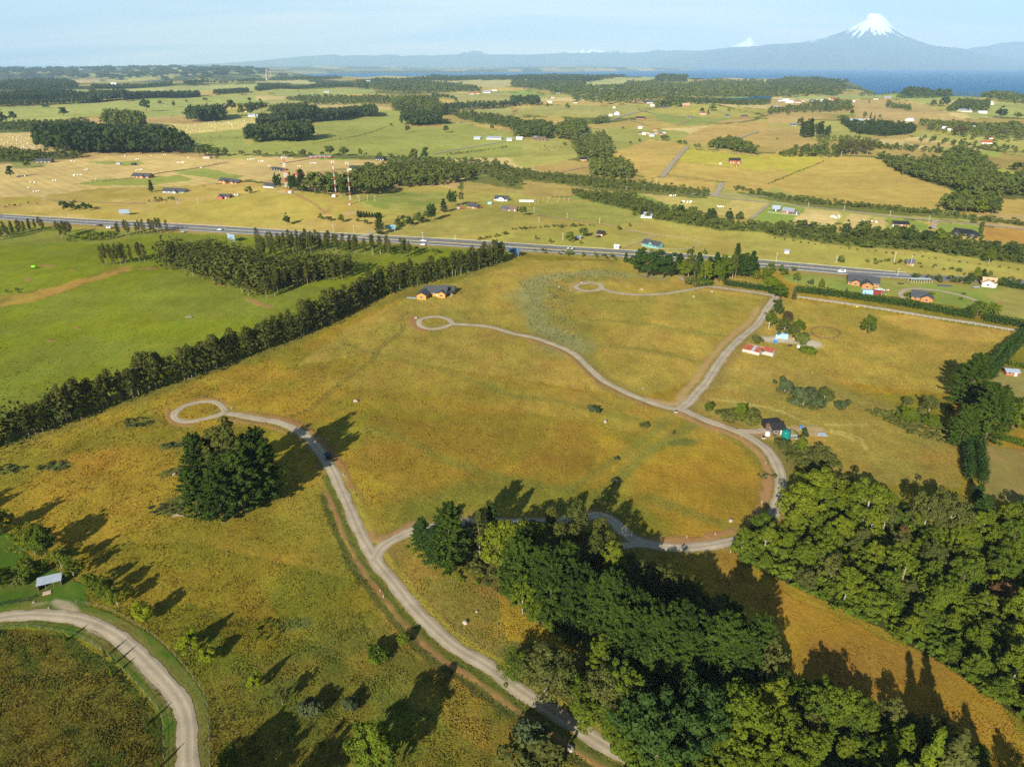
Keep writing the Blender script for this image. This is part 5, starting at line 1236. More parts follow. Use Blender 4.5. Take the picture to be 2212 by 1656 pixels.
for bx, by, ty, k, lab, wd in [(330, 1420, 1050, 'euca', 'brownish eucalyptus over the shaded track, the leftmost', 1.4), (540, 1500, 1000, 'euca', 'tall eucalyptus over the shaded track, the highest of its clump', 1.6),
                               (400, 1620, 1190, 'euca', 'short eucalyptus before the highest one', 1.5), (480, 1560, 1190, 'euca', 'eucalyptus leaning before the shaded track', 1.3), (740, 1520, 1140, 'euca', 'thin eucalyptus right of the highest one', 1.3),
                               (690, 1700, 1270, 'euca', 'reddish-stemmed eucalyptus above the pines', 1.4), (820, 1640, 1250, 'euca', 'rightmost eucalyptus of the clump over the track', 1.3),
                               (130, 1640, 1180, 'light', 'pale green feathery tree left of the eucalyptus clump', 1.0), (860, 1760, 1395, 'light', 'small bright tree in the pines\' shade', 0.7),
                               (1060, 1840, 1560, 'olive', 'olive tree behind the pine belt, upper', 0.9), (1250, 1860, 1590, 'olive', 'olive tree behind the pine belt, lower', 0.9)]:
 tree(k, lab, 2, 2, bx, by, ty, wd)
PB = [(60, 250), (250, 270), (440, 290), (600, 360), (330, 400), (520, 470), (700, 500), (840, 560), (1040, 640), (1200, 740), (900, 760), (1080, 860), (1390, 860), (1250, 930), (1480, 960), (1840, 720), (2080, 870), (1640, 880), (1780, 960), (1960, 980), (1550, 780), (120, 120), (900, 400)]
for i, (bx, by) in enumerate(PB):
 x, y, _ = ground(*T(2, 3, (bx, by))[0])
 e_ = (bx * 0.62 + 130) > by; sd_ = ', shaded side' if e_ else ', lower track side'
 put('pine', 'dark pine of the diagonal belt, ' + ('its upper left end' if bx < 500 else 'its middle' if bx < 1150 else 'its lower right end') + sd_, x, y, rnd.uniform(16, 21), 'pines of the diagonal belt' + sd_ + ', ' + ('upper left' if bx < 500 else 'middle' if bx < 1150 else 'lower right'), 0.95)
for bx, by, ty, k, lab, wd in [
 (1340, 260, -10, 'olive', 'pale olive tree behind the belt, in front of the black shade', 0.8), (1480, 330, 20, 'olive', 'second pale tree behind the belt, by the black shade', 0.8), (1600, 440, 180, 'olive', 'third pale tree behind the belt', 0.8), (1700, 500, 240, 'olive', 'lowest pale tree behind the belt', 0.8),
 (290, 1030, 700, 'olive', 'wide olive green tree by the lower track', 1.3), (520, 1060, 870, 'broad', 'small tree beside the wide olive tree', 0.9), (790, 1180, 850, 'olive', 'thin-leaved tree with a pale trunk by the lower track', 1.0), (930, 1170, 815, 'broad', 'thin-leaved tree right of the pale trunk', 0.9),
 (650, 1280, 1050, 'broad', 'bushy green tree on the bank of the lower track', 1.1), (880, 1400, 1190, 'broad', 'bushy green tree lower on the bank', 1.1), (60, 880, 690, 'broad', 'dark bush touching the lower track from above', 1.2),
 (1240, 1640, 1130, 'dome0', 'large dark green domed tree near the bottom edge', 0.85), (1590, 1460, 985, 'dome0', 'tall dark domed tree above the largest one', 0.65), (1945, 1470, 1015, 'light', 'bright yellow-green tree right of the dark domes', 1.1),
 (750, 830, 560, 'light', 'yellow-green creeper-covered tree in the pine gap', 0.8), (230, 420, 240, 'broad', 'small bright shrubby tree at the pine edge', 1.0), (90, 330, 40, 'light', 'sparse yellow-green tree left of the pines', 0.8),
 (1750, 1450, 1250, 'broad', 'small tree between the dark dome and the bright tree', 0.9), (2170, 980, 640, 'olive', 'olive tree right of the diagonal belt', 0.9), (2180, 1240, 900, 'light', 'light tree by the deep shade at lower right', 0.8),
 (150, 1480, 1330, 'grey_bush', 'grey leafless-looking bush below the lower track', 1.0), (180, 1650, 1500, 'bush', 'green bush patch at the bottom below the track', 1.4)]:
 tree(k, lab, 2, 3, bx, by, ty, wd)
def fringe(x, y):
 px, py = project(x, y, 0); return px, py
for (tp, top), k, lab, wd in [
 ((T(3, 2, (800, 640))[0], T(3, 2, (800, 745))[0][1]), 'light', 'bright forest-edge tree casting its shadow on the grass, left of the others', 1.1),
 ((T(3, 2, (1250, 770))[0], T(3, 2, (1330, 890))[0][1]), 'olive', 'pale forest-edge tree with an oval shadow, left of the pair', 0.75),
 ((T(3, 2, (1420, 800))[0], T(3, 2, (1510, 930))[0][1]), 'olive', 'pale forest-edge tree with an oval shadow, right of the pair', 0.75),
 ((T(3, 2, (460, 680))[0], T(3, 2, (440, 750))[0][1]), 'light', 'large bright tree at the upper left corner of the forest', 1.3),
 ((T(3, 2, (290, 750))[0], T(3, 2, (260, 850))[0][1]), 'light', 'bright tree at the left tip of the forest by the track', 1.0)]:
 x, y, h = tip_top(tp, top); h = min(max(h, 6), 16); put(k, lab, x, y, h, wide=wd)
for tp, h, k, lab, wd in [(T(3, 3, (1215, 650)), 18, 'column', 'left one of two poplars with long shadows on the brown field', 1.0), (T(3, 3, (1350, 655)), 18.5, 'column', 'right one of two poplars with long shadows on the brown field', 1.15),
                          (T(3, 3, (440, 670)), 10, 'broad', 'round tree shading the left end of the brown field', 0.9), (T(3, 3, (600, 680)), 10, 'broad', 'round tree next to the shading one on the brown field', 0.9),
                          (T(3, 3, (990, 990)), 14, 'column', 'pointed tree shading the lower edge of the brown field', 1.0), (T(3, 3, (1690, 1080)), 15, 'column', 'pointed tree shading the right part of the brown field', 1.1),
                          (T(2, 2, (190, 890)), 15, 'fir', 'conifer whose shadow points into the meadow, leftmost', 0.8)]:
 x, y, h = from_tip(tp[0], h); put(k, lab, x, y, h, wide=wd)
FWHERE = lambda px, py: ('near the track bend' if px < 1800 and py < 1200 else 'along the upper edge' if py < 1190 else 'at the right frame edge' if px > 2110 else 'above the brown field' if py > 1330 else 'in the middle')
pts = sample(FOREST_R, 5.6, 3, 215)
for x, y in pts:
 px, py = project(x, y, 0); k = rnd.choices(['broad', 'olive', 'light', 'rust'], [0.52, 0.20, 0.25, 0.03])[0]
 w_ = FWHERE(px, py)
 put(k, {'broad': 'mid-green', 'olive': 'olive green', 'light': 'bright yellow-green', 'rust': 'brownish'}[k] + ' tree of the native forest, ' + w_, x, y, rnd.choice([rnd.uniform(4.5, 7.5), rnd.uniform(7.5, 10.5)]) * (1.1 if k == 'light' else 1), 'native forest trees ' + w_ + ', ' + k, rnd.uniform(0.78, 1.08))
pts = sample(FOREST_B, 5.2, 4, 95)
for x, y in pts:
 px, py = project(x, y, 0); k = rnd.choices(['broad', 'olive', 'light', 'fir'], [0.5, 0.25, 0.2, 0.05])[0]
 w_ = 'below the brown field' if px > 1850 else 'beside the lower pines' if py < 1560 else 'along the bottom edge'
 put(k, {'broad': 'mid-green', 'olive': 'olive green', 'light': 'bright yellow-green', 'fir': 'dark conifer'}[k] + ' tree of the lower wood, ' + w_, x, y, rnd.uniform(4.5, 9.5), 'lower wood trees ' + w_ + ', ' + k, rnd.uniform(0.75, 1.05))
def undergrowth(name, poly, sp, hr, lab, key=('bush0', 'bush1'), seed=5, limit=400):
 """low shrubs nobody could count, joined"""
 VV = []; FF = []; off = 0
 src = []
 for i in range(4):
  g = G_(300 + seed * 7 + i); src.append(crown_broad(g, 1.5, 1.6, 9, 16, 0.5, 0.0, 0.4))
 for x, y in sample(poly, sp, seed, limit):
  V, Fq = src[rnd.randrange(4)]; s = rnd.uniform(*hr) / 1.6; a = rnd.uniform(0, 6.28); c_, s2 = math.cos(a), math.sin(a)
  P = np.stack([(V[:, 0] * c_ - V[:, 1] * s2) * s * 1.25 + x, (V[:, 0] * s2 + V[:, 1] * c_) * s * 1.25 + y, V[:, 2] * s + hz(x, y) - 0.1], 1)
  VV.append(P); FF.append(Fq + off); off += len(V)
 if not VV: return
 o = link(name, mesh_np(name, np.concatenate(VV), np.concatenate(FF), LM[lab[1]])); tag(o, lab[0], 'undergrowth', None, 'stuff')
undergrowth('undergrowth', FOREST_R, 2.6, (1.2, 3.2), ('green undergrowth filling the gaps of the native forest', 'broad'), seed=1, limit=700)
undergrowth('undergrowth', FOREST_B, 2.5, (1.0, 2.8), ('green undergrowth of the lower wood', 'broad'), seed=2, limit=500)
undergrowth('undergrowth', PINES_B, 3.2, (0.8, 2.0), ('brambles between the pines', 'bush' if False else 'olive'), seed=3, limit=260)
undergrowth('brambles', T(1, 2, (1250, 1400), (1900, 1500), (1950, 1656), (1700, 1656), (1400, 1600)) + T(1, 3, (2050, 100), (1700, 60)), 2.2, (0.5, 1.1), ('yellow-green brambles below the big conifer', 'bright'), seed=4, limit=200)
undergrowth('brambles', T(3, 2, (60, 500), (300, 560), (560, 640), (620, 740), (560, 760), (300, 740), (160, 640)), 2.0, (1.0, 2.4), ('scrubby bushes between the cabin and the forest', 'olive'), seed=5, limit=300)
undergrowth('brambles', T(3, 2, (860, 240), (1100, 240), (1350, 260), (1650, 500), (1500, 500), (1300, 460), (1150, 380), (1000, 300)), 2.2, (0.8, 2.2), ('green and grey brambles below the tall conifers', 'olive'), seed=6, limit=300)
undergrowth('brambles', T(3, 2, (150, 130), (240, 60), (400, 80), (500, 200), (420, 230), (250, 200)), 2.0, (0.8, 1.8), ('grey-green brambles round the willow bushes', 'olive'), seed=7, limit=160)
undergrowth('weeds', [(1120, 610), (1180, 600), (1240, 625), (1230, 680), (1260, 740), (1200, 740), (1140, 700), (1150, 650)], 1.9, (0.25, 0.7), ('tall grey-green weeds in the upper meadow', 'weed'), seed=8, limit=1500)
undergrowth('weeds', [(1170, 600), (1280, 578), (1340, 590), (1370, 612), (1300, 606), (1200, 612)], 2.0, (0.25, 0.6), ('tall green weeds above the far turning loop', 'weed'), seed=9, limit=800)
for bx, by, h, lab, wd in [(1710, 190, 23, 'huge dark cypress at the corner of the right field, upper', 1.25), (1860, 500, 23, 'huge dark cypress at the corner of the right field, lower right', 1.2), (1640, 540, 17, 'dark cypress at the corner of the right field, lower left', 1.1)]:
 x, y, _ = ground(*T(3, 2, (bx, by))[0]); put('pine', lab, x, y, h, wide=wd)
for bx, by, ty, k, lab, wd in [
 (1800, 1010, 860, 'fir', 'conifer at the lower end of the tall hedge', 1.3), (1830, 1200, 960, 'fir', 'conifer entering the forest below the hedge', 1.3),
 (140, 70, -40, 'grey_bush', 'grey-green willow bush above the farm track, leftmost', 0.9), (300, 190, 35, 'grey_bush', 'wide grey-green willow bush', 1.05), (470, 195, 25, 'olive', 'upright grey-olive bush with a dark rim shadow', 0.9),
 (650, 215, 145, 'grey_bush', 'small grey bush right of the willow bushes', 1.1), (1200, 205, 110, 'olive', 'small olive tree at the right field, leftmost of three', 0.9), (1380, 260, 105, 'olive', 'small olive tree at the right field, middle of three', 0.9),
 (1540, 280, 170, 'olive', 'pale thin tree at the right field, by the huge cypress', 0.8), (1200, 330, 205, 'broad', 'bushy tree under the three olive trees', 1.1), (1400, 380, 265, 'broad', 'bushy tree below the middle olive tree', 1.1), (1600, 420, 300, 'broad', 'bushy tree beside the huge cypress', 1.0),
 (2100, 400, 165, 'broad', 'leafy tree beyond the hedge at the right edge', 1.2), (2230, 330, 115, 'broad', 'leafy tree cut by the right edge', 1.2), (2000, 320, 210, 'olive', 'olive tree between cypress and right edge', 1.0),
 (280, 600, 455, 'light', 'yellow-green upright tree below the dark cabin', 0.6), (310, 470, 385, 'middark', 'dark little tree right of the cabin', 0.9), (130, 580, 480, 'olive', 'olive bush beneath the cabin', 1.1),
 (450, 700, 560, 'olive', 'wide grey-green bush above the forest corner', 1.6), (680, 900, 800, 'olive', 'feathery grey tree behind the forest edge', 0.8)]:
 tree(k, lab, 3, 2, bx, by, ty, wd)
for bx, by, ty, k, lab, wd in [(1690, 250, 150, 'broad', 'small tree inside the fork of the tracks', 0.7), (1960, 330, 170, 'broad', 'bushy tree right of the track fork', 0.8), (1860, 310, 230, 'bush', 'yellow-flowered bush right of the track fork', 1.3), (2030, 340, 250, 'bush', 'green bush at the right of the fork thicket', 1.2),
                               (1392, 432, 392, 'cone0', 'tiny young conifer in the golden meadow', 0.8), (712, 235, 192, 'grey_bush', 'grey-green shrub by the meadow furrow', 1.6), (1140, 370, 338, 'bush', 'low shrub in the green meadow hollow', 1.4), (880, 850, 815, 'grey_bush', 'thistle patch beside the pointed shadow', 1.5), (895, 650, 625, 'grey_bush', 'weed clump in the middle furrow', 1.2)]:
 tree(k, lab, 2, 2, bx, by, ty, wd)
for bx, by, ty, k, lab, wd in [
 (980, 612, 520, 'fir', 'single dark conifer between highway and meadow', 1.0), (1090, 600, 490, 'fir', 'dark conifer below the turquoise house', 1.3), (1160, 740, 500, 'dome0', 'huge green cypress by the highway, left', 1.0), (1300, 745, 530, 'dome0', 'huge green cypress by the highway, right', 1.0),
 (1085, 690, 600, 'light', 'bright bamboo-like shrub below the huge cypress', 0.8), (1360, 730, 610, 'light', 'bright shrub at the right foot of the huge cypress', 0.8), (1440, 720, 560, 'fir', 'conifer at the left of the conifer stand', 1.0), (1520, 740, 455, 'gum', 'brown-topped gum tree in the conifer stand', 0.7),
 (1600, 745, 520, 'fir', 'conifer in the stand left of its middle', 1.0), (1690, 765, 560, 'fir', 'conifer in the middle of the stand', 1.0), (1750, 740, 520, 'fir', 'dark conifer in the stand right of its middle', 1.0), (1660, 790, 600, 'light', 'leafy young tree before the conifer stand', 0.7),
 (1780, 780, 600, 'broad', 'leafy tree before the right half of the stand', 0.8), (1900, 745, 510, 'gum', 'white-branched gum tree at the front of the stand', 0.8), (1930, 640, 450, 'pine', 'tallest dark conifer behind the white-branched gum', 0.6), (2000, 740, 520, 'fir', 'dark conifer right of the white-branched gum', 1.1),
 (2060, 720, 510, 'fir', 'rightmost dark conifer of the stand', 1.1), (2100, 760, 680, 'light', 'bright tree at the right end of the stand', 0.9), (2185, 780, 650, 'light', 'bright tree before the lawn houses', 0.9), (1660, 545, 490, 'light', 'small tree beyond the highway above the stand', 0.7),
 (1560, 805, 745, 'bush', 'bush left of the lane mouth', 1.5), (1640, 810, 755, 'bush', 'bush right of the lane mouth', 1.5), (365, 915, 880, 'cone0', 'tiny dark conifer in the weed patch', 0.7), (2108, 1300, 1245, 'bush', 'round green bush above the rusty barn', 1.0),
 (100, 205, 115, 'mid', 'bright tree on the knoll above the meadow houses', 0.7), (500, 432, 345, 'mid', 'round tree left of the blue-roofed hut', 0.9), (610, 392, 305, 'mid', 'round tree right of the blue-roofed hut', 0.9), (920, 330, 288, 'mid', 'small tree at the bend of the dirt track', 0.9),
 (1015, 300, 265, 'mid', 'small bare-stemmed tree by the dirt track', 0.7), (1120, 205, 118, 'midpine', 'dark conifer beside the white cottage', 1.2), (1055, 205, 168, 'mid', 'bush left of the white cottage', 1.2), (1170, 225, 175, 'mid', 'tree in front of the white cottage', 0.9),
 (1275, 150, 85, 'mid', 'tree of the stream belt, first from the left', 1.0), (1400, 180, 110, 'mid', 'tree of the stream belt under the first bales', 0.9), (1450, 195, 95, 'middark', 'dark round tree of the stream belt', 1.0), (1550, 205, 122, 'mid', 'tree of the stream belt right of the dark one', 1.0),
 (1720, 255, 140, 'middark', 'large dark tree of the stream belt', 1.1), (1870, 250, 150, 'middark', 'dark double-crowned tree of the stream belt', 1.1), (1960, 245, 170, 'mid', 'pale-stemmed tree of the stream belt', 0.9), (2210, 330, 260, 'mid', 'tree at the right end of the stream belt', 1.0),
 (205, 415, 375, 'mid', 'narrow shrub by the highway, leftmost', 0.6), (330, 442, 400, 'mid', 'narrow shrub by the highway, second', 0.7), (590, 452, 415, 'mid', 'narrow shrub by the highway, third', 0.6), (110, 322, 295, 'mid', 'low bush at the left of the meadow hedge', 1.5), (530, 300, 272, 'mid', 'low bush in the meadow hedge', 1.8), (425, 310, 284, 'mid', 'low bush at the middle of the meadow hedge', 1.6)]:
 tree(k, lab, 2, 1, bx, by, ty, wd)
for i in range(16):
 bx = 1440 + i * 44; tree(['fir', 'broad', 'fir', 'gum'][i % 4], 'tree packed into the conifer stand, ' + ['its left part', 'its middle', 'its right part'][min(2, i // 6)] + [', dark conifer', ', leafy one', ', dark conifer', ', feathery brown one'][i % 4], 2, 1, bx, 700 + (i * 37) % 60, 530 + (i * 53) % 90, 1.25 if i % 4 != 3 else 0.6, 'conifer stand fillers ' + str(['left', 'middle', 'right'][min(2, i // 6)]) + [' conifer', ' leafy', ' conifer', ' brown'][i % 4])
for bx, by, ty, k, lab, wd in [
 (240, 775, 690, 'light', 'yellow-green tree at the corner of the lawn', 0.8), (100, 930, 800, 'broad', 'big green tree at the lane corner', 1.1), (20, 860, 725, 'broad', 'green tree left of the lane corner', 1.1), (220, 925, 810, 'cone0', 'pale green pointed cypress at the hedge end', 0.8),
 (70, 1065, 930, 'middark', 'dark tree beside the track north of the yard', 0.9), (15, 1160, 1030, 'broad', 'green tree at the track edge north of the yard', 1.0), (160, 1130, 1020, 'rust0', 'leafless brown tree behind the blue container', 0.9), (130, 1250, 1090, 'olive', 'olive tree above the blue container', 1.1), (215, 1260, 1150, 'olive', 'olive tree right of the blue container', 0.9),
 (260, 1200, 1100, 'broad', 'green tree right of the brown one', 0.9), (280, 1290, 1220, 'bush', 'bush at the right end of the yard', 1.3), (858, 1228, 1070, 'dome1', 'single round tree standing in the right field', 0.72), (330, 1390, 1340, 'bush', 'pale flowering bush below the yard', 1.6),
 (458, 832, 750, 'dome1', 'round tree on the lawn left of the ranch house', 0.75), (375, 792, 755, 'grey_bush', 'small blue-green sapling on the lawn', 1.0), (515, 830, 805, 'cone0', 'tiny cone shrub before the ranch house', 1.0), (675, 865, 820, 'cone0', 'cone shrub rising from the long hedge', 1.0),
 (1790, 770, 645, 'light', 'yellow-green tree among the dark ones by the tan-roofed house', 0.8), (1730, 790, 700, 'middark', 'dark tree left of the yellow-green one', 0.9), (1840, 780, 665, 'midpine', 'dark conifer left of the tan-roofed house', 1.3), (1905, 745, 680, 'mid', 'tree behind the tan-roofed house', 0.7),
 (628, 612, 550, 'mid', 'small tree beyond the highway', 0.9), (1800, 1070, 940, 'broad', 'leafy tree at the gate of the long hedge, left', 1.0), (1925, 1080, 960, 'broad', 'leafy tree at the gate of the long hedge, right', 1.0), (1410, 888, 865, 'bush', 'brown-tinted shrub on the loop lawn', 1.3),
 (1690, 885, 870, 'bush', 'tiny shrub on the lawn right of the loop', 1.2), (1662, 925, 910, 'bush', 'yellow-green shrub on the loop lawn', 1.2), (1200, 900, 875, 'bush', 'shrub left of the orange cottage', 1.3), (820, 810, 780, 'bush', 'bright shrub before the ranch house', 1.6),
 (105, 300, 240, 'mid', 'tree of the wooded belt under the blue-grey roofs', 0.8), (200, 345, 275, 'mid', 'bushy tree left of the dark box shed', 1.1), (670, 370, 250, 'middark', 'large round tree below the striped hayfield', 0.9), (800, 385, 250, 'mid', 'pale-stemmed tree below the hayfield stripe', 1.0),
 (1000, 400, 310, 'mid', 'tree below the orange bungalow, left', 1.1), (1080, 400, 320, 'mid', 'tree below the orange bungalow, middle', 1.0), (1220, 440, 300, 'middark', 'large dark tree below the orange bungalow', 1.1), (1370, 440, 315, 'middark', 'large dark tree below the lane fork', 1.1), (1470, 430, 325, 'mid', 'tree left of the black house', 1.0),
 (1900, 620, 490, 'light', 'yellow-green tree in the belt at the right', 0.8), (1940, 520, 420, 'middark', 'dark tree in the belt below the brown field', 1.1), (2100, 560, 440, 'middark', 'dark tree in the belt near the right edge', 1.1), (2208, 560, 480, 'mid', 'tree of the belt cut by the right edge', 1.0),
 (860, 490, 420, 'mid', 'grey-green bush of the belt', 1.5), (1290, 490, 410, 'middark', 'dark bush of the belt', 1.2), (1600, 170, 55, 'mid', 'woodland tree at the right above the lane, left', 1.1), (1700, 180, 60, 'mid', 'woodland tree at the right above the lane, second', 1.1), (1820, 185, 70, 'mid', 'woodland tree at the right above the lane, third', 1.1), (1930, 190, 85, 'mid', 'woodland tree at the right above the lane, last', 1.0), (1455, 180, 140, 'mid', 'low bush left of the woodland trees', 1.5)]:
 tree(k, lab, 3, 1, bx, by, ty, wd)
for bx, by, ty, k, lab, wd in [
 (270, 290, 190, 'middark', 'lone dark tree on the tan slope beyond the highway', 0.85), (640, 252, 210, 'mid', 'round shrub left of the big round one', 1.2), (740, 265, 195, 'dome1', 'big round shrub beneath the slim masts', 0.8), (560, 240, 190, 'mid', 'shrub on the eroded slope', 1.0), (950, 280, 235, 'mid', 'shrub below the cypress row', 1.2), (875, 260, 225, 'mid', 'little shrub between the round ones', 1.0),
 (1070, 372, 190, 'pine', 'big dark pine by the roadside billboard', 0.8), (1330, 295, 225, 'middark', 'round dark shrub on the slope right of the billboard', 1.3), (1400, 272, 190, 'mid', 'green bushy tree on the slope', 1.2), (1515, 255, 108, 'dome0', 'large rounded cypress on the slope', 0.6), (1620, 175, 55, 'midpine', 'dark cypress left of the farm trees', 1.4),
 (1690, 125, -10, 'dome0', 'big dark tree left of the orange farmhouse', 0.55), (1770, 125, -5, 'gum', 'large brownish tree by the orange farmhouse', 1.0), (1240, 285, 250, 'mid', 'small shrub left of the slope trees', 1.0), (1290, 280, 245, 'mid', 'small shrub beside the slope trees', 1.0), (1450, 265, 215, 'mid', 'bush between the slope trees', 1.2)]:
 tree(k, lab, 1, 1, bx, by, ty, wd)
for i in range(9):
 tree('midpine', 'small cypress of the short row above the billboard', 1, 1, 885 + i * 24, 222 - (i % 2) * 5, 160 + i * 3, 1.5, 'short cypress row above the billboard')
for bx, by, ty, k, lab, wd in [
 (190, 1640, 1500, 'dome0', 'dark green cypress beside the red and white tower', 0.45), (320, 1660, 1500, 'dome0', 'dark green tree right of the red and white tower', 0.6), (400, 1660, 1460, 'midpine', 'tall dark conifer right of the tower', 1.3), (510, 1670, 1490, 'mid', 'feathery tree between the masts', 1.2),
 (750, 1690, 1590, 'dome1', 'round tree at the foot of the slim masts', 0.9), (1360, 1375, 1285, 'mid', 'left one of two trees on the meadow edge', 0.9), (1460, 1378, 1270, 'middark', 'right one of two trees on the meadow edge', 0.9), (640, 1345, 1258, 'mid', 'pale spreading tree behind the hayfield, left', 1.1),
 (760, 1345, 1265, 'mid', 'pale spreading tree behind the hayfield, right', 1.1), (410, 1348, 1290, 'mid', 'pale low tree in the hedge', 1.0), (265, 1348, 1297, 'mid', 'bushy tree in the hedge, left', 1.3), (900, 1335, 1285, 'mid', 'thin tree in the hedge', 0.8), (2070, 1442, 1370, 'mid', 'dark bushy tree on the wood edge', 1.0),
 (1640, 1148, 1080, 'mid', 'lone tree on the green pasture slope', 0.9), (1310, 1142, 1072, 'middark', 'dark bush before the square grove', 1.0), (1165, 1088, 1062, 'mid', 'tiny tree on the pasture fence line', 1.0), (2035, 1120, 1072, 'mid', 'lone tree above the white barns', 0.8), (1210, 1425, 1378, 'midpine', 'pointed tree near the black box house', 0.8), (1155, 1428, 1370, 'mid', 'tree behind the white cottage on the ridge', 0.9),
 (45, 962, 865, 'middark', 'round dark clump at the start of the ridge', 1.5)]:
 tree(k, lab, 1, 0, bx, by, ty, wd)
for bx, by, ty, k, lab, wd in [
 (98, 1532, 1430, 'middark', 'round dark tree on the bale field at left', 0.9), (240, 1448, 1380, 'mid', 'thin tree above the bale field', 0.8), (1310, 1656, 1550, 'midpine', 'dark tree left of the blue-roofed farm', 1.1), (2150, 1670, 1610, 'mid', 'tree below the yellow cottage', 1.1), (550, 1002, 925, 'middark', 'lone round dark tree in the far pasture', 1.2),
 (1265, 962, 840, 'middark', 'tall dark tree with a long shadow in the far pasture', 1.0), (1500, 928, 870, 'mid', 'small dark tree right of the tall one', 0.7), (120, 1042, 960, 'middark', 'dark round tree at the far left', 1.1), (25, 1085, 950, 'middark', 'large dark tree at the left frame edge', 1.0), (1310, 1185, 1070, 'mid', 'tree right of the large far grove', 0.9),
 (1725, 1350, 1265, 'mid', 'pale willow right of the big grove, first', 1.1), (1800, 1350, 1265, 'mid', 'pale willow right of the big grove, second', 1.1), (1870, 1350, 1272, 'mid', 'pale willow right of the big grove, third', 1.0), (1945, 1350, 1275, 'mid', 'pale willow right of the big grove, last', 0.9), (2090, 1345, 1295, 'mid', 'bush near the right end of the hedge', 1.1), (400, 934, 895, 'middark', 'wide dark bush in the far pasture', 2.2),
 (2000, 955, 860, 'middark', 'round dark clump tree left of the ridge houses', 1.3), (2170, 1005, 860, 'middark', 'dark clump tree at the ridge houses', 1.1), (2085, 1000, 905, 'mid', 'small tree before the ridge houses', 0.8), (1380, 905, 865, 'mid', 'grey tree on the far pasture', 0.9), (1610, 888, 860, 'mid', 'grey tree on the far pasture, farther right', 0.9), (1770, 878, 838, 'mid', 'grey pair tree on the far pasture', 1.2)]:
 tree(k, lab, 0, 0, bx, by, ty, wd)
for bx, by, ty, k, lab, wd in [
 (478, 945, 892, 'mid', 'blocky tree on the pale green far field', 0.8), (460, 1088, 1020, 'midpine', 'pointed conifer beside the stream wood', 1.2), (305, 922, 880, 'midpine', 'conifer near the far cottages', 0.9), (1075, 1488, 1462, 'mid', 'single bush in the golden field', 0.8), (890, 1290, 1268, 'mid', 'bush at the upper end of the golden field', 1.1), (955, 1112, 1090, 'mid', 'small bush right of the stream wood', 1.3),
 (1255, 925, 855, 'mid', 'hilltop tree by the white shed', 1.2), (1330, 925, 860, 'middark', 'hilltop dark tree, left', 1.3), (1430, 925, 855, 'mid', 'hilltop tree behind the villas', 1.0), (1730, 960, 895, 'mid', 'tree below the hilltop villas', 1.0), (1640, 972, 930, 'middark', 'dark tree above the white villa', 1.2), (1690, 985, 935, 'midpine', 'conifer right of the white villa', 0.8), (1950, 922, 872, 'middark', 'dark tree on the straw-coloured slope', 0.8), (1870, 962, 935, 'mid', 'bush on the straw-coloured slope', 1.1),
 (450, 1255, 1225, 'mid', 'light bush on the cattle pasture', 1.4), (25, 1190, 1145, 'mid', 'bush beside the white farmhouse', 0.9), (1100, 1225, 1195, 'middark', 'dark bush by the hamlet, left', 1.2), (1020, 1245, 1215, 'mid', 'dark bush by the golden field top', 1.1), (1320, 1215, 1160, 'mid', 'tree at the right end of the hamlet', 1.4), (1440, 1245, 1208, 'mid', 'bush above the straight lane', 1.5), (1490, 1245, 1212, 'mid', 'bush beside the straight lane', 1.2), (1580, 1272, 1238, 'mid', 'small tree group at the yellow field', 1.1), (1610, 1275, 1240, 'mid', 'small tree right of the group at the yellow field', 1.0),
 (530, 1205, 1150, 'rust', 'rusty red tree in the stream wood', 0.8), (560, 1225, 1165, 'rust', 'brown dying tree in the stream wood', 0.6)]:
 tree(k, lab, 2, 0, bx, by, ty, wd)
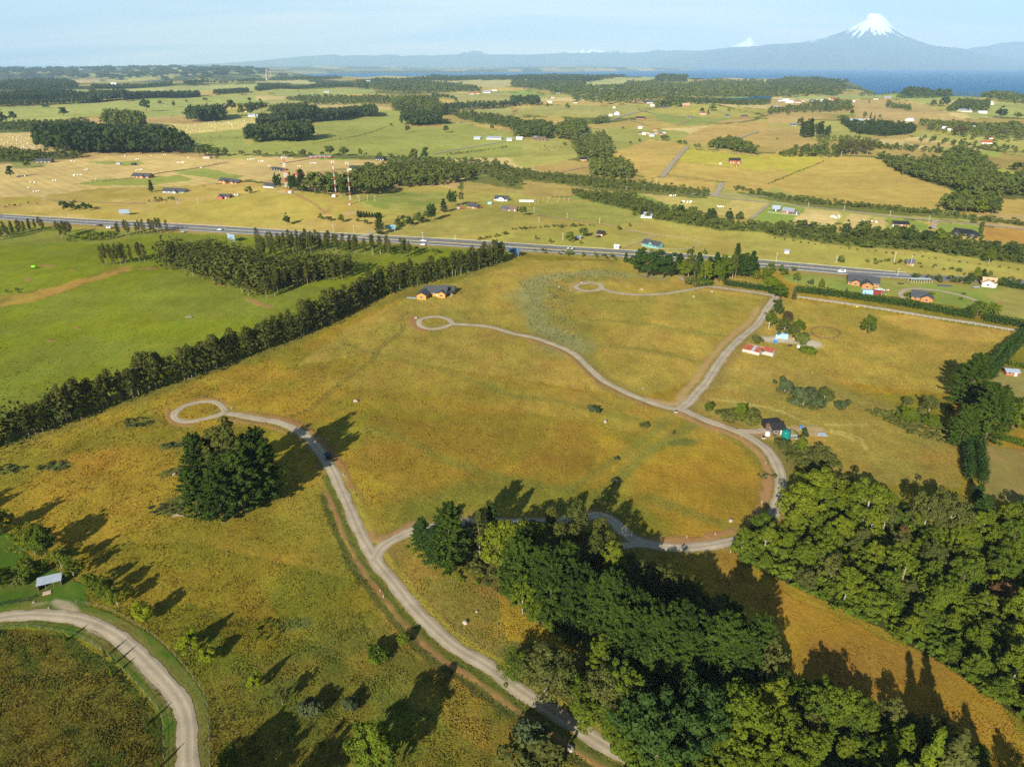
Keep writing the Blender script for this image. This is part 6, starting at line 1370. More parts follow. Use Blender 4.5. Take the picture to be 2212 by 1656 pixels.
for bx, by, ty, k, lab, wd in [
 (720, 990, 940, 'middark', 'dark tree left of the farm buildings at right', 1.1), (640, 1040, 990, 'mid', 'low tree before the farm buildings at right', 2.0), (830, 1020, 965, 'mid', 'pale tree right of the farm buildings', 0.7), (880, 1030, 970, 'midpine', 'narrow conifer right of the farm buildings', 0.7), (915, 1040, 990, 'midpine', 'short conifer right of the farm buildings', 0.8), (960, 1020, 988, 'mid', 'small tree in the tan field', 0.8),
 (490, 960, 880, 'midpine', 'dark conifer in the village belt', 1.0), (170, 995, 958, 'mid', 'bush on the tan slope', 1.1), (1420, 915, 860, 'middark', 'dark round tree on the ridge at right', 1.2), (1500, 920, 840, 'middark', 'large dark tree on the ridge at right', 1.2), (1540, 905, 835, 'middark', 'dark tree at the end of the ridge row', 1.1), (1125, 860, 800, 'mid', 'tree on the shore ridge', 0.8), (1040, 890, 860, 'mid', 'dark bush on the ridge field', 1.6), (1130, 905, 875, 'midpine', 'small conifer on the ridge field', 0.8),
 (2000, 1020, 925, 'middark', 'big dark tree at the right far field', 1.7), (2150, 1020, 970, 'mid', 'tree at the right frame edge above the scrub', 1.6), (2100, 1110, 1045, 'mid', 'round green thicket tree at right', 2.2), (1650, 1175, 1085, 'rust0', 'purple-brown tree by the red-roofed houses', 1.3), (1790, 1170, 1110, 'light', 'bright green tree by the red-roofed houses', 1.0), (2000, 1180, 1115, 'rust0', 'brownish bush at the right edge', 1.4), (1890, 1120, 1060, 'midpine', 'narrow conifer at right', 0.9), (1465, 1270, 1230, 'middark', 'small dark tree on the tan strip', 0.9), (1240, 1390, 1345, 'mid', 'round bush in the tan field', 1.5), (1460, 1100, 1030, 'light', 'bright green willow at the field head', 1.2), (75, 1205, 1185, 'mid', 'small bush on the tan slope at left', 1.4), (240, 1280, 1245, 'mid', 'bush above the golden field, left', 1.5), (330, 1285, 1238, 'mid', 'bush above the golden field, right', 1.4), (870, 890, 862, 'midpine', 'small conifer on the shore slope', 1.1), (2150, 1470, 1400, 'middark', 'dark conifer block tree at the right edge', 2.0)]:
 tree(k, lab, 3, 0, bx, by, ty, wd)
for i in range(12):
 tree('midpine' if i % 3 else 'gum', 'tall thin tree of the purple-brown grove right of the golden slopes', 3, 0, 265 + i * 23, 1165 + (i * 37) % 25, 1000 + (i * 53) % 70 + i * 5, 1.1, 'purple-brown grove right of the golden slopes')
for i in range(10):
 tree('rust0' if i % 2 else 'olive', 'olive-brown tree of the grove at the head of the golden field', 3, 0, 630 + i * 28, 1345 - (i * 31) % 40, 1195 + (i * 41) % 60, 0.8, 'olive-brown grove at the head of the golden field')
def lod(i, q, leaf, dark=False, pine=False):
 g = G_(400 + i)
 if pine: return crown_pine(g, 0.24, 1.0, max(q // 6, 8), 6, leaf, 0.02, 0.3, 0.8)
 V, Fq = crown_broad(g, 0.42, 1.0, max(q // 7, 7), 7, leaf, 0.04, 0.36)
 return V, Fq
LOD = {'near': [lod(i, 110, 0.16) for i in range(6)], 'far': [lod(i + 10, 60, 0.23) for i in range(6)], 'vfar': [lod(i + 20, 28, 0.36) for i in range(6)], 'pine': [lod(i + 30, 70, 0.14, pine=True) for i in range(5)],
       'eu': [crown_column(G_(440 + i), 0.13, 1.0, 0.22, 15, 11, 0.075, 0.5) for i in range(6)]}
WOODN = [0]
def wood(poly, sp, hr, mat, lab, lod_='far', name='woodland', pts=None, wide=1.0, limit=2200):
 src = LOD[lod_]; VV = []; FF = []; off = 0; WOODN[0] += 1
 for x, y in (pts if pts is not None else sample(poly, sp, 50 + WOODN[0], limit)):
  V, Fq = src[rnd.randrange(len(src))]; s = rnd.uniform(*hr); a = rnd.uniform(0, 6.28); c_, s2 = math.cos(a), math.sin(a); w_ = s * wide * rnd.uniform(0.85, 1.25)
  VV.append(np.stack([(V[:, 0] * c_ - V[:, 1] * s2) * w_ + x, (V[:, 0] * s2 + V[:, 1] * c_) * w_ + y, V[:, 2] * s + hz(x, y) - 0.1], 1)); FF.append(Fq + off); off += len(V)
 if VV:
  o = link(name, mesh_np(name, np.concatenate(VV), np.concatenate(FF), LM[mat])); tag(o, lab, 'wood', None, 'stuff')
def line_pts(P, sp, w=2.0):
 W = world_line(P, 6); out = []; acc = 0
 for i in range(len(W) - 1):
  l = math.hypot(W[i + 1][0] - W[i][0], W[i + 1][1] - W[i][1])
  if l < 1e-6: continue
  while acc < l:
   f = acc / l; out.append((W[i][0] + (W[i + 1][0] - W[i][0]) * f + rnd.uniform(-w, w), W[i][1] + (W[i + 1][1] - W[i][1]) * f + rnd.uniform(-w, w))); acc += sp * rnd.uniform(0.7, 1.3)
  acc -= l
 return out
for c, r, P, sp, hr, mat, lab, lo, wd in [
 (0, 0, [(345, 1300), (560, 1335), (900, 1335), (1300, 1330), (1640, 1340), (1500, 1260), (1000, 1210), (560, 1200), (350, 1230)], 8.5, (24, 34), 'fardark', 'large dark grove beyond the bale field', 'near', 0.75),
 (0, 0, [(930, 1100), (1240, 1130), (1240, 1085), (940, 1050)], 9, (24, 32), 'far', 'brownish grove behind the large dark one', 'near', 0.8),
 (0, 0, [(1635, 1050), (1700, 1058), (1930, 1038), (1930, 1005), (1650, 1020)], 9, (26, 34), 'fardark', 'long dark grove on the bale field', 'near', 0.8),
 (0, 0, [(640, 898), (800, 892), (1110, 862), (1090, 845), (640, 875)], 10, (24, 34), 'fardark', 'rounded dark plantation at the far left', 'far', 0.8),
 (0, 0, [(-60, 922), (0, 922), (640, 895), (640, 885), (-60, 910)], 9, (14, 20), 'fardark', 'dark shelter belt at the far left, lower', 'far', 0.8),
 (0, 0, [(-60, 880), (480, 850), (640, 845), (640, 825), (-60, 860)], 12, (18, 26), 'fardark', 'dark shelter belt at the far left, upper', 'far', 0.9),
 (0, 0, [(1110, 860), (1720, 835), (1720, 828), (1300, 835), (1110, 848)], 9, (16, 26), 'fardark', 'dark belt of pointed trees in the far pasture', 'pine', 1.6),
 (0, 0, [(800, 770), (1490, 742), (1490, 734), (800, 756)], 14, (16, 24), 'fardark', 'thin dark belt across the far fields', 'far', 1.0),
 (0, 0, [(-60, 790), (270, 790), (660, 770), (680, 740), (400, 700), (-60, 730)], 32, (16, 30), 'fardark', 'wooded rise at the far left', 'far', 1.2),
 (0, 0, [(1600, 735), (1900, 720), (2208, 715), (2208, 705), (1600, 720)], 26, (16, 30), 'fardark', 'scattered dark clumps on the left skyline', 'far', 1.2),
 (0, 0, [(-60, 1130), (300, 1150), (760, 1080), (760, 1040), (400, 1060), (-60, 1060)], 10, (5, 10), 'far', 'rough scrub at the left behind the bale field', 'far', 1.2),
 (0, 0, [(-60, 1390), (150, 1400), (700, 1365), (740, 1340), (400, 1330), (-60, 1310)], 8.5, (5, 10), 'far', 'scrub hedge below the large dark grove', 'near', 1.2),
 (0, 0, [(1850, 820), (2140, 805), (2140, 790), (1860, 800)], 12, (14, 20), 'fardark', 'short dark belt left of the ridge', 'far', 0.9),
 (1, 0, [(245, 1090), (530, 1048), (515, 1010), (250, 1050)], 8.5, (26, 32), 'fardark', 'dark leafy grove, largest of the ridge groves', 'near', 0.8),
 (1, 0, [(130, 1000), (440, 970), (440, 955), (130, 980)], 9, (20, 26), 'far', 'thin grove behind the largest ridge grove', 'far', 0.8),
 (1, 0, [(25, 1108), (210, 1100), (200, 1070), (30, 1075)], 8.5, (20, 26), 'fardark', 'open grove left of the largest ridge grove', 'near', 0.8),
 (1, 0, [(-60, 1238), (140, 1225), (140, 1180), (-60, 1190)], 8, (20, 28), 'fardark', 'round dark grove in the pasture, left one', 'near', 0.8),
 (1, 0, [(185, 1228), (300, 1235), (480, 1215), (470, 1170), (190, 1190)], 8, (22, 30), 'fardark', 'round dark grove in the pasture, right one', 'near', 0.8),
 (1, 0, [(555, 1050), (740, 1040), (890, 1005), (870, 975), (560, 1025)], 9, (20, 26), 'fardark', 'long dark grove on the ridge', 'near', 0.8),
 (1, 0, [(898, 1010), (1040, 1012), (1030, 985), (905, 985)], 8.5, (23, 28), 'fardark', 'blocky grove at the end of the ridge', 'near', 0.7),
 (1, 0, [(1205, 958), (1550, 972), (1545, 930), (1215, 930)], 9, (26, 32), 'far', 'tall upright plantation in the centre distance', 'eu', 1.4),
 (1, 0, [(1500, 1010), (1590, 1000), (1590, 965), (1505, 965)], 9, (20, 26), 'far', 'small grey plantation beside the upright one', 'eu', 1.4),
 (1, 0, [(1268, 1085), (1400, 1092), (1588, 1080), (1580, 1045), (1275, 1045)], 8, (23, 28), 'fardark', 'square dark grove on the pasture', 'near', 0.75),
 (1, 0, [(250, 860), (450, 905), (900, 905), (1240, 900), (1240, 870), (800, 850), (460, 840)], 17, (10, 18), 'far', 'bushy wood across the centre distance', 'far', 1.1),
 (1, 0, [(0, 790), (420, 765), (860, 750), (860, 742), (420, 752), (0, 775)], 9, (13, 17), 'fardark', 'long dark hedge line in the distance', 'far', 1.0),
 (1, 0, [(20, 752), (290, 748), (290, 735), (20, 738)], 12, (14, 18), 'far', 'rectangular copse in the distance', 'far', 1.0),
 (1, 0, [(980, 770), (1200, 800), (1700, 795), (1960, 790), (1700, 740), (1400, 715), (1170, 720)], 26, (16, 26), 'far', 'big loose wood in the centre distance', 'far', 1.1),
 (1, 0, [(860, 765), (940, 772), (940, 730), (870, 728)], 18, (26, 34), 'far', 'tall copse at the end of the hedge line', 'far', 0.9),
 (1, 0, [(120, 690), (500, 695), (740, 670), (700, 660), (300, 668), (130, 665)], 30, (9, 15), 'fardark', 'wood on the lake skyline at left', 'far', 1.2),
 (1, 0, [(850, 655), (1350, 655), (1500, 668), (2208, 690), (2208, 660), (1700, 655), (1300, 640), (900, 642)], 34, (9, 15), 'fardark', 'wooded skyline in front of the lake', 'vfar', 2.0),
 (1, 0, [(1000, 710), (1450, 700), (1900, 690), (1900, 675), (1300, 690), (1000, 698)], 26, (16, 24), 'fardark', 'dark belt under the lake skyline', 'far', 1.1),
 (1, 0, [(1580, 975), (1700, 1010), (2208, 1110), (2280, 1090), (2208, 1030), (1800, 985)], 11, (7, 13), 'far', 'stream wood right of the square grove', 'far', 1.2),
 (1, 0, [(1600, 958), (1900, 948), (2208, 925), (2208, 905), (1900, 915), (1620, 940)], 14, (14, 20), 'fardark', 'row of dark trees in the right centre distance', 'far', 0.9),
 (1, 0, [(1520, 840), (1760, 885), (1740, 870), (1540, 820)], 20, (12, 18), 'fardark', 'diagonal tree line on the far slope', 'far', 0.9),
 (1, 0, [(580, 1656), (620, 1580), (820, 1560), (960, 1480), (1100, 1490), (1300, 1460), (1500, 1430), (1840, 1500), (1840, 1560), (1600, 1600), (1200, 1620), (1060, 1680), (600, 1690)], 7.5, (9, 13.5), 'far', 'dense wood right of the masts', 'near', 1.1),
 (1, 0, [(-60, 1345), (400, 1348), (900, 1345), (1350, 1360), (1500, 1400), (1300, 1400), (1000, 1350), (400, 1335), (-60, 1335)], 8, (4, 8), 'far', 'hedge along the far side of the hayfields', 'near', 1.2),
 (1, 0, [(1420, 1390), (1800, 1380), (2208, 1440), (2300, 1600), (2208, 1620), (1840, 1480), (1500, 1420)], 9, (3.5, 7.5), 'farlight', 'pale scrub spreading right of the dense wood', 'near', 1.3),
 (2, 0, [(0, 660), (300, 640), (620, 625), (840, 640), (1200, 650), (1200, 665), (820, 680), (600, 715), (0, 690)], 36, (11, 18), 'fardark', 'wooded hills before the lake', 'vfar', 2.0),
 (2, 0, [(1240, 690), (1500, 715), (1500, 670), (1340, 662)], 30, (24, 34), 'fardark', 'dark plantation block on the hill', 'far', 1.0),
 (2, 0, [(0, 720), (600, 720), (640, 750), (500, 800), (560, 850), (0, 750)], 34, (16, 26), 'far', 'woods of the dark valley at centre', 'far', 1.2),
 (2, 0, [(520, 870), (560, 800), (680, 760), (940, 770), (1000, 720), (1300, 730), (1500, 750), (1700, 700), (2208, 720), (2208, 845), (1800, 850), (1500, 855), (1240, 870), (1100, 890), (780, 905)], 32, (15, 26), 'far', 'broad wooded slope above the bay', 'far', 1.3),
 (2, 0, [(1240, 930), (1500, 905), (1820, 900), (2208, 900), (2208, 880), (1800, 880), (1300, 895)], 16, (12, 18), 'far', 'trees around the hilltop villas', 'far', 1.1),
 (2, 0, [(0, 920), (230, 915), (230, 875), (0, 880)], 16, (16, 24), 'fardark', 'dark copse at the centre left distance', 'far', 0.9),
 (2, 0, [(0, 1130), (60, 1190), (300, 1205), (380, 1140), (250, 1090), (60, 1070), (0, 1060)], 9, (10, 17), 'far', 'stream wood at the head of the pasture', 'near', 1.1),
 (2, 0, [(380, 1200), (560, 1220), (640, 1140), (600, 1090), (420, 1110)], 9, (12, 18), 'far', 'stream wood, middle part', 'near', 1.1),
 (2, 0, [(510, 1220), (570, 1340), (700, 1380), (850, 1380), (840, 1230), (790, 1170), (690, 1180)], 8.5, (7, 13), 'farlight', 'bright stream wood, lower part', 'near', 1.1),
 (2, 0, [(680, 1500), (720, 1540), (1020, 1550), (1010, 1450), (900, 1410), (700, 1440)], 7.5, (8, 14), 'farlight', 'pale grove where the stream meets the scrub', 'near', 1.1),
 (2, 0, [(0, 1460), (300, 1500), (680, 1530), (1020, 1570), (1690, 1650), (1700, 1700), (1000, 1640), (700, 1620), (500, 1590), (160, 1550), (0, 1530)], 5.2, (2.5, 5.5), 'farlight', 'scrub belt along the stream', 'near', 1.3),
 (2, 0, [(1710, 1275), (1900, 1310), (2090, 1340), (2060, 1300), (1980, 1260), (1900, 1230), (1760, 1250)], 9, (10, 15), 'far', 'dark bushes at the top of the yellow field', 'near', 1.2),
 (2, 0, [(700, 1080), (830, 1055), (820, 1035), (700, 1060)], 10, (9, 14), 'far', 'clump beside the far lane', 'far', 1.1),
 (3, 0, [(0, 830), (230, 840), (560, 830), (660, 785), (560, 740), (420, 720), (300, 690), (150, 680), (0, 740)], 34, (16, 26), 'far', 'wooded headland left of the lake', 'far', 1.3),
 (3, 0, [(330, 700), (440, 725), (690, 722), (660, 695), (500, 685)], 34, (16, 24), 'fardark', 'wooded spit in the lake', 'far', 1.2),
 (3, 0, [(620, 780), (660, 780), (640, 735), (590, 740)], 30, (16, 24), 'fardark', 'wooded point of the headland', 'far', 1.2),
 (3, 0, [(780, 825), (1100, 815), (1100, 808), (780, 818)], 26, (10, 18), 'far', 'tree line along the shore', 'far', 1.1),
 (3, 0, [(1170, 850), (1550, 850), (1550, 830), (1230, 810), (1170, 830)], 22, (20, 34), 'fardark', 'dark wood on the shore ridge', 'far', 1.0),
 (3, 0, [(1560, 830), (1930, 865), (2208, 905), (2300, 910), (2208, 880), (1900, 830), (1560, 815)], 22, (20, 30), 'far', 'row of woods on the right shore', 'far', 1.0),
 (3, 0, [(0, 1000), (200, 970), (560, 970), (720, 960), (700, 900), (600, 890), (300, 920), (200, 940), (0, 970)], 15, (8, 17), 'far', 'hedged belt below the village', 'far', 1.1),
 (3, 0, [(1010, 925), (1220, 960), (1220, 930), (1020, 905)], 13, (8, 14), 'far', 'row of bushes on the tan slope', 'far', 1.1),
 (3, 0, [(1560, 960), (1890, 970), (1890, 900), (1640, 885)], 14, (10, 20), 'far', 'garden wood by the blue-roofed farm', 'far', 1.1),
 (3, 0, [(620, 1065), (1000, 1080), (1280, 1110), (1240, 1160), (1000, 1180), (780, 1160), (700, 1110)], 11, (8, 14), 'fardark', 'dark wood between the tan fields', 'near', 1.2),
 (3, 0, [(430, 1190), (620, 1200), (900, 1210), (980, 1290), (560, 1300), (420, 1260)], 14, (4, 9), 'farlight', 'scrub below the purple-brown grove', 'far', 1.3),
 (3, 0, [(100, 1355), (600, 1360), (600, 1300), (430, 1290), (110, 1330)], 9, (6, 12), 'far', 'hedge at the head of the golden field', 'near', 1.2),
 (3, 0, [(890, 1260), (1500, 1300), (1500, 1330), (960, 1290)], 11, (5, 10), 'far', 'hedge between the small right fields', 'far', 1.2),
 (3, 0, [(1300, 1050), (1700, 1080), (2208, 1100), (2208, 1240), (1800, 1220), (1400, 1140)], 18, (6, 13), 'farlight', 'loose scrub and trees by the red roofs', 'far', 1.3),
 (3, 0, [(1300, 1190), (1900, 1270), (2300, 1290), (2300, 1330), (1900, 1310), (1300, 1220)], 14, (5, 10), 'far', 'hedges at the right edge', 'far', 1.2),
 (3, 0, [(950, 1370), (1060, 1450), (1180, 1520), (1600, 1640), (1750, 1700), (2500, 1700), (2300, 1600), (2000, 1540), (1900, 1470), (1850, 1400), (1640, 1310), (1560, 1350), (1480, 1410), (1200, 1430)], 8.5, (8, 15), 'far', 'broad wood running down the right side', 'near', 1.15),
 (3, 1, [(1530, 165), (1960, 185), (1950, 120), (1560, 90)], 7, (10, 14), 'far', 'dense clump above the gravel lane at right', 'near', 1.1),
 (3, 1, [(-300, -20), (0, 45), (400, 110), (1000, 160), (1500, 210), (2500, 330), (2500, 300), (1600, 190), (1000, 130), (400, 70), (0, 10), (-300, -50)], 4.6, (2, 4.5), 'farlight', 'grey-green scrub strip along the gravel lane', 'near', 1.6),
 (2, 1, [(500, 0), (1000, 20), (1200, 110), (1300, 150), (1900, 270), (2208, 290), (2208, 350), (1800, 330), (1200, 230), (1000, 150), (600, 60)], 4.6, (2.5, 6), 'far', 'bushy stream belt across the meadows', 'near', 1.2),
 (3, 1, [(-50, 290), (300, 300), (700, 350), (1100, 340), (1500, 370), (1860, 450), (2600, 530), (2600, 680), (2000, 600), (1300, 510), (600, 460), (0, 370)], 4.8, (2.5, 6.5), 'far', 'bushy belt under the lane houses', 'near', 1.2),
 (2, 1, [(170, 520), (500, 560), (900, 590), (900, 560), (500, 520), (200, 500)], 5.5, (1.8, 3.6), 'broad', 'bushes between the highway and the meadow', 'near', 1.3),
 (3, 1, [(0, 700), (200, 740), (220, 690), (0, 660)], 6, (3, 6), 'broad', 'bushes at the highway above the lawn', 'near', 1.2),
 (3, 1, [(1240, 745), (1700, 765), (2300, 800), (2300, 840), (1700, 800), (1240, 765)], 5, (2.5, 5), 'far', 'scrub hiding the highway above the tan-roofed house', 'near', 1.4),
 (3, 1, [(830, 620), (1200, 640), (1700, 720), (1700, 680), (1200, 600), (850, 590)], 6, (1.5, 3.5), 'far', 'roadside scrub above the lawn houses', 'near', 1.3),
 (0, 1, [(560, 440), (900, 425), (1000, 390), (960, 370), (760, 370), (700, 400), (560, 415)], 5, (2.5, 5), 'broad', 'bushes in the hollow below the highway at left', 'near', 1.2),
 (0, 1, [(530, 165), (780, 160), (740, 130), (540, 130)], 6, (4, 7), 'fardark', 'dark bush clump on the tan slope at left', 'near', 1.2),
 (0, 1, [(-100, 150), (340, 110), (330, 95), (-100, 130)], 7, (1.5, 3), 'fardark', 'dark low hedge at the left edge', 'near', 1.3),
 (0, 1, [(1270, 95), (1540, 85), (1530, 60), (1290, 75)], 6, (2.5, 4.5), 'far', 'garden bushes of the blue-roofed farm', 'near', 1.2),
 (1, 3, [(0, 420), (180, 400), (210, 560), (100, 580), (0, 560)], 1.5, (0.6, 1.3), 'broad', 'dense green weed patch on the golden slope', 'near', 1.3),
 (0, 1, [(-40, 880), (180, 870), (170, 845), (-40, 850)], 5, (1, 2.5), 'broad', 'low bushes in the green pasture at the left edge', 'near', 1.2),
 (1, 1, [(1000, 555), (1420, 530), (1640, 540), (1630, 520), (1400, 500), (1000, 500)], 5.5, (1.8, 4), 'broad', 'bushes along the highway behind the windbreak', 'near', 1.2),
 (1, 1, [(1180, 310), (1300, 290), (1540, 200), (1500, 190), (1280, 260), (1180, 270)], 6, (3, 7), 'far', 'dark bushes along the slope foot', 'near', 1.2)]:
 wood(T(c, r, *P), sp, hr, mat, lab, lo, wide=wd, limit=1400)
wood(T(0, 1, *[(1420, 640), (1750, 730), (1950, 800), (2208, 880), (2208, 640), (1800, 600), (1450, 590)]), 4.8, (12, 14.5), 'euca', 'inner trees of the eucalyptus plantation', 'eu', 'eucalyptus_plantation', wide=1.5, limit=260)
wood(T(1, 1, *[(0, 900), (220, 820), (640, 750), (830, 720), (800, 690), (400, 710), (100, 740), (0, 720)]), 4.8, (11, 13.5), 'euca', 'inner trees of the right half of the eucalyptus plantation', 'eu', 'eucalyptus_plantation', wide=1.5, limit=260)
wood(None, 0, (8, 12.5), 'euca', 'lower growth filling the eucalyptus windbreak', 'eu', 'windbreak_undergrowth', pts=[(x - 1.6, y + 1.6) for x, y in line_pts(ROW_P, 3.8, 1.0) if not 378 < project(x, y, 0)[0] < 402], wide=1.3)
wood([(-60, 152), (500, 150), (690, 156), (600, 162), (440, 172), (-60, 168)], 230, (35, 60), 'fardark', 'dark woods of the far plateau', 'vfar', wide=2.6)
for P, sp, hr, lab in [
 (T(1, 0, (500, 1240), (900, 1170), (1150, 1090)), 5, (1.2, 2.2), 'low hedge crossing the green pasture'), (T(1, 0, (1640, 1340), (1980, 1300), (2150, 1275)), 6, (2, 4), 'hedge under the barn drive'),
 (T(2, 1, (0, 330), (400, 300), (720, 295)), 3.4, (1.2, 2.6), 'overgrown hedge across the meadow'), (T(2, 0, (920, 1330), (1180, 1335), (1420, 1335)), 5, (0.8, 1.6), 'field edge in the golden parcel'),
 (T(2, 0, (1500, 1290), (1900, 1330), (2208, 1365)), 5, (0.8, 1.8), 'upper edge of the yellow field'), (T(3, 0, (0, 1590), (220, 1500), (480, 1395)), 5, (1, 2), 'hedge between the golden fields'),
 (T(3, 1, (1840, 450), (1845, 270)), 3, (1.5, 3), 'dark hedge right of the black house'), (T(0, 0, (700, 1590), (1100, 1530), (1700, 1450), (1900, 1400)), 6, (0.6, 1.3), 'low fence-line growth through the bale field'),
 (T(3, 1, (0, 390), (500, 470), (1300, 560), (2208, 680)), 6, (0.8, 1.8), 'weedy ditch line in the pasture'), (T(1, 1, (1920, 415), (2050, 390), (2190, 360)), 3.2, (1.5, 3.2), 'roadside bushes at the head of the pasture')]:
 wood(None, 0, hr, 'far', lab, 'near', 'hedgerow', pts=line_pts(P, sp, 1.0), wide=1.4)
def hedge(P, w, h, mat, lab, sp=1.2, per=34, leaf=0.42, jit=0.25):
 W = world_line(P, 6); C = []; Rr = []
 acc = 0
 for i in range(len(W) - 1):
  dx, dy = W[i + 1][0] - W[i][0], W[i + 1][1] - W[i][1]; l = math.hypot(dx, dy); nx, ny = dy / l, -dx / l
  while acc < l:
   f = acc / l
   for s in (-0.32, 0.32):
    for lv in (0.35, 0.72):
     x = W[i][0] + dx * f + nx * w * s + rnd.gauss(0, jit); y = W[i][1] + dy * f + ny * w * s + rnd.gauss(0, jit)
     C.append((x, y, hz(x, y) + h * lv * rnd.uniform(0.85, 1.12))); Rr.append(max(w * 0.33, h * 0.30) * rnd.uniform(0.8, 1.2))
   acc += sp * rnd.uniform(0.8, 1.2)
  acc -= l
 C = np.array(C); o0 = C[0].copy(); V, Fq = clumps_to_leaves(C - o0, np.array(Rr), per, leaf, G_(900 + len(C)), 1.0)
 o = thing('hedge', lab, 'hedge', tuple(o0)); link('foliage', mesh_np('foliage', V, Fq, LM[mat]), o)
 mb = MB()
 for i in range(0, len(C), 12): mb.bar((C[i][0] - o0[0], C[i][1] - o0[1], C[i][2] - o0[2] - h * 0.6), (C[i][0] - o0[0], C[i][1] - o0[1], C[i][2] - o0[2]), 0.08, 4, 0.03)
 mb.build('stem', bark, o)
hedge(T(3, 1, (250, 860), (500, 888), (850, 935), (1200, 985), (1500, 1040), (1760, 1085)), 5.5, 3.6, 'cypress', 'long thick hedge along the white-railed lane, left of its gate', 1.5, 40, 0.55)
hedge(T(3, 1, (1870, 1105), (2208, 1165), (2400, 1200)), 5.5, 3.6, 'cypress', 'thick hedge along the lane, right of its gate', 1.5, 40, 0.55)
hedge(T(2, 1, (1840, 800), (2000, 825), (2208, 855)) + T(3, 1, (60, 885)), 4.5, 3.2, 'cypress', 'hedge above the gravel track, from the conifer stand to the lane corner', 1.4, 38, 0.5)
hedge(T(3, 1, (1990, 800), (2208, 840), (2400, 870)), 5, 3.2, 'cypress', 'dark clipped hedge beside the tan-roofed house', 1.6, 34, 0.55)
hedge(T(3, 1, (1870, 1620), (1960, 1500), (2060, 1400), (2208, 1270), (2330, 1170)), 5.5, 6.0, 'cypress', 'tall dark hedge on the right side of the golden field', 1.3, 44, 0.5)
hedge(T(3, 2, (1750, 500), (1760, 620), (1770, 740), (1785, 860)), 6.0, 5.5, 'cypress', 'tall feathery hedge below the huge cypresses', 1.0, 60, 0.42)
hedge(T(3, 2, (1960, 470), (2100, 500), (2280, 560)), 3.0, 2.2, 'broad', 'low hedge between the two paddocks at right', 0.9, 40, 0.34)
hedge(T(3, 1, (2080, 1490), (2210, 1520), (2400, 1560)), 2.6, 2.4, 'broad', 'hedge behind the small white-roofed shed', 0.9, 34, 0.34)
for px, py, n_, sprd, lab in [(115, 1008, 22, 3.4, 'grey-green thistle patch at the left of the meadow'), (20, 1014, 16, 3.0, 'thistle patch at the left frame edge'), (300, 912, 26, 4.0, 'bramble strip below the nearest turning loop'), (368, 962, 16, 2.6, 'thistle patch above the dark clump'), (362, 1100, 26, 3.4, 'green weed patch left of the dark clump'), (386, 1018, 12, 2.2, 'weed patch beside the pale boulder'), (1655, 548 + 480, 10, 2.0, 'weeds on the inner bend of the track')]:
 x, y, _ = ground(px, py); VV = []; FF = []; off = 0
 for j in range(n_):
  a = rnd.uniform(0, 6.28); rr_ = sprd * math.sqrt(rnd.random()); V, Fq = crown_broad(G_(700 + j), 0.7, 0.7, 7, 16, 0.22, 0.0, 0.4)
  X, Y = x + math.cos(a) * rr_ * 1.8, y + math.sin(a) * rr_
  VV.append(V * rnd.uniform(0.7, 1.3) + np.array([X, Y, hz(X, Y) - 0.05])); FF.append(Fq + off); off += len(V)
 o = link('weeds', mesh_np('weeds', np.concatenate(VV), np.concatenate(FF), LM['grey'])); tag(o, lab, 'weeds', None, 'stuff')
def flatm(name, col, rough=0.75, var=0.18, scale=1.2, stretch=None, **k): return simple(name, col, rough, var, scale, stretch=stretch, **k)
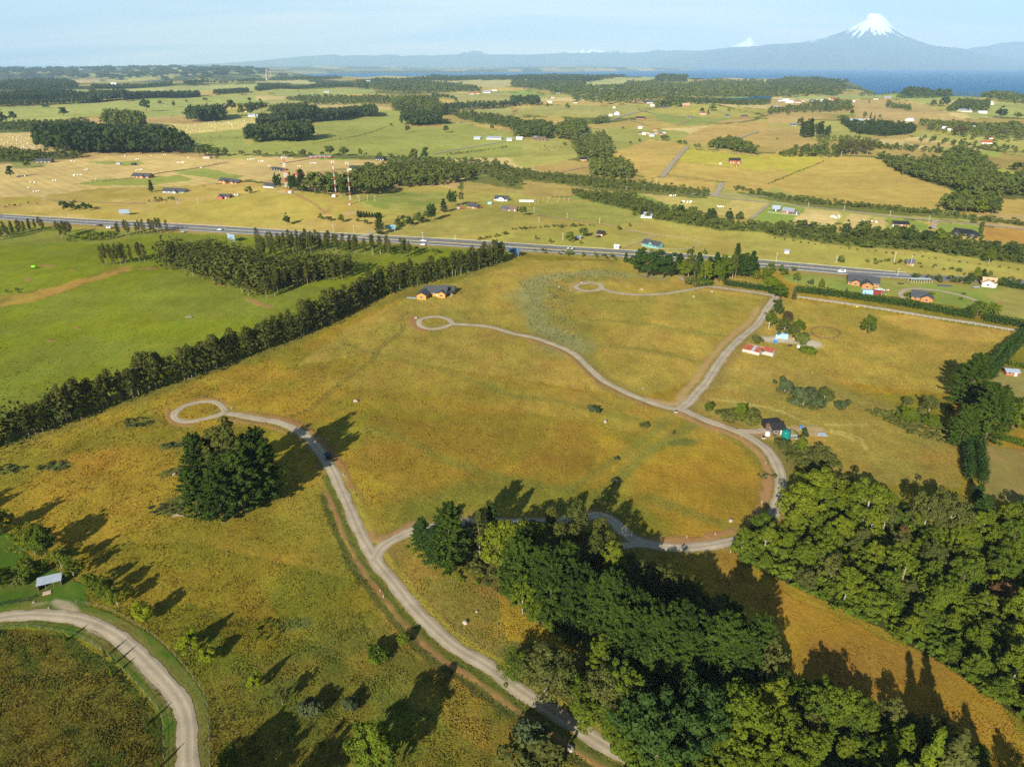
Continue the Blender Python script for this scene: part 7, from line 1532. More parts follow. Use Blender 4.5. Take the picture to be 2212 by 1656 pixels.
M = {
 'slate': flatm('slate_roof', (0.060, 0.064, 0.072), 0.6, 0.15, 2.0), 'black': flatm('black_boards', (0.022, 0.022, 0.025), 0.6, 0.2, 2.0), 'dkgrey': flatm('dark_grey_roof', (0.10, 0.105, 0.115), 0.6),
 'grey': flatm('grey_sheet', (0.25, 0.28, 0.32), 0.45, 0.10, 0.6), 'zinc': flatm('zinc_sheet', (0.32, 0.37, 0.44), 0.4, 0.10, 0.5), 'white': flatm('white_paint', (0.62, 0.62, 0.60), 0.6, 0.06), 'lilac': flatm('pale_roof', (0.60, 0.62, 0.70), 0.5, 0.06),
 'orange': flatm('orange_wood', (0.38, 0.165, 0.05), 0.6, 0.15, 3.0, (1, 1, 6)), 'yellowwood': flatm('yellow_wood', (0.48, 0.24, 0.045), 0.55, 0.15, 3.0, (1, 1, 6)), 'redwood': flatm('red_brown_boards', (0.32, 0.11, 0.05), 0.7, 0.2, 3.0, (1, 1, 5)),
 'rust': flatm('rusty_sheet', (0.34, 0.085, 0.045), 0.75, 0.3, 0.8), 'red': flatm('red_sheet', (0.36, 0.075, 0.05), 0.6, 0.15), 'teal': flatm('turquoise_boards', (0.15, 0.38, 0.38), 0.6, 0.08), 'tealtank': flatm('teal_plastic', (0.010, 0.17, 0.15), 0.35, 0.1),
 'bluec': flatm('light_blue_steel', (0.28, 0.50, 0.66), 0.5, 0.12, 0.8), 'blue': flatm('blue_plastic', (0.03, 0.20, 0.55), 0.45, 0.1), 'maroon': flatm('maroon_steel', (0.20, 0.030, 0.028), 0.5, 0.12), 'tan': flatm('tan_roof', (0.48, 0.33, 0.20), 0.7, 0.15),
 'brown': flatm('brown_boards', (0.17, 0.11, 0.07), 0.8, 0.2, 2.0, (1, 1, 5)), 'weathered': flatm('weathered_boards', (0.42, 0.39, 0.35), 0.85, 0.25, 2.0, (1, 1, 5)), 'concrete': flatm('concrete', (0.42, 0.40, 0.36), 0.9, 0.12), 'cream': flatm('cream_render', (0.60, 0.52, 0.38), 0.8, 0.08),
 'bluew': flatm('blue_wall', (0.10, 0.22, 0.36), 0.6, 0.1), 'pink': flatm('pinkish_sheet', (0.52, 0.36, 0.30), 0.7, 0.12), 'darkblue': flatm('dark_blue_sheet', (0.05, 0.12, 0.24), 0.5, 0.12), 'pole': flatm('pole_concrete', (0.50, 0.47, 0.42), 0.8, 0.1), 'wood': flatm('fence_wood', (0.20, 0.16, 0.12), 0.9, 0.25),
 'tred': flatm('tower_red', (0.42, 0.09, 0.05), 0.5, 0.06), 'twhite': flatm('tower_white', (0.62, 0.62, 0.62), 0.5, 0.05), 'stone': simple('boulder_stone', (0.36, 0.31, 0.25), 0.9, 0.3, 1.2, 0.6, 3.0), 'wrap': flatm('bale_wrap', (0.85, 0.87, 0.85), 0.35, 0.05), 'rubber': flatm('rubber', (0.02, 0.02, 0.02), 0.8),
 'steel': flatm('steel', (0.45, 0.46, 0.48), 0.4, 0.1), 'billblue': flatm('billboard_back', (0.22, 0.30, 0.40), 0.6, 0.1), 'paper': flatm('billboard_print', (0.16, 0.32, 0.44), 0.6, 0.3, 0.5), 'sliver': flatm('silver_paint', (0.45, 0.46, 0.48), 0.3, 0.05, metal=0.5), 'limegreen': flatm('lime_plastic', (0.20, 0.55, 0.02), 0.5, 0.08),
 'poly': flatm('plastic_film', (0.55, 0.60, 0.60), 0.35, 0.15), 'orangep': flatm('orange_plastic', (0.80, 0.22, 0.03), 0.5), 'skin': flatm('skin', (0.50, 0.30, 0.20), 0.6, 0.05), 'yellow': flatm('yellow_plastic', (0.85, 0.55, 0.02), 0.5), 'cowbrown': flatm('cow_coat', (0.10, 0.045, 0.025), 0.8, 0.3, 3.0),
}
gl, t, b = new_mat('window_glass'); b.inputs['Base Color'].default_value = (0.03, 0.045, 0.06, 1); b.inputs['Roughness'].default_value = 0.12
M['glass'] = gl
def P1(c, r, x, y): return T(c, r, (x, y))[0]
def gable_part(L_, D, wh, rh, ov=0.5, th=0.14, axis='x', x0=0, y0=0, z0=0.0):
 """walls with gable ends, and roof slabs; ridge along x (or y)"""
 w = MB(); rf = MB()
 def P(a, b_, z): return (x0 + a, y0 + b_, z0 + z) if axis == 'x' else (x0 + b_, y0 + a, z0 + z)
 a0, a1, b0, b1 = -L_ / 2, L_ / 2, 0.0, D
 if axis == 'y': a0, a1, b0, b1 = 0.0, L_, -D / 2, D / 2
 bm = (b0 + b1) / 2; g0 = -0.4
 w.poly([P(a0, b0, g0), P(a1, b0, g0), P(a1, b0, wh), P(a0, b0, wh)]); w.poly([P(a1, b1, g0), P(a0, b1, g0), P(a0, b1, wh), P(a1, b1, wh)])
 w.poly([P(a0, b1, g0), P(a0, b0, g0), P(a0, b0, wh), P(a0, bm, wh + rh), P(a0, b1, wh)]); w.poly([P(a1, b0, g0), P(a1, b1, g0), P(a1, b1, wh), P(a1, bm, wh + rh), P(a1, b0, wh)])
 s = rh / (D / 2) if D else 0
 for sg, be in ((-1, b0), (1, b1)):
  eb = be + sg * ov; ez = wh - ov * s
  lo = [P(a0 - ov, eb, ez), P(a1 + ov, eb, ez), P(a1 + ov, bm, wh + rh), P(a0 - ov, bm, wh + rh)]
  hi = [(p[0], p[1], p[2] + th) for p in lo]
  k = len(rf.V); rf.V += lo + hi
  for f in ((0, 1, 2, 3), (4, 5, 6, 7), (0, 1, 5, 4), (1, 2, 6, 5), (2, 3, 7, 6), (3, 0, 4, 7)): rf.F.append(tuple(k + i for i in f))
 return w, rf
def fixme(me):
 import bmesh
 bm = bmesh.new(); bm.from_mesh(me); bmesh.ops.recalc_face_normals(bm, faces=bm.faces[:]); bm.to_mesh(me); bm.free()
def openings(o, wallobj, spots, wm='glass', frame='white', detail=True):
 for kind, (x, y), nx, ny, w, h, z in spots:
  tx, ty = -ny, nx
  def slab(w_, z0_, z1_, o0, o1):
   mb = MB(); pts = []
   for s in (-1, 1):
    for q in (o0, o1): pts.append((x + tx * s * w_ / 2 + nx * q, y + ty * s * w_ / 2 + ny * q))
   mb.V = [(p[0], p[1], z0_) for p in (pts[0], pts[2], pts[3], pts[1])] + [(p[0], p[1], z1_) for p in (pts[0], pts[2], pts[3], pts[1])]
   mb.F = [(0, 3, 2, 1), (4, 5, 6, 7), (0, 1, 5, 4), (1, 2, 6, 5), (2, 3, 7, 6), (3, 0, 4, 7)]
   return mb
  if kind == 'window':
   p = slab(w, z, z + h, -0.05, 0.04).build('window', M[frame], o)
   if detail: slab(w - 0.18, z + 0.1, z + h - 0.1, 0.0, 0.06).build('pane', M[wm], p)
   fixme(p.data)
  else:
   p = slab(w, -0.1, h, -0.05, 0.05).build('door', M[wm if kind == 'glassdoor' else frame], o); fixme(p.data)
   if detail: slab(0.12, 0.95, 1.1, 0.05, 0.1).build('handle', M['steel'], p)
def house(name, label, c, r, a, b_, depth=None, wh=2.35, rh=None, roof='slate', wall='orange', wings=(), chimney=False, cat='house', frame='white', detail=True, ov=0.5, dr=0.55, base=None, nwin=None, door=True):
 A = ground(*P1(c, r, *a)); B = ground(*P1(c, r, *b_))
 if P1(c, r, *a)[1] < 262:        # far off: width across the line of sight
  (x0, y0), (x1, y1) = P1(c, r, *a), P1(c, r, *b_); Cc = ground((x0 + x1) / 2, (y0 + y1) / 2); w_ = (x1 - x0) * (Cc[1] * CP - (Cc[2] - CAM_H) * SP) / FOC / 2
  e_ = rnd.uniform(-0.35, 0.35); A = (Cc[0] - w_ * math.cos(e_), Cc[1] - w_ * math.sin(e_), Cc[2]); B = (Cc[0] + w_ * math.cos(e_), Cc[1] + w_ * math.sin(e_), Cc[2])
 L_ = math.hypot(B[0] - A[0], B[1] - A[1]); ang = math.atan2(B[1] - A[1], B[0] - A[0])
 D = depth or L_ * dr; rh = rh if rh is not None else D * 0.32
 o = thing(name, label, cat, ((A[0] + B[0]) / 2, (A[1] + B[1]) / 2, min(A[2], B[2])), ang)
 w, rf = gable_part(L_, D, wh, rh, ov)
 we = w.build('wall', M[wall], o); fixme(we.data)
 re_ = rf.build('roof', M[roof], o); fixme(re_.data)
 spots = []
 n = nwin if nwin is not None else max(2, int(L_ / 3.2))
 for i in range(n):
  x = -L_ / 2 + L_ * (i + 0.5) / n
  if door and i == n // 2: spots.append(('door', (x, 0), 0, -1, 1.0, min(2.0, wh - 0.3), 0))
  else: spots.append(('window', (x, 0), 0, -1, min(1.5, L_ / n * 0.6), 1.1, 0.9))
 spots.append(('window', (-L_ / 2, D / 2), -1, 0, 1.3, 1.1, 0.9)); spots.append(('window', (L_ / 2, D / 2), 1, 0, 1.3, 1.1, 0.9))
 openings(o, we, [s for s in spots if not any(abs(s[1][0] - ox) < wd / 2 + 0.3 and s[2] == 0 for ox, wd, ln, _ in wings)], frame=frame, detail=detail)
 for ox, wd, ln, dz in wings:         # wing with its gable to the viewer
  w2, r2 = gable_part(ln + D / 2, wd, wh + dz, wd * 0.26, ov, axis='y', x0=ox, y0=-ln)
  q = w2.build('wing_wall', M[wall], o); fixme(q.data); q = r2.build('wing_roof', M[roof], o); fixme(q.data)
  openings(o, q, [('window', (ox, -ln), 0, -1, min(1.8, wd * 0.4), 1.2, 0.8)], frame=frame, detail=detail)
 if chimney:
  MB().box(L_ * 0.15, D * 0.55, wh, L_ * 0.15 + 0.5, D * 0.55 + 0.5, wh + rh + 1.2).build('chimney', M['dkgrey' if roof != 'dkgrey' else 'steel'], re_)
 return o, L_, D
o, L_, D = house('log_house', 'orange log house with dark slate gables beside the windbreak', 1, 1, (1450, 893), (1635, 905), depth=8.5, wh=2.9, roof='slate', wall='yellowwood', wings=((-6.5, 6.0, 7.5, 0.0), (4.8, 5.0, 2.2, 0.0)), chimney=False, ov=0.8, nwin=4)
w2, r2 = gable_part(9, 6.5, 2.8, 1.7, 0.7, x0=L_ / 2 - 1, y0=6.5); q = w2.build('back_wall', M['yellowwood'], o); fixme(q.data); q = r2.build('back_roof', M['slate'], o); fixme(q.data)
for i in range(3): MB().bar((L_ / 2 + 3.3, 1 + i * 2.6, -0.3), (L_ / 2 + 3.3, 1 + i * 2.6, 2.5), 0.13).build('post', M['twhite'], o)
MB().poly([(L_ / 2, 0.5, 2.75), (L_ / 2 + 3.8, 0.5, 2.4), (L_ / 2 + 3.8, 7.0, 2.4), (L_ / 2, 7.0, 2.75)]).poly([(L_ / 2, 0.5, 2.9), (L_ / 2, 7.0, 2.9), (L_ / 2 + 3.8, 7.0, 2.55), (L_ / 2 + 3.8, 0.5, 2.55)]).build('porch_roof', M['slate'], o)
MB().box(-L_ / 2 - 9.5, -6.6, -0.3, -L_ / 2 - 3.4, -4.2, 0.25).build('terrace', M['zinc'], o)
MB().box(-6.9, -3.0, 4.1, -6.0, -2.3, 4.28).build('skylight', M['lilac'], o)
HS_ = [  # name, label, tile, left foot, right foot, kwargs
 ('cottage', 'turquoise house with dark roof and dormer beyond the highway', 2, 1, (1118, 462), (1255, 492), dict(depth=7, wh=2.6, rh=2.6, roof='slate', wall='teal', chimney=True, wings=((0.5, 3.0, 0.2, 1.2),), nwin=7)),
 ('cottage', 'small orange house with black roof beyond the highway', 2, 1, (732, 378), (782, 385), dict(depth=6, roof='black', wall='orange')),
 ('hut', 'dark hut with a pale blue roof between two round trees', 2, 1, (556, 415), (598, 408), dict(depth=4, wh=2.2, rh=0.5, roof='zinc', wall='brown', nwin=2)),
 ('shed', 'small white shed with a pale roof beside the highway', 2, 1, (880, 487), (920, 490), dict(depth=4.5, wh=2.0, rh=0.9, roof='lilac', wall='white', nwin=1, door=False)),
 ('cottage', 'white cottage with blue-grey roof beside the dark conifer', 2, 1, (1130, 222), (1205, 228), dict(depth=8, roof='grey', wall='white', wings=((-4, 4, 1.5, 0),))),
 ('barn', 'brown-roofed hut at the left of the hop poles', 2, 1, (-20, 165), (38, 168), dict(depth=7, roof='brown', wall='brown', nwin=2)),
 ('ranch_house', 'long ranch house with slate roof and orange walls behind the hedge', 3, 1, (688, 798), (955, 822), dict(depth=10, wh=2.6, roof='slate', wall='orange', wings=((-5, 5, 1.2, 0), (1.5, 6.5, 6.5, 0.1)), chimney=True, nwin=8)),
 ('cottage', 'orange cottage with slate roof inside the loop drive', 3, 1, (1232, 925), (1365, 945), dict(depth=9, roof='slate', wall='orange', wings=((4.2, 6.5, 1.8, 0.2),), chimney=True)),
 ('chalet', 'white-fronted house with tan roof at the right', 3, 1, (1848, 812), (1965, 825), dict(depth=9, rh=3.0, roof='tan', wall='white', wings=((-1, 7, 1.0, 0.3),))),
 ('cottage', 'low house with grey roof sunk behind roadside scrub', 3, 1, (1195, 632), (1262, 636), dict(depth=6, wh=2.0, roof='dkgrey', wall='orange')),
 ('hut', 'small white hut on the pasture beyond the highway', 3, 1, (142, 530), (180, 532), dict(depth=4, wh=2.2, rh=0.6, roof='zinc', wall='white', nwin=1)),
 ('bungalow', 'orange bungalow with a black roof on the lane', 3, 1, (1088, 295), (1215, 303), dict(depth=10, rh=1.8, roof='black', wall='orange')),
 ('villa', 'large black house of several volumes at the lane', 3, 1, (1590, 362), (1740, 385), dict(depth=12, rh=2.4, roof='black', wall='black', wings=((-3, 8, 3, 0.4), (8.5, 7, 2.5, 0)), nwin=6)),
 ('shed', 'dark box shed at the corner of the striped hayfield', 3, 1, (300, 310), (372, 318), dict(depth=5, wh=2.6, rh=0.3, roof='black', wall='black', nwin=2, door=False)),
 ('cottage', 'house with pale blue-grey roof at the head of the lane, left', 3, 1, (35, 163), (98, 166), dict(depth=8, roof='zinc', wall='black', nwin=3)),
 ('cottage', 'long low house with pale blue-grey roof at the head of the lane', 3, 1, (118, 180), (215, 188), dict(depth=8, roof='grey', wall='redwood', nwin=5)),
 ('shed', 'tiny black shed right of the long blue-grey roof', 3, 1, (230, 197), (260, 199), dict(depth=3.5, wh=2.4, rh=0.4, roof='grey', wall='black', nwin=1)),
 ('shed', 'small shed with white roof in the right-hand paddock', 3, 1, (2050, 1580), (2160, 1590), dict(depth=4.5, wh=2.1, rh=0.7, roof='zinc', wall='redwood', nwin=2)),
 ('farmhouse', 'orange farmhouse with dark roof below the big dark trees', 1, 1, (1818, 138), (1905, 146), dict(depth=7, roof='slate', wall='orange', nwin=4)),
 ('farmhouse', 'white gabled farmhouse with slate roof on the hill', 1, 1, (2055, 72), (2165, 80), dict(depth=9, rh=2.8, roof='slate', wall='white', wings=((1.0, 6.5, 2.0, 0.6),), nwin=5)),
 ('barn', 'low barn with wide charcoal roof right of the hill farmhouse', 1, 1, (2112, 158), (2206, 165), dict(depth=9, wh=1.8, rh=2.0, roof='dkgrey', wall='brown', nwin=2)),
 ('cottage', 'bright orange-red house above the highway, at left', 0, 1, (1888, 60), (1980, 55), dict(depth=7, wh=2.5, roof='slate', wall='red', wings=((-3, 5, 3, 0.0),), nwin=4)),
 ('farmhouse', 'farm with dark roofs and grey walls above the garden bushes', 0, 0, (1400, 1665), (1590, 1662), dict(depth=9, roof='slate', wall='grey', wings=((3, 6, 3, 0),), nwin=5)),
 ('bungalow', 'dark-roofed bungalow with red and white walls in the hayfield', 0, 0, (1135, 1535), (1285, 1538), dict(depth=11, roof='slate', wall='redwood', wings=((3, 7, 2, 0),), nwin=5)),
 ('villa', 'orange and blue house at the end of the hayfield track', 0, 0, (1885, 1575), (2045, 1585), dict(depth=10, roof='slate', wall='orange', wings=((-2, 7, 4, 0.5), (9, 5, 1, 0)), nwin=5)),
 ('bungalow', 'dark brown bungalow at the left above the bale field', 0, 0, (305, 1402), (440, 1405), dict(depth=10, roof='slate', wall='brown', nwin=4)),
 ('shed', 'pinkish low shed by the hayfield hedge', 0, 0, (1750, 1368), (1808, 1368), dict(depth=6, wh=2.2, rh=0.8, roof='pink', wall='pink', nwin=2)),
 ('villa', 'flat-looking dark house beside the bale field, below the red and white tower top', 1, 0, (125, 1465), (215, 1475), dict(depth=11, rh=1.0, roof='slate', wall='black', nwin=4)),
 ('cottage', 'low house with red roof among the tower trees', 1, 0, (330, 1525), (405, 1525), dict(depth=7, roof='red', wall='orange', nwin=3)),
 ('cottage', 'grey-roofed white house left of the tower', 1, 0, (65, 1618), (150, 1622), dict(depth=8, roof='slate', wall='white', nwin=3)),
 ('villa', 'grey gabled villa right of the slim masts', 1, 0, (805, 1465), (925, 1468), dict(depth=11, rh=3.2, roof='slate', wall='cream', wings=((6, 6, 2, 0.4), (-8, 5, 3, -0.3)), nwin=5)),
 ('villa', 'black box house on the ridge', 1, 0, (1028, 1385), (1105, 1388), dict(depth=9, wh=5.0, rh=0.4, roof='black', wall='black', nwin=4)),
 ('cottage', 'white cottage on the ridge behind the dense wood', 1, 0, (1065, 1455), (1142, 1458), dict(depth=8, roof='lilac', wall='white', nwin=3)),
 ('shed', 'long low red and blue shed behind the hayfield', 1, 0, (455, 1362), (650, 1358), dict(depth=7, wh=2.0, rh=0.8, roof='grey', wall='red', nwin=5)),
 ('barn', 'white barn in the pasture, left of the long one', 1, 0, (1878, 1202), (1932, 1202), dict(depth=9, roof='zinc', wall='white', nwin=1)),
 ('barn', 'long white barn in the pasture', 1, 0, (1988, 1203), (2115, 1205), dict(depth=10, roof='grey', wall='white', nwin=5)),
 ('barn', 'white barn at the end of the farm drive', 1, 0, (2162, 1215), (2208, 1215), dict(depth=9, roof='zinc', wall='white', nwin=1)),
 ('barn', 'big brown barn under the stream wood', 2, 0, (208, 1215), (298, 1215), dict(depth=14, rh=4.5, roof='brown', wall='brown', nwin=3)),
 ('cottage', 'white farmhouse left of the big brown barn', 2, 0, (178, 1195), (216, 1196), dict(depth=9, roof='grey', wall='white', nwin=2)),
 ('cottage', 'white and blue-grey house at the pasture edge', 2, 0, (35, 1205), (88, 1206), dict(depth=8, roof='lilac', wall='white', nwin=2)),
 ('cottage', 'orange house with black roof below the stream wood', 2, 0, (590, 1388), (645, 1388), dict(depth=8, roof='black', wall='orange', nwin=3)),
 ('barn', 'dark-roofed red house on the far green knoll', 2, 0, (1068, 1030), (1142, 1028), dict(depth=12, rh=3.5, roof='black', wall='redwood', nwin=4)),
 ('shed', 'white shed left of the white dome', 2, 0, (835, 1002), (865, 1002), dict(depth=8, roof='white', wall='white', nwin=1)),
 ('shed', 'white shed on the hilltop by the villas', 2, 0, (1200, 920), (1232, 920), dict(depth=9, wh=4, roof='white', wall='white', nwin=1)),
 ('villa', 'wide red-brown villa on the hilltop', 2, 0, (1462, 918), (1535, 918), dict(depth=14, wh=4, roof='tan', wall='redwood', nwin=4)),
 ('villa', 'dark villa on the hilltop, left of the red-brown one', 2, 0, (1290, 935), (1350, 935), dict(depth=14, roof='slate', wall='brown', nwin=3)),
 ('cottage', 'white cottage with red roof on the straw slope', 2, 0, (1625, 988), (1672, 988), dict(depth=12, roof='rust', wall='white', nwin=2)),
 ('cottage', 'small blue house beside the far lane', 2, 0, (1845, 1008), (1875, 1008), dict(depth=9, roof='slate', wall='bluew', nwin=2)),
 ('cottage', 'dark house on the straw slope at right of the far lane', 2, 0, (1980, 1015), (2040, 1015), dict(depth=12, roof='slate', wall='redwood', nwin=3)),
 ('cottage', 'dark low house on the pale green rise', 2, 0, (1505, 1020), (1548, 1020), dict(depth=10, roof='dkgrey', wall='brown', nwin=2)),
 ('farmhouse', 'two-storey red-brown house in the yellow field', 2, 0, (1875, 1408), (1968, 1412), dict(depth=9, wh=4.6, roof='black', wall='redwood', wings=((5, 6, 1.5, -1.5),), nwin=4)),
 ('shed', 'small red shed before the house in the yellow field', 2, 0, (1922, 1438), (1950, 1438), dict(depth=4, wh=1.8, rh=0.4, roof='red', wall='red', nwin=1)),
 ('shed', 'tiny white shed left of the house in the yellow field', 2, 0, (1790, 1419), (1806, 1419), dict(depth=3, wh=2.2, rh=0.3, roof='white', wall='white', nwin=1)),
 ('shed', 'dark shed with blue roof on the tan slope', 3, 0, (195, 1088), (250, 1090), dict(depth=9, roof='darkblue', wall='orange', nwin=2)),
 ('farmhouse', 'farm building with wide blue-white roof in the village belt at right', 3, 0, (710, 1052), (820, 1052), dict(depth=14, roof='zinc', wall='brown', nwin=4)),
 ('cottage', 'white house on the tan field at right', 3, 0, (1212, 1048), (1258, 1048), dict(depth=12, wh=4, roof='lilac', wall='white', nwin=3)),
 ('farmhouse', 'manor with wide blue-grey roof in the garden wood', 3, 0, (1662, 968), (1762, 968), dict(depth=22, wh=4, rh=5, roof='grey', wall='cream', nwin=4)),
 ('barn', 'long white hall near the right shore', 3, 0, (1862, 905), (1950, 905), dict(depth=22, wh=4, roof='white', wall='white', nwin=4)),
 ('cottage', 'pale house below the long white hall', 3, 0, (1820, 980), (1885, 980), dict(depth=14, roof='lilac', wall='cream', nwin=3)),
 ('barn', 'long farm roof at the right edge of the scrub, rust red', 3, 0, (1845, 1240), (1935, 1242), dict(depth=10, wh=2.4, roof='rust', wall='white', nwin=4)),
 ('cottage', 'small white house above the rust red farm', 3, 0, (1900, 1200), (1940, 1200), dict(depth=9, roof='red', wall='white', nwin=2)),
 ('cottage', 'white pointed house in the loose scrub', 3, 0, (1498, 1118), (1526, 1118), dict(depth=9, rh=4, roof='lilac', wall='white', nwin=2)),
 ('cottage', 'grey-roofed house at the left of the village', 3, 0, (25, 935), (80, 938), dict(depth=14, roof='zinc', wall='brown', nwin=3)),
]
for i, (nm, lb, c, r, a, b_, kw) in enumerate(HS_):
 house(nm, lb, c, r, a, b_, detail=(r > 0), **kw)
far = [(2, 0, 1105, 1160, 30, 'slate', 'orange'), (2, 0, 1140, 1165, 34, 'lilac', 'cream'), (2, 0, 1170, 1162, 26, 'tan', 'orange'), (2, 0, 1205, 1178, 44, 'zinc', 'white'), (2, 0, 1245, 1160, 30, 'grey', 'orange'), (2, 0, 1285, 1165, 30, 'slate', 'redwood'), (2, 0, 1310, 1150, 36, 'dkgrey', 'cream'), (2, 0, 1235, 1130, 30, 'rust', 'orange'), (2, 0, 1105, 1112, 34, 'lilac', 'white'),
       (3, 0, 110, 875, 40, 'grey', 'white'), (3, 0, 160, 875, 60, 'lilac', 'white'), (3, 0, 200, 890, 60, 'white', 'white'), (3, 0, 265, 888, 36, 'red', 'white'), (3, 0, 305, 886, 30, 'white', 'orange'), (3, 0, 385, 878, 50, 'dkgrey', 'brown'), (3, 0, 455, 882, 60, 'lilac', 'cream'), (3, 0, 570, 865, 60, 'red', 'cream'), (3, 0, 930, 858, 40, 'dkgrey', 'cream'), (3, 0, 1030, 852, 60, 'grey', 'redwood'), (3, 0, 740, 880, 26, 'white', 'white'), (3, 0, 1790, 1110, 40, 'lilac', 'white'), (3, 0, 1560, 1128, 30, 'white', 'white'), (3, 0, 1700, 1125, 36, 'dkgrey', 'cream'), (3, 0, 860, 1048, 40, 'white', 'cream'),
       (2, 0, 1930, 888, 34, 'tan', 'cream'), (2, 0, 2140, 888, 50, 'lilac', 'cream'), (2, 0, 2080, 890, 30, 'rust', 'white'), (2, 0, 1190, 892, 50, 'slate', 'white'), (2, 0, 490, 795, 40, 'dkgrey', 'white'), (2, 0, 570, 790, 26, 'zinc', 'white'), (2, 0, 385, 808, 50, 'grey', 'white'), (2, 0, 355, 850, 30, 'tan', 'white'), (2, 0, 545, 890, 40, 'slate', 'cream'), (2, 0, 325, 890, 40, 'lilac', 'white'), (2, 0, 125, 688, 26, 'white', 'white'), (2, 0, 880, 935, 20, 'white', 'white'), (2, 0, 1850, 748, 30, 'tan', 'white'), (2, 0, 2090, 700, 40, 'white', 'cream'), (2, 0, 1790, 750, 40, 'rust', 'cream'),
       (1, 0, 1228, 700, 42, 'white', 'white'), (1, 0, 1860, 815, 44, 'red', 'white'), (1, 0, 1912, 812, 30, 'red', 'cream'), (1, 0, 1990, 803, 66, 'grey', 'white'), (1, 0, 2060, 790, 40, 'lilac', 'cream'), (1, 0, 610, 802, 44, 'zinc', 'cream'), (1, 0, 960, 700, 50, 'slate', 'white'), (1, 0, 1505, 845, 30, 'lilac', 'white'), (1, 0, 5, 1005, 40, 'zinc', 'white'), (0, 0, 975, 730, 50, 'white', 'white'), (0, 0, 2110, 968, 50, 'rust', 'cream'), (0, 0, 2170, 1008, 60, 'zinc', 'white'), (0, 0, 1415, 905, 20, 'grey', 'white')]
ADJ = {'slate': 'slate-roofed', 'lilac': 'pale-roofed', 'tan': 'tan-roofed', 'zinc': 'zinc-roofed', 'grey': 'grey-roofed', 'dkgrey': 'charcoal-roofed', 'rust': 'rust-roofed', 'white': 'white-roofed', 'red': 'red-roofed'}
PL = {(2, 0): [(1350, 1100, 'in the hamlet amid the pasture'), (2300, 0, 'on the far lake hills')], (3, 0): [(700, 800, 'in the village row at right'), (9999, 0, 'among the right-hand fields')], (1, 0): [(9999, 0, 'in the far centre country')], (0, 0): [(9999, 0, 'in the far left country')]}
FX = lambda px: ' below ' + ('the turbines' if px < 600 else 'the low far coast' if px < 1250 else 'the long dark mountain' if px < 1560 else 'the small snow peak' if px < 1720 else 'the volcano' if px < 2010 else 'the right mountains')
for c, r, x, y, w, rf_, wl in far:
 pl = [q[2] for q in PL[(c, r)] if x < q[0] and y > q[1]][0]
 ord_ = 'leftmost' if (c, x) in ((2, 1105), (3, 110), (1, 5), (0, 975)) else ''
 px, py = P1(c, r, x, y)
 nb = 'near the lake' if py < 185 else 'by the village lane' if py < 230 else 'close to the trees'
 house('far_house', '%s %s house %s%s' % (ADJ[rf_], wl, pl, FX(px)), c, r, (x - w / 2, y), (x + w / 2, y), depth=None, dr=0.7, roof=rf_, wall=wl, detail=False, nwin=2, wh=3.0, ov=0.4)
A = ground(*P1(2, 1, 1985, 1375)); B = ground(*P1(2, 1, 2130, 1410)); ang = math.atan2(B[1] - A[1], B[0] - A[0]); Lb = math.hypot(B[0] - A[0], B[1] - A[1])
o = thing('ruined_barn', 'collapsing barn with rust red roof sheets and bare rafters by the track', 'barn', A, ang)
q = MB().box(0, 0, -0.3, Lb, 0.15, 1.7).box(0, 4.2, -0.3, Lb * 0.9, 4.35, 2.4).box(0, 0.15, -0.3, 0.15, 4.2, 1.9).box(Lb - 0.15, 0.15, -0.3, Lb, 4.2, 1.9).build('wall', M['weathered'], o)
for i in range(6):
 x0, x1 = Lb * i / 6, Lb * (i + 1) / 6 - 0.04
 z_ = rnd.uniform(-0.05, 0.05)
 MB().poly([(x0, -0.3, 1.75 + z_), (x1, -0.3, 1.75 + z_), (x1, 4.3, 3.0 + z_), (x0, 4.3, 3.0 + z_)]).poly([(x0, -0.3, 1.69 + z_), (x0, 4.3, 2.94 + z_), (x1, 4.3, 2.94 + z_), (x1, -0.3, 1.69 + z_)]).build('roof_sheet', M['zinc' if i in (3,) else 'rust'], o)
for i in range(3):
 x0 = Lb + 0.3 + i * 1.9; MB().poly([(x0, 3.0, 2.2), (x0 + 1.85, 3.0, 2.2), (x0 + 1.85, 6.6, 3.2), (x0, 6.6, 3.2)]).poly([(x0, 3.0, 2.14), (x0, 6.6, 3.14), (x0 + 1.85, 6.6, 3.14), (x0 + 1.85, 3.0, 2.14)]).build('roof_sheet', M['rust'], o)
MB().box(Lb + 5.8, 3.1, -0.3, Lb + 5.95, 6.5, 2.9).box(Lb + 0.3, 6.5, -0.3, Lb + 5.9, 6.62, 3.1).box(Lb + 0.3, 3.0, -0.3, Lb + 5.9, 3.1, 1.2).build('annex_wall', M['weathered'], o)
for i in range(6): MB().bar((1.0 + i * 1.5, 4.4, 2.9), (1.0 + i * 1.5, 7.5, 2.0), 0.07).build('rafter', M['weathered'], o)
for i in range(2): MB().bar((0.6, 5.4 + i * 2.0, 2.6 - i * 0.5), (9.4, 5.4 + i * 2.0, 2.6 - i * 0.5), 0.06).build('purlin', M['weathered'], o)
A = ground(*P1(0, 3, 335, 140)); ang = math.radians(24)
o = thing('open_shed', 'open shed with a smooth pale grey metal roof at the lower left', 'shed', A, ang); o.scale = (0.62, 0.68, 0.85)
MB().poly([(-0.4, -0.4, 2.4), (9.6, -0.4, 2.4), (9.6, 4.4, 3.0), (-0.4, 4.4, 3.0)]).poly([(-0.4, -0.4, 2.3), (-0.4, 4.4, 2.9), (9.6, 4.4, 2.9), (9.6, -0.4, 2.3)]).build('roof', M['zinc'], o)
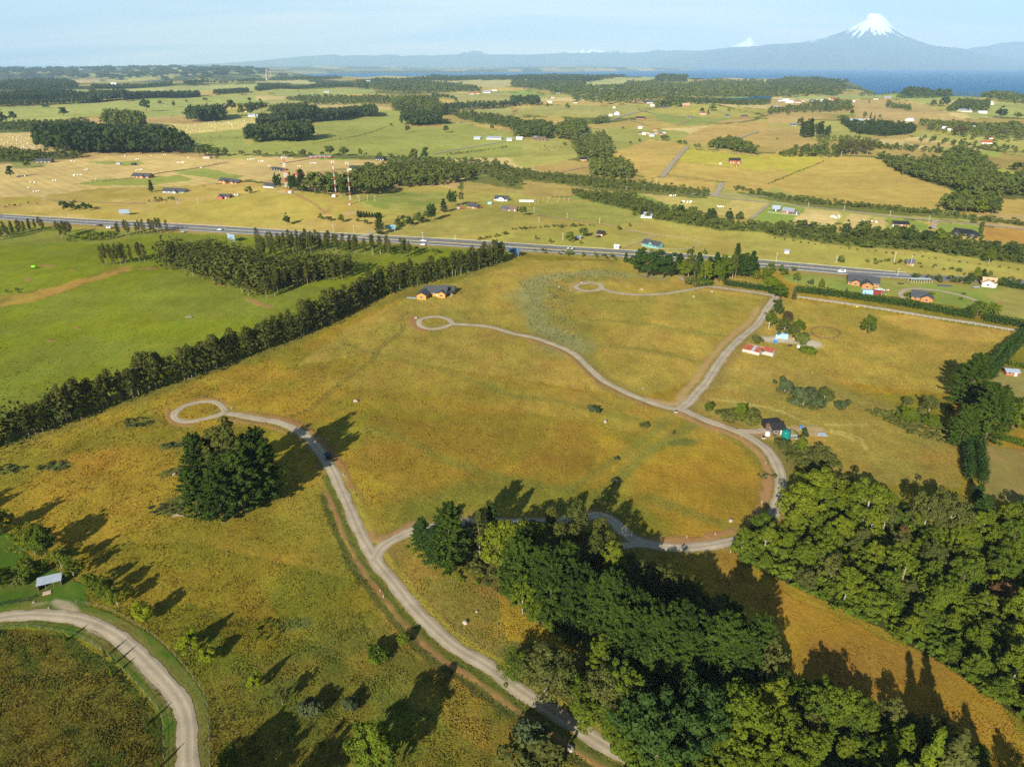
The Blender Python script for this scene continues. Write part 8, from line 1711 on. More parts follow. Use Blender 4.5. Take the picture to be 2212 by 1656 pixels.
for i in range(4):
 for y_ in (0.0, 4.0): MB().bar((0.1 + i * 3.0, y_, -0.3), (0.1 + i * 3.0, y_, 2.4 + y_ * 0.12), 0.10).build('post', M['wood'], o)
MB().box(0.05, 4.05, -0.3, 9.1, 4.15, 2.7).box(0.0, 0.1, -0.3, 0.1, 4.0, 2.4).box(9.05, 0.1, -0.3, 9.15, 4.0, 2.4).build('wall', M['brown'], o)
tag(MB().box(-1, -0.7, -0.2, 1, 0.7, 0.18).build('slab', M['pink'], None, ground(*P1(0, 3, 405, 155)), 0.45), 'pinkish concrete slab in front of the open shed', 'slab')
o = thing('animal_pen', 'low black railed pen with a trough under the bright tree', 'pen', ground(*P1(0, 2, 195, 1420)), 0.45)
for x_, y_ in ((-1.8, -1.2), (1.8, -1.2), (1.8, 1.2), (-1.8, 1.2)): MB().bar((x_, y_, -0.2), (x_, y_, 1.2), 0.06).build('post', M['black'], o)
for z_ in (0.5, 1.0):
 MB().bar((-1.8, -1.2, z_), (1.8, -1.2, z_), 0.04).bar((1.8, -1.2, z_), (1.8, 1.2, z_), 0.04).bar((1.8, 1.2, z_), (-1.8, 1.2, z_), 0.04).bar((-1.8, 1.2, z_), (-1.8, -1.2, z_), 0.04).build('rail', M['black'], o)
MB().box(-0.9, -0.3, 0, 0.9, 0.4, 0.6).build('trough', M['dkgrey'], o)
A = ground(*P1(3, 2, 50, 440)); B = ground(*P1(3, 2, 170, 432)); ang = math.atan2(B[1] - A[1], B[0] - A[0])
o, L_, D = house('cabin', 'black cabin with felt roof above the track bend', 3, 2, (38, 440), (138, 432), depth=5.5, wh=2.6, rh=1.5, roof='black', wall='brown', ov=0.5, nwin=2, door=True)
MB().box(-L_ / 2 - 0.3, D + 0.1, -0.2, L_ / 2 + 1.5, D + 3.2, 2.9).build('annex', M['black'], o)
x, y, z = ground(*P1(3, 2, 150, 465))
o = thing('water_tank', 'large teal plastic water tank in front of the black cabin', 'tank', (x, y, z))
mb = MB(); ns = 20
for k, (rr_, zz) in enumerate([(1.75, -0.1), (1.75, 2.9), (1.6, 3.15), (0.9, 3.5), (0.35, 3.62)]):
 for i in range(ns): mb.V.append((rr_ * math.cos(2 * math.pi * i / ns), rr_ * math.sin(2 * math.pi * i / ns), zz))
for k in range(4):
 for i in range(ns): mb.F.append((k * ns + i, k * ns + (i + 1) % ns, (k + 1) * ns + (i + 1) % ns, (k + 1) * ns + i))
mb.F.append(tuple(range(4 * ns, 5 * ns))); mb.build('body', M['tealtank'], o, smooth=False)
mb = MB(); mb.bar((0, 0, 3.6), (0, 0, 3.85), 0.38, 12); mb.build('lid', M['tealtank'], o)
o = thing('deck', 'pale paved terrace right of the teal tank', 'terrace', ground(*P1(3, 2, 210, 450)), -0.1)
for i in range(6): MB().box(-2.3 + i * 0.8, -2.2, -0.1, -1.54 + i * 0.8, 1.6, 0.16).build('board', M['concrete'], o)
for lab, c, r, x, y, w, d, h, m, a_ in [('light blue shipping container standing in the yard', 3, 1, 117, 1262, 6.1, 2.44, 2.6, 'bluec', -20), ('light blue container behind the long hedge', 3, 1, 858, 882, 6.1, 2.44, 2.6, 'bluec', -12), ('dark red container behind the long hedge', 3, 1, 935, 886, 6.1, 2.44, 2.6, 'maroon', -12),
                                     ('small blue container below the hill farmhouse', 1, 1, 2015, 106, 4, 2.4, 2.4, 'bluec', 5), ('white container on the pasture ridge at left', 0, 0, 1020, 1419, 6, 2.4, 2.4, 'zinc', -8), ('black steel box at the hayfield edge', 0, 0, 1148, 1426, 6, 5, 3, 'black', -5)]:
 X, Y, Z = ground(*P1(c, r, x, y)); o = thing('container', lab, 'container', (X, Y, Z), math.radians(a_))
 MB().box(-w / 2, 0, 0, w / 2, d, h).build('body', M[m], o)
 for i in range(int(w / 0.55)): MB().box(-w / 2 + 0.2 + i * 0.55, -0.05, 0.1, -w / 2 + 0.42 + i * 0.55, -0.003, h - 0.1).build('rib', M[m], o) if r == 1 and c == 3 else None
 MB().box(w / 2 + 0.003, 0.1, 0.1, w / 2 + 0.06, d - 0.1, h - 0.1).build('door', M[m], o)
o = thing('portable_toilet', 'blue portable toilet with white roof in the yard', 'toilet', ground(*P1(3, 1, 60, 1300)), 0.2)
MB().box(-0.6, -0.6, 0, 0.6, 0.6, 2.1).build('cabin', M['blue'], o); MB().box(-0.68, -0.68, 2.1, 0.68, 0.68, 2.35).build('roof', M['white'], o); MB().box(-0.4, -0.64, 0.1, 0.4, -0.603, 1.9).build('door', M['blue'], o)
def tub(lab, px, py, r_, h_, m, name='tank', cat='tank'):
 X, Y, Z = ground(px, py); o = thing(name, lab, cat, (X, Y, Z)); mb = MB(); mb.bar((0, 0, 0), (0, 0, h_), r_, 14); mb.build('body', M[m], o); mb = MB(); mb.bar((0, 0, h_ + 0.003), (0, 0, h_ + 0.12), r_ * 0.45, 12); mb.build('lid', M[m], o)
tub('white cubic-looking tank at the yard edge', *P1(3, 1, 262, 1340), 0.8, 1.2, 'white'); tub('white tank left of the black cabin', *P1(3, 2, -5, 440), 1.0, 1.5, 'white'); tub('blue barrel behind the black cabin', *P1(3, 2, 285, 375), 0.5, 1.0, 'blue', 'barrel', 'barrel')
for lab, c, r, x, y in [('small dark-topped concrete box by the track below the black cabin', 2, 2, 2168, 468), ('grey utility box at the upper track fork', 2, 2, 1412, 243), ('green utility box left of the middle turning loop', 1, 1, 1378, 1088), ('white utility box above the far turning loop', 2, 1, 602, 780)]:
 X, Y, Z = ground(*P1(c, r, x, y)); o = thing('utility_box', lab, 'box', (X, Y, Z), 0.3); MB().box(-0.6, -0.5, -0.1, 0.6, 0.5, 0.7).build('body', M['concrete'], o); MB().box(-0.65, -0.55, 0.7, 0.65, 0.55, 0.78).build('lid', M['black' if c == 2 else 'zinc'], o)
def torus(name, mat, R_, r_, parent, n=32, k=6):
 mb = MB()
 for i in range(n):
  a = 2 * math.pi * i / n
  for j in range(k):
   q = 2 * math.pi * j / k; mb.V.append(((R_ + r_ * math.cos(q)) * math.cos(a), (R_ + r_ * math.cos(q)) * math.sin(a), r_ + r_ * math.sin(q)))
 for i in range(n):
  for j in range(k): mb.F.append((i * k + j, ((i + 1) % n) * k + j, ((i + 1) % n) * k + (j + 1) % k, i * k + (j + 1) % k))
 return mb.build(name, mat, parent, smooth=True)
o = thing('tyre', 'big black tractor tyre lying flat in the yard', 'tyre', ground(*P1(3, 1, 190, 1325))); torus('tread', M['rubber'], 0.9, 0.22, o)
tag(MB().bar((0, 0, 0.1), (6.5, -1.5, 0.1), 0.22, 6).build('orange_tube', M['orangep'], None, ground(*P1(3, 1, 205, 1265))), 'orange plastic tube lying along the yard edge', 'tube')
tag(MB().box(-0.7, -0.4, 0, 0.7, 0.4, 0.5).build('yellow_crate', M['yellow'], None, ground(*P1(3, 1, 767, 990))), 'yellow plastic crate below the white-railed lane', 'crate')
tag(MB().poly([(-1.6, -1.2, 1.0), (1.5, -1.3, 0.9), (1.2, 1.3, 1.3), (-1.9, 1.2, 1.4)]).poly([(-1.6, -1.2, 0.94), (-1.9, 1.2, 1.34), (1.2, 1.3, 1.24), (1.5, -1.3, 0.84)]).box(-1.5, 0.9, -0.1, 1.1, 1.0, 1.3).build('lean_to', M['zinc'], None, ground(*P1(3, 2, 470, 455))), 'small grey sheet-roofed lean-to right of the cabin yard', 'lean-to')
o = thing('polytunnel', 'long low polytunnel left of the hop poles', 'greenhouse', ground(*P1(2, 1, 125, 85)), math.radians(-4))
for i in range(8):
 mb = MB(); a0, a1 = -8 + i * 2.0, -6.05 + i * 2.0
 prof = [(2.2 * math.cos(q), 1.9 * math.sin(q)) for q in np.linspace(0, math.pi, 7)]
 for a in (a0, a1): mb.V += [(a, p[0] + 2.2, p[1]) for p in prof]
 mb.F = [(k, k + 1, 8 + k, 7 + k) for k in range(6)]; mb.build('film_bay', M['poly'], o)
o = thing('greenhouse', 'ruinous pale greenhouse frame on the lawn near the highway', 'greenhouse', ground(*P1(3, 1, 1325, 785)), math.radians(-3))
for i in range(9): MB().box(-7 + i * 1.7, -0.04, 0, -6.9 + i * 1.7, 0.04, 2.3).box(-7 + i * 1.7, 3.9, 0, -6.9 + i * 1.7, 4.0, 2.3).build('post', M['white'], o)
for i in range(8): MB().poly([(-7 + i * 1.7, 0.05, 2.35), (-5.4 + i * 1.7, 0.05, 2.35), (-5.4 + i * 1.7, 3.9, 2.5), (-7 + i * 1.7, 3.9, 2.5)]).build('pane', M['poly'], o)
tag(MB().box(-4.5, -1.6, 0.0, 4.5, 1.6, 0.35).build('covered_pool', M['dkgrey'], None, ground(*P1(3, 1, 1525, 812)), -0.15), 'dark covered pool with pale patches on the lawn', 'pool')
tag(MB().box(-1.8, -1.0, 0.4, 1.8, 1.0, 0.5).box(-1.6, -0.8, -0.1, -1.4, -0.6, 0.4).box(1.4, 0.6, -0.1, 1.6, 0.8, 0.4).build('trampoline', M['black'], None, ground(*P1(3, 1, 1143, 793))), 'dark flat trampoline near the loop drive', 'trampoline')
o = thing('swing_set', 'swing frame with a red seat on the mown lawn at right', 'swing', ground(*P1(3, 1, 1990, 972)))
MB().bar((-2.6, 0, 2.3), (2.6, 0, 2.3), 0.06).bar((-2.6, -0.9, 0), (-2.6, 0, 2.3), 0.06).bar((-2.6, 0.9, 0), (-2.6, 0, 2.3), 0.06).bar((2.6, -0.9, 0), (2.6, 0, 2.3), 0.06).bar((2.6, 0.9, 0), (2.6, 0, 2.3), 0.06).build('frame', M['wood'], o)
for s in (-1.2, 1.0): MB().box(s - 0.3, -0.15, 0.5, s + 0.3, 0.15, 0.6).bar((s - 0.28, 0, 0.6), (s - 0.28, 0, 2.3), 0.02).bar((s + 0.28, 0, 0.6), (s + 0.28, 0, 2.3), 0.02).build('seat', M['red'], o)
mb = MB()
for k in range(4):
 e = k / 4 * math.pi / 2
 for i in range(12): mb.V.append((9 * math.cos(e) * math.cos(i * math.pi / 6), 9 * math.cos(e) * math.sin(i * math.pi / 6), 9 * math.sin(e)))
mb.V.append((0, 0, 9)); mb.F = [(k * 12 + i, k * 12 + (i + 1) % 12, (k + 1) * 12 + (i + 1) % 12, (k + 1) * 12 + i) for k in range(3) for i in range(12)] + [(36 + i, 36 + (i + 1) % 12, 48) for i in range(12)]
tag(mb.build('dome_tent', M['white'], None, ground(*P1(2, 0, 905, 993)), smooth=True), 'white dome on the pale field beside a white shed', 'dome')
for i, x in enumerate((975, 1010)):
 o = thing('flag_pole', 'pole with a white, red and blue flag, ' + ('left' if i == 0 else 'right') + ' one by the dark red container', 'flag', ground(*P1(3, 1, x, 893)))
 MB().bar((0, 0, 0), (0, 0, 4.2), 0.05, 6).build('pole', M['white'], o)
 MB().box(0.05, -0.02, 3.5, 1.7, 0.02, 4.1).build('white_stripe', M['white'], o); MB().box(0.05, -0.02, 2.9, 1.7, 0.02, 3.497).build('red_stripe', M['red'], o); MB().box(0.05, -0.04, 3.52, 0.65, 0.04, 4.08).build('blue_canton', M['blue'], o)
def lattice(label, foot, top, w0, w1, bands, lean=0, mono=False):
 x, y, h = top_h(foot[0], foot[1], top[1]); z = hz(x, y)
 o = thing('lattice_tower', label, 'tower', (x, y, z))
 nb = bands; ln = lambda a, q, s: (s[0] * (w0 + (w1 - w0) * a) / 2, s[1] * (w0 + (w1 - w0) * a) / 2, h * a)
 cs = ((-1, -1), (1, -1), (1, 1), (-1, 1)); lr = 0.13 if not mono else 0.07
 for b_ in range(nb):
  mb = MB(); a0, a1 = b_ / nb, (b_ + 1) / nb; sub_ = 2 if not mono else 3
  for i, s in enumerate(cs):
   mb.bar(ln(a0, 0, s), ln(a1, 0, s), lr)
   for k in range(sub_):
    q0, q1 = a0 + (a1 - a0) * k / sub_, a0 + (a1 - a0) * (k + 1) / sub_; s2 = cs[(i + 1) % 4]
    mb.bar(ln(q0, 0, s), ln(q1, 0, s2), lr * 0.55); mb.bar(ln(q1, 0, s), ln(q0, 0, s2), lr * 0.55); mb.bar(ln(q1, 0, s), ln(q1, 0, s2), lr * 0.55)
  mb.build('red_section' if b_ % 2 == 0 else 'white_section', M['tred' if b_ % 2 == 0 else 'twhite'], o)
 for i in range(6):
  a = i * math.pi / 3; r_ = w1 / 2 + 1.0
  MB().bar((math.cos(a) * r_, math.sin(a) * r_, h - 1.5), (math.cos(a) * r_, math.sin(a) * r_, h + 1.2), 0.16, 4).bar((0, 0, h - 0.4), (math.cos(a) * r_, math.sin(a) * r_, h - 0.4), 0.10).build('antenna', M['twhite'], o)
 return o, x, y, z, h
t1 = lattice('thick red and white lattice tower on the knoll', P1(1, 1, 275, 5), P1(1, 0, 215, 1358), 3.6, 1.7, 7)
t2 = lattice('slim red and white mast, the middle one', P1(1, 1, 690, 26), P1(1, 0, 662, 1398), 0.8, 0.7, 9, mono=True)
t3 = lattice('slim red and white mast, the nearest one', P1(1, 1, 817, 105), P1(1, 0, 785, 1408), 0.8, 0.7, 9, mono=True)
for k, (lab, c, r, x, y, w) in enumerate([('white equipment cabin at the foot of the middle mast', 1, 1, 670, 45, 3.4), ('small white equipment box at the nearest mast', 1, 1, 808, 112, 1.6), ('white equipment cabin at the thick tower', 1, 1, 292, 12, 3.0)]):
 o = thing('equipment_cabin', lab, 'cabin', ground(*P1(c, r, x, y)), 0.1); MB().box(-w / 2, 0, 0, w / 2, w * 0.8, w * 0.75).build('body', M['white'], o); MB().box(-0.3, -0.04, 0.1, 0.3, -0.003, w * 0.6).build('door', M['grey'], o)
for lab, bx, by, ty, w_ in [('far red and white tower on the left lake shore, tallest', 102, 690, 596, 16), ('far small tower on the left lake shore', 133, 688, 618, 9), ('far dark tower beside the tallest shore tower', 90, 690, 620, 10)]:
 x, y, h = top_h(*P1(1, 0, bx, by), P1(1, 0, bx, ty)[1]); h = min(h, 140); o = thing('far_tower', lab, 'tower', (x, y, hz(x, y)))
 for b_ in range(5): MB().bar((0, 0, h * b_ / 5), (0, 0, h * (b_ + 1) / 5), w_ * (0.30 - b_ * 0.035), 4).build('section', M['tred' if b_ % 2 else 'twhite'], o)
for i, (x_, top_) in enumerate([(62, 555), (130, 548), (242, 550), (278, 545), (384, 548), (472, 545), (552, 545), (565, 548), (708, 535), (802, 530), (834, 538), (1068, 530)]):
 px, py = P1(0, 0, x_, 592 if x_ < 1000 else 575); X, Y = plane_pt(px, 151.5); Z = hz(X, Y)
 o = thing('wind_turbine', 'white wind turbine on the left horizon, ' + ('leftmost of all' if i == 0 else 'second from the left' if i == 1 else 'third, left one of a close pair' if i == 2 else 'fourth, right one of a close pair' if i == 3 else 'seventh, in the closest pair' if i == 6 else 'eighth, in the closest pair' if i == 7 else 'alone at the right end' if i == 11 else 'between the pairs, ' + ('left' if i == 4 else 'right') if i in (4, 5) else 'right of the middle, ' + ('first' if i == 8 else 'second' if i == 9 else 'third')), 'wind turbine', (X, Y, Z), -math.atan2(X, Y))
 Hh = 130.0; mb = MB(); mb.bar((0, 0, 0), (0, 0, Hh), 4.0, 8, 2.2); mb.build('mast', M['twhite'], o); MB().box(-2.5, -5, Hh - 2.5, 2.5, 6, Hh + 2.5).build('nacelle', M['twhite'], o)
 for k in range(3):
  a = i * 0.7 + k * 2.094; MB().bar((0, -6, Hh), (math.sin(a) * 58, -6, Hh + math.cos(a) * 58), 2.6, 4, 0.8).build('blade', M['twhite'], o)
def pole(lab, c, r, x, y, ty, double=False, lamp=False, cross=True, thick=0.14, group=None, m='pole'):
 (px, py) = P1(c, r, x, y); X, Y, h = top_h(px, py, P1(c, r, x, ty)[1]); h = min(max(h, 3), 16)
 o = thing('utility_pole', lab, 'pole', (X, Y, hz(X, Y)), rnd.uniform(0, 0.6), group)
 MB().bar((0, 0, -0.3), (0, 0, h), thick * 1.3, 6, thick * 0.8).build('post', M[m], o)
 if double: MB().bar((2.2, 0, -0.3), (2.2, 0, h), thick * 1.3, 6, thick * 0.8).build('post', M[m], o)
 if cross: MB().box(-1.0, -0.07, h - 0.7, 1.0 + (2.2 if double else 0), 0.07, h - 0.5).build('crossarm', M[m], o)
for i, a in enumerate([(1, 1, 893, 85, 25), (1, 1, 964, 76, 20), (1, 1, 1027, 82, 30), (1, 1, 878, 60, 26), (1, 1, 668, 350, 275), (1, 1, 845, 360, 285), (2, 1, 475, 235, 180), (2, 1, 755, 275, 220), (2, 1, 190, 185, 130), (2, 1, 232, 260, 215), (2, 1, 437, 420, 350), (3, 1, 345, 135, 88), (3, 1, 655, 165, 118), (3, 1, 1048, 212, 160),
      (3, 1, 1386, 252, 204), (3, 1, 70, 600, 520), (3, 1, 585, 612, 548), (3, 1, 1084, 612, 515), (3, 1, 1226, 640, 545), (3, 1, 1116, 722, 655), (0, 1, 600, 235, 180), (0, 1, 1708, 105, 50), (2, 0, 984, 1650, 1608), (2, 0, 1140, 1640, 1590), (2, 0, 1184, 1612, 1565), (2, 0, 1246, 1578, 1535), (3, 0, 25, 1062, 1010), (3, 0, 1788, 1292, 1228), (2, 0, 97, 960, 915), (2, 0, 665, 955, 905), (3, 1, 5, 1180, 1120), (1, 1, 1437, 395, 345), (1, 1, 1718, 420, 370), (3, 1, 1900, 60, 20)]):
 c, r, x, y, ty = a
 lab = 'pale utility pole ' + {(1, 1): 'on the grassy knoll', (2, 1): 'in the meadow beyond the highway', (3, 1): 'along the lane or highway at right', (0, 1): 'above the highway at left', (2, 0): 'in the stream scrub', (3, 0): 'on the right-hand slope'}[(c, r)] + (', far left one' if x < 300 else ', left one' if x < 700 else ', middle one' if x < 1050 else ', right one' if x < 1300 else ', far right one') + (', upper' if y < 150 else ', lower' if y > 500 else '')
 pole(lab, *a, group=lab)
pole('double concrete pole by the orange-red house', 0, 1, 1528, 110, 60, double=True); pole('double concrete pole at the upper left', 0, 1, 372, 70, 30, double=True)
for i, (x, y, ty) in enumerate([(150, 115, 80), (198, 105, 48), (222, 100, 60), (275, 80, 44), (305, 95, 45), (325, 70, 34), (370, 60, 8), (392, 95, 68), (404, 78, 28), (452, 74, 28), (486, 84, 48), (500, 62, 30)]):
 X, Y, h = top_h(*P1(2, 1, x, y), P1(2, 1, x, ty)[1]); o = thing('hop_pole', 'bare leaning pole of the old hop yard, ' + ('left group' if x < 260 else 'middle group' if x < 400 else 'right group'), 'pole', (X, Y, hz(X, Y)), 0, 'poles of the old hop yard, ' + ('left' if x < 260 else 'middle' if x < 400 else 'right'))
 o.rotation_euler = (rnd.uniform(-0.1, 0.1), rnd.uniform(-0.1, 0.22) if x > 370 else rnd.uniform(-0.05, 0.05), 0); MB().bar((0, 0, -0.3), (0, 0, h), 0.13, 5, 0.09).build('shaft', M['pole'], o)
for lab, c, r, x, y, w, h, m, back in [('billboard seen from behind with its slanting struts, beside the highway at left', 0, 1, 1078, 205, 9.5, 3.6, 'billblue', False), ('blue billboard beside the big pine on the highway', 1, 1, 1160, 345, 9, 3.6, 'paper', False), ('metal-backed billboard above the plantation by the highway', 0, 1, 2000, 430, 10, 4.0, 'billblue', True), ('dark-backed billboard behind the end of the windbreak', 2, 1, 15, 555, 10, 4.0, 'darkblue', True)]:
 X, Y, Z = ground(*P1(c, r, x, y)); o = thing('billboard', lab, 'billboard', (X, Y, Z), math.radians(-35 if back else 8))
 MB().box(-w / 2, -0.15, 2.6, w / 2, 0.15, 2.6 + h).build('panel', M[m], o)
 for i in range(5): MB().bar((-w / 2 + w * (i + 0.5) / 5, 0.22, -0.3), (-w / 2 + w * (i + 0.5) / 5, 0.22, 2.6 + h), 0.12).bar((-w / 2 + w * (i + 0.5) / 5, 3.2, -0.3), (-w / 2 + w * (i + 0.5) / 5, 0.25, 2.2 + h), 0.09).build('strut', M['steel'], o)
def car(name, lab, c, r, x, y, ang, paint, van=False, pickup=False, sc=1.0, lift=0.2):
 X, Y, Z = ground(*P1(c, r, x, y)); Z += lift + max(0.0, (math.hypot(X, Y) - 250) * 0.0005) * (1 if lift else 0)
 o = thing(name, lab, 'van' if van else 'pickup' if pickup else 'car', (X, Y, Z), math.radians(ang)); L2, W2 = (2.6 if van or pickup else 2.2) * sc, 0.95 * sc
 top = 2.1 if van else 1.75
 side = ([(-L2, 0.35), (-L2, 1.0), (-L2 + 0.7, 1.1), (-L2 + 1.2, top), (L2, top), (L2, 0.35)] if van else [(-L2, 0.35), (-L2, 0.95), (-L2 + 1.1, 1.05), (-L2 + 1.6, top), (0.4, top), (0.55, 1.1), (L2, 1.1), (L2, 0.35)] if pickup else [(-L2, 0.35), (-L2, 0.85), (-L2 + 1.0, 0.98), (-L2 + 1.6, 1.5), (L2 - 0.8, 1.5), (L2 - 0.1, 1.0), (L2, 0.35)])
 mb = MB(); n = len(side)
 for s in (-1, 1): mb.V += [(p[0], s * W2 * (0.86 if p[1] > 1.3 else 1.0), p[1]) for p in side]
 mb.F = [tuple(range(n)), tuple(range(2 * n - 1, n - 1, -1))] + [(i, n + i, n + (i + 1) % n, (i + 1) % n) for i in range(n)]
 q = mb.build('body', M[paint], o); fixme(q.data)
 gt = top - 0.12 if (van or pickup) else 1.42
 for s in (-1, 1): MB().box(-L2 + 1.55, s * (W2 * 0.93) - 0.02, 1.08, (0.35 if pickup else L2 - 1.0), s * (W2 * 0.93) + 0.02, gt).build('side_window', M['glass'], o)
 MB().poly([(-L2 + 1.08, -0.7, 1.12), (-L2 + 1.08, 0.7, 1.12), (-L2 + 1.42, 0.68, gt), (-L2 + 1.42, -0.68, gt)]).build('windscreen', M['glass'], o)
 for wx in (-L2 * 0.64, L2 * 0.64):
  for s in (-1, 1): MB().bar((wx, s * (W2 - 0.22), 0.33), (wx, s * (W2 + 0.02), 0.33), 0.33, 10).build('wheel', M['rubber'], o)
hw = math.degrees(math.atan2(-1, 9))
A_ = ground(700, 513); B_ = ground(900, 526); hw = math.degrees(math.atan2(B_[1] - A_[1], B_[0] - A_[0]))
for a in [('van', 'white van on the highway behind the loose trees at left', 0, 1, 942, 318, hw, 'white', True, False), ('parked_car', 'silver-white car on the highway, right of the left-hand trees', 0, 1, 1578, 354, hw, 'sliver', False, False), ('parked_car', 'small white car on the far carriageway at left', 0, 1, 1897, 334, hw, 'white', False, False), ('parked_car', 'dark car on the highway at the upper left', 0, 1, 858, 296, hw, 'black', False, False),
          ('pickup_truck', 'white pickup on the highway above the windbreak', 1, 1, 1447, 430, hw, 'white', False, True), ('parked_car', 'white car just below the pickup on the near carriageway', 1, 1, 1440, 463, hw, 'white', False, False), ('parked_car', 'silver car on the far carriageway at the centre', 2, 1, 500, 500, hw, 'sliver', True, False), ('van', 'white van on the highway above the lawn houses', 3, 1, 632, 696, hw, 'white', True, False)]:
 car(*a[:6], a[6] + 0, a[7], a[8], a[9])
car('parked_car', 'white car in front of the ranch house', 3, 1, 950, 848, 8, 'white', False, False, lift=0.02); car('parked_car', 'grey car on the grass left of the tan-roofed house', 3, 1, 1785, 828, -5, 'sliver', lift=0.02); car('parked_car', 'dark car below the small orange house', 2, 1, 748, 392, 20, 'black', lift=0.02)
car('parked_car', 'dark car between the blue-grey roofed houses', 3, 1, 190, 194, 0, 'maroon', lift=0.02); car('parked_car', 'white car below the orange farmhouse', 1, 1, 1740, 148, 5, 'white', lift=0.02); car('parked_car', 'red car below the orange farmhouse', 1, 1, 1768, 146, 8, 'red', lift=0.02); car('box_trailer', 'white trailer by the orange bungalow', 3, 1, 1092, 303, 5, 'white', True, lift=0.02); car('truck', 'white truck beside the orange-red house', 0, 1, 2036, 36, 5, 'white', True, lift=0.02)
car('parked_car', 'black car standing in the deep shade on the track', 1, 2, 622, 632, 120, 'black', lift=0.15)
o = thing('fertiliser_tank', 'lime green tank trailer in the green pasture', 'tank', ground(*P1(0, 1, 280, 662)), 0.3)
mb = MB(); mb.bar((-0.2, 0, 1.5), (2.2, 0, 1.5), 0.95, 12); mb.build('barrel', M['limegreen'], o); MB().box(-0.6, -0.7, 0.4, 2.6, 0.7, 0.55).bar((2.6, 0, 0.5), (4.2, 0, 0.4), 0.08).build('chassis', M['black'], o)
for s in (-0.8, 0.8): MB().bar((0.9, s - 0.12, 0.45), (0.9, s + 0.12, 0.45), 0.45, 10).build('wheel', M['rubber'], o)
def person(lab, px, py, cloth, az_):
 X, Y, Z = ground(px, py); o = thing('person', lab, 'person', (X, Y, Z + 0.16), az_)
 J = [(0, 0, 0.95), (0, 0, 1.2), (0, 0.01, 1.42), (0, 0.0, 1.53), (0, -0.01, 1.66), (0, -0.01, 1.77), (-0.18, 0, 1.42), (-0.25, -0.02, 1.14), (-0.24, -0.12, 0.90), (0.18, 0, 1.42), (0.25, -0.02, 1.14), (0.24, -0.12, 0.90), (-0.1, 0, 0.88), (-0.11, -0.02, 0.48), (-0.12, 0.02, 0.06), (-0.12, -0.14, 0.03), (0.1, 0, 0.88), (0.12, 0.02, 0.48), (0.13, 0.04, 0.06), (0.13, -0.12, 0.03)]
 E_ = [(0, 1), (1, 2), (2, 3), (3, 4), (4, 5), (2, 6), (6, 7), (7, 8), (2, 9), (9, 10), (10, 11), (0, 12), (12, 13), (13, 14), (14, 15), (0, 16), (16, 17), (17, 18), (18, 19)]
 Rr = [.15, .15, .14, .06, .10, .07, .06, .045, .035, .06, .045, .035, .10, .065, .045, .04, .10, .065, .045, .04]
 me = bpy.data.meshes.new('body'); me.from_pydata(J, E_, []); me.materials.append(M[cloth]); b_ = link('body', me, o)
 md = b_.modifiers.new('skin', 'SKIN')
 for i, v in enumerate(me.skin_vertices[0].data): v.radius = (Rr[i], Rr[i]); v.use_root = (i == 0)
 b_.modifiers.new('sub', 'SUBSURF').levels = 1
 mb = MB(); mb.bar((0, 0, 1.70), (0, 0.0, 1.82), 0.115, 8, 0.07); mb.build('hair', M['black'], o)
person('person in a light blue top standing in the shade by the car', *P1(1, 2, 592, 645), 'bluec', 0.5); person('person in dark blue clothes standing in the shade by the car', *P1(1, 2, 603, 636), 'blue', -0.6)
def boulder(lab, px, py, s, m='stone'):
 g = G_(int(px * 7 + py)); import bmesh
 bm = bmesh.new(); bmesh.ops.create_icosphere(bm, subdivisions=2, radius=1.0)
 for v in bm.verts: v.co *= 1 + g.normal(0, 0.10)
 for v in bm.verts: v.co.x *= s * 1.15; v.co.y *= s * 0.9; v.co.z *= s * 0.7
 me = bpy.data.meshes.new('boulder'); bm.to_mesh(me); bm.free(); me.materials.append(M[m])
 X, Y, Z = ground(px, py); tag(link('boulder', me, None, (X, Y, Z + s * 0.3), g.uniform(0, 3)), lab, 'boulder')
for lab, c, r, x, y, s in [('pale boulder beside weeds left of the dark clump', 0, 2, 1505, 780, 0.7), ('white boulder pile in a dark green hollow of the meadow', 1, 2, 860, 150, 1.0), ('shaded boulder near the pointed shadow', 1, 2, 625, 480, 0.5), ('white boulder at the furrow in the meadow', 2, 2, 806, 328, 0.8), ('rounded pale boulder near the forest corner', 2, 2, 1887, 1180, 0.8), ('tiny white stone near the upper track', 2, 2, 1130, 40, 0.5),
                           ('white boulder below the far track', 2, 1, 1120, 842, 0.9), ('boulder right of the far track', 2, 1, 1725, 862, 0.9), ('flat pale boulder below the far track bend', 2, 1, 1568, 904, 0.9), ('pale boulder in the weed meadow', 2, 1, 405, 822, 0.8), ('tan boulder above the lower track', 1, 3, 1806, 415, 0.75), ('small tan boulder above the lower track', 1, 3, 1905, 318, 0.45),
                           ('tan boulder below the lower track', 2, 3, 505, 1502, 0.8), ('grey boulder on the forest side of the lower track', 2, 3, 540, 1175, 0.5), ('pale stone beside the shed fence', 0, 3, 292, 235, 0.35), ('pale stone above the gravel bend', 0, 3, 422, 285, 0.3), ('white stone beside the track past the shade', 1, 2, 755, 780, 0.4), ('pale stone below the small conifer shadow', 1, 2, 1590, 1112, 0.35)]:
 px, py = P1(c, r, x, y); boulder(lab, px, py, s)
o = thing('stump_pile', 'grey root stump in a hole of the green pasture', 'stump', ground(*P1(0, 1, 1628, 1085)))
for i in range(9): a = i * 0.7; MB().path([(0, 0, 0.2), (math.cos(a) * 1.2, math.sin(a) * 0.8, 0.7), (math.cos(a) * 2.2, math.sin(a) * 1.3, 0.3)], [0.35, 0.2, 0.08], 5).build('root', bark_grey, o)
o = thing('fallen_branch', 'bleached fallen branches left of the dark clump', 'branch', ground(*P1(0, 2, 1590, 1140)))
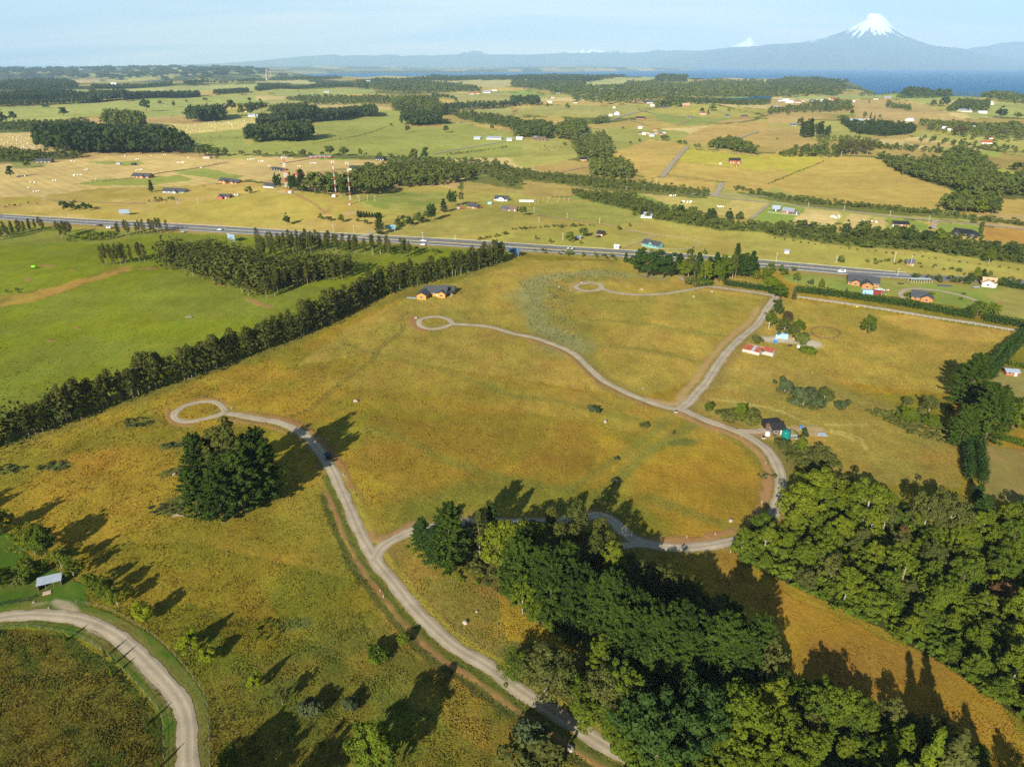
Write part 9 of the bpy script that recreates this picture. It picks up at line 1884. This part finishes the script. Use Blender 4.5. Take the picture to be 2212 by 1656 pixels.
for i in range(5): MB().path([(0, 0, 0.3), (-2.2, -0.5 + i * 0.25, 0.5), (-4.2, -1.2 + i * 0.55, 0.2)], [0.12, 0.08, 0.03], 5).build('limb', bark_pale, o)
o = thing('dead_trunk', 'bare pale trunk standing in the native forest', 'dead tree', ground(*P1(3, 3, 1115, 170)))
mb = MB(); mb.path([(0, 0, 0), (0.1, 0, 5), (0.2, 0.1, 9.5)], [0.28, 0.24, 0.15], 6); mb.build('trunk', bark_pale, o); MB().path([(0.15, 0.05, 8.6), (0.9, 0, 9.4)], [0.1, 0.05], 5).build('branch', bark_pale, o)
o = thing('sign_post', 'small white sign by the lower track', 'sign', ground(*P1(2, 3, 628, 1250))); MB().bar((0, 0, 0), (0, 0, 1.3), 0.05, 5).build('post', M['wood'], o); MB().box(-0.3, -0.03, 0.9, 0.3, 0.03, 1.4).build('panel', M['white'], o)
for i, (c, r, x, y) in enumerate([(2, 2, 1508, 1325), (2, 2, 1752, 1300), (2, 2, 1884, 1455), (2, 2, 2152, 1025), (2, 2, 2188, 685), (2, 2, 1975, 455), (2, 2, 1732, 352), (0, 2, 1998, 215), (2, 2, 598, 968), (1, 3, 1070, 145), (1, 3, 1100, 195)]):
 o = tag(MB().bar((0, 0, 0), (0, 0, 1.0), 0.06, 5).build('lot_stake', M['white'], None, ground(*P1(c, r, x, y))), 'short white lot stake beside the gravel track, ' + ['below the middle meadow', 'near the forest end', 'at the lower forest corner', 'at the upper forest corner', 'on the outer bend', 'before the bend', 'below the fork', 'by the nearest turning loop', 'above the shaded track', 'along the ditch, upper', 'along the ditch, lower'][i], 'stake')
import bmesh
def bale_mesh():
 mb = MB(); n = 10
 for x_, r_ in ((-0.6, 0.5), (-0.52, 0.62), (0.52, 0.62), (0.6, 0.5)):
  for i in range(n): mb.V.append((x_, r_ * math.cos(2 * math.pi * i / n), 0.6 + r_ * math.sin(2 * math.pi * i / n)))
 mb.F = [tuple(range(n)), tuple(range(4 * n - 1, 3 * n - 1, -1))] + [(k * n + i, (k + 1) * n + i, (k + 1) * n + (i + 1) % n, k * n + (i + 1) % n) for k in range(3) for i in range(n)]
 me = mb.mesh('hay_bale', M['wrap'], smooth=True); fixme(me); return me
BM = bale_mesh()
def bale(x, y, z, lab, grp, s=1.0):
 o = link('hay_bale', BM, None, (x, y, z), rnd.uniform(0, 3.1)); o.scale = (s, s, s); tag(o, lab, 'bale', grp)
heaps = [(0, 0, 180, 1523, 9), (0, 0, 480, 1560, 5), (0, 0, 665, 1512, 12), (0, 0, 757, 1465, 4), (0, 0, 1213, 1465, 6), (0, 0, 1170, 1472, 1), (0, 0, 287, 1575, 4), (0, 0, 238, 1623, 1), (0, 0, 300, 1655, 5), (0, 0, 630, 1390, 6), (0, 0, 1085, 1347, 4), (0, 0, 1180, 1376, 3), (0, 0, 1312, 1347, 1), (0, 0, 1420, 1338, 3), (0, 0, 1565, 1402, 11), (0, 0, 1745, 1450, 3), (0, 0, 2165, 1375, 6), (0, 0, 850, 1548, 2), (0, 0, 1620, 1362, 2),
         (1, 0, 45, 1392, 9), (1, 0, 240, 1362, 7), (1, 0, 495, 1410, 8), (1, 0, 122, 1432, 2), (1, 0, 367, 1436, 3), (1, 0, 475, 1497, 3), (2, 1, 1390, 32, 6), (2, 1, 1515, 88, 9), (2, 1, 1800, 130, 7), (3, 1, 575, 218, 11), (3, 1, 903, 262, 4), (3, 1, 800, 248, 2)]
HN = ['below the lone dark tree', 'left of the biggest heap', 'the biggest in the left hayfield', 'above the biggest heap', 'above the red-walled bungalow', 'standing apart there', 'under the lone dark tree', 'near the left edge', 'at the lower edge', 'below the large grove', 'at the hedge, left', 'at the hedge, second', 'at the hedge, third', 'at the hedge, fourth', 'in the middle of the upper hayfield', 'by the field track', 'left of the tower', 'by the green strip', 'at the hedge, last',
      'right of the tower row, left', 'under the long red shed', 'above the slim masts', 'left of the tower, small', 'beside the tower', 'before the tower trees', 'in the upper lane field', 'in the second lane field', 'mixed heap in the third lane field', 'in the striped hayfield', 'in the narrow hay stripe', 'behind the stream trees']
for (c, r, x, y, n), nm in zip(heaps, HN):
 X, Y, Z = ground(*P1(c, r, x, y)); w = math.sqrt(n) * 1.7
 for k in range(n):
  x2, y2 = X + rnd.uniform(-1, 1) * w, Y + rnd.uniform(-0.8, 0.8) * w; bale(x2, y2, hz(x2, y2), 'white wrapped bale of the heap ' + nm, 'bale heap ' + nm, 1.0)
for poly, n, lab in [(T(0, 0, (0, 1170), (340, 1160), (340, 1290), (0, 1290)), 55, 'white bale strewn over the straw field at the left edge'), (T(0, 0, (1340, 1080), (1640, 1070), (2208, 1020), (2208, 1090), (1400, 1170)), 60, 'white bale strewn over the ridge hayfield')]:
 pts = sample(poly, 11, 9, n)
 for x, y in pts: bale(x, y, hz(x, y), lab, lab.replace('white bale', 'bales'), 1.05)
def cow_mesh():
 mb = MB(); mb.box(-0.9, -0.32, 0.65, 0.75, 0.32, 1.35).box(0.75, -0.2, 1.0, 1.1, 0.2, 1.4).box(1.1, -0.14, 0.9, 1.5, 0.14, 1.25)
 for x_ in (-0.75, 0.5):
  for y_ in (-0.2, 0.2): mb.bar((x_, y_, 0), (x_, y_, 0.7), 0.07, 4, 0.11)
 mb.bar((-0.9, 0, 1.3), (-1.0, 0, 0.6), 0.04)
 return mb.mesh('cow', M['cowbrown'])
CM = cow_mesh()
for poly, n, lab in [(T(0, 0, (1640, 1190), (2000, 1160), (2080, 1190), (1700, 1240)), 16, 'dark cow grazing on the pasture below the ridge'), (T(2, 0, (230, 1260), (440, 1250), (440, 1300), (240, 1310)), 12, 'brown cow on the pasture below the stream wood'), (T(1, 0, (500, 1110), (560, 1100), (560, 1160), (500, 1150)), 6, 'dark cow beside the round groves')]:
 for x, y in sample(poly, 14, 13, n):
  o = link('cow', CM, None, (x, y, hz(x, y)), rnd.uniform(0, 6.2)); o.scale = (1.2, 1.2, 1.2); tag(o, lab, 'cow', lab.replace('cow', 'cattle'))
def fence(name, lab, P, step, h, rails, mat, pr=0.07, rr=0.05, world_=None, solid=False):
 W = world_ or world_line(P, 5); o0 = (W[0][0], W[0][1], hz(*W[0])); o = thing(name, lab, 'fence' if name != 'guard_rail' else 'guard rail', o0)
 pts = []; acc = 0
 for i in range(len(W) - 1):
  l = math.hypot(W[i + 1][0] - W[i][0], W[i + 1][1] - W[i][1])
  while acc < l and l > 0: f = acc / l; x, y = W[i][0] + (W[i + 1][0] - W[i][0]) * f, W[i][1] + (W[i + 1][1] - W[i][1]) * f; pts.append((x - o0[0], y - o0[1], hz(x, y) - o0[2])); acc += step
  acc -= l
 pm = MB().bar((0, 0, -0.3), (0, 0, h), pr, 4).mesh('post', M[mat])
 for p in pts[:290]: link('post', pm, o, p)
 for k in range(rails):
  z = h * (k + 1) / (rails + 0.25); mb = MB()
  for a, b_ in zip(pts[:-1], pts[1:]): mb.bar((a[0], a[1], a[2] + z), (b_[0], b_[1], b_[2] + z), rr, 4)
  mb.build('rail' if rr > 0.03 else 'wire', M[mat], o)
fence('rail_fence', 'white rail fence along the lane below the long hedge', T(3, 1, (260, 915), (500, 950), (850, 1000), (1200, 1057), (1500, 1105), (1750, 1142), (1950, 1175), (2208, 1218), (2400, 1260)), 3.2, 1.1, 2, 'white', 0.06, 0.04)
fence('wire_fence', 'post and wire fence along the outer verge of the gravel bend', T(0, 3, (660, 240), (800, 265), (960, 310), (1100, 385), (1300, 510), (1500, 690), (1680, 910), (1770, 1050), (1800, 1300), (1815, 1656), (1820, 1800)), 3.4, 1.15, 2, 'wood', 0.08, 0.018)
fence('wire_fence', 'post and wire fence along the inner verge of the gravel bend', T(0, 3, (0, 460), (150, 450), (270, 452), (520, 490), (660, 525), (850, 630), (1000, 760), (1150, 910), (1300, 1080), (1400, 1230), (1415, 1480), (1412, 1656), (1412, 1800)), 3.6, 1.2, 2, 'wood', 0.08, 0.018)
fence('rail_fence', 'black rail fence of the yard left of the open shed', T(0, 3, (-80, 285), (0, 268), (150, 240), (280, 222), (335, 165)), 2.4, 1.2, 3, 'black', 0.08, 0.05)
fence('rail_fence', 'black rail fence round the cabin terrace', T(3, 2, (20, 410), (75, 472), (160, 478), (265, 472), (235, 420), (185, 400)), 1.6, 1.1, 2, 'black', 0.08, 0.06)
fence('rail_fence', 'pale fence round the paddock of the turquoise house', T(2, 1, (1240, 375), (1400, 395), (1620, 437), (1560, 480), (1420, 505), (1130, 490)), 3.5, 1.3, 1, 'weathered', 0.10, 0.06)
fence('wire_fence', 'pale post fence down to the highway left of the turquoise house', T(2, 1, (1215, 372), (1050, 420), (900, 470)), 3.0, 1.3, 1, 'weathered', 0.09, 0.03)
fence('wire_fence', 'fence of pale posts along the top of the small orange house meadow', T(2, 1, (980, 340), (1100, 352), (1215, 370)), 3.0, 1.3, 1, 'weathered', 0.09, 0.04)
fence('wire_fence', 'post fence at the foot of the eucalyptus windbreak', [(20, 966), (183, 905), (331, 850), (488, 793), (656, 730), (828, 645), (1004, 597), (1091, 570)], 4.0, 1.1, 1, 'wood', 0.05, 0.015)
fence('wire_fence', 'wire mesh enclosure of the thick tower', T(1, 1, (180, 8), (250, 18), (330, 14), (370, 5)), 2.2, 2.2, 3, 'steel', 0.06, 0.03)
fence('wire_fence', 'dark fence across the bale field parcels', T(0, 0, (640, 1595), (870, 1545), (1200, 1525), (1700, 1452), (2208, 1382)), 6.0, 1.3, 1, 'wood', 0.12, 0.05)
fence('rail_fence', 'white fence before the blue-grey roofed houses', T(3, 1, (0, 178), (100, 190), (265, 205)), 3.0, 1.1, 2, 'white', 0.10, 0.08)
for off, nm in ((-4.7, 'of the near carriageway'), (4.7, 'of the near carriageway, verge side')):
 fence('guard_rail', 'white guard rail ' + nm, None, 8.0, 0.75, 1, 'twhite', 0.06, 0.09, world_=offset_line(HWY[1:-2], off, 5))
fence('guard_rail', 'white guard rail of the far carriageway, verge side', None, 8.0, 0.75, 1, 'twhite', 0.06, 0.09, world_=offset_line(HWY2[1:-2], -4.7, 5))
o = thing('riding_ring', 'thin dark double rail of the round riding ring', 'fence', ground(*P1(3, 1, 498, 1213)))
Wr = [ground(*q) for q in smooth_line(RING, 4, True)]; cx, cy_ = sum(w[0] for w in Wr) / len(Wr), sum(w[1] for w in Wr) / len(Wr); o.location = (cx, cy_, hz(cx, cy_))
for s in (1.0, 0.95):
 mb = MB()
 for a, b_ in zip(Wr, Wr[1:] + Wr[:1]): mb.bar(((a[0] - cx) * s, (a[1] - cy_) * s, a[2] - o.location.z + 0.45), ((b_[0] - cx) * s, (b_[1] - cy_) * s, b_[2] - o.location.z + 0.45), 0.09, 4)
 mb.build('rail', M['brown'], o)
pm = MB().bar((0, 0, -0.2), (0, 0, 0.5), 0.07, 4).mesh('post', M['brown'])
for a in Wr[::2]: link('post', pm, o, (a[0] - cx, a[1] - cy_, a[2] - o.location.z))
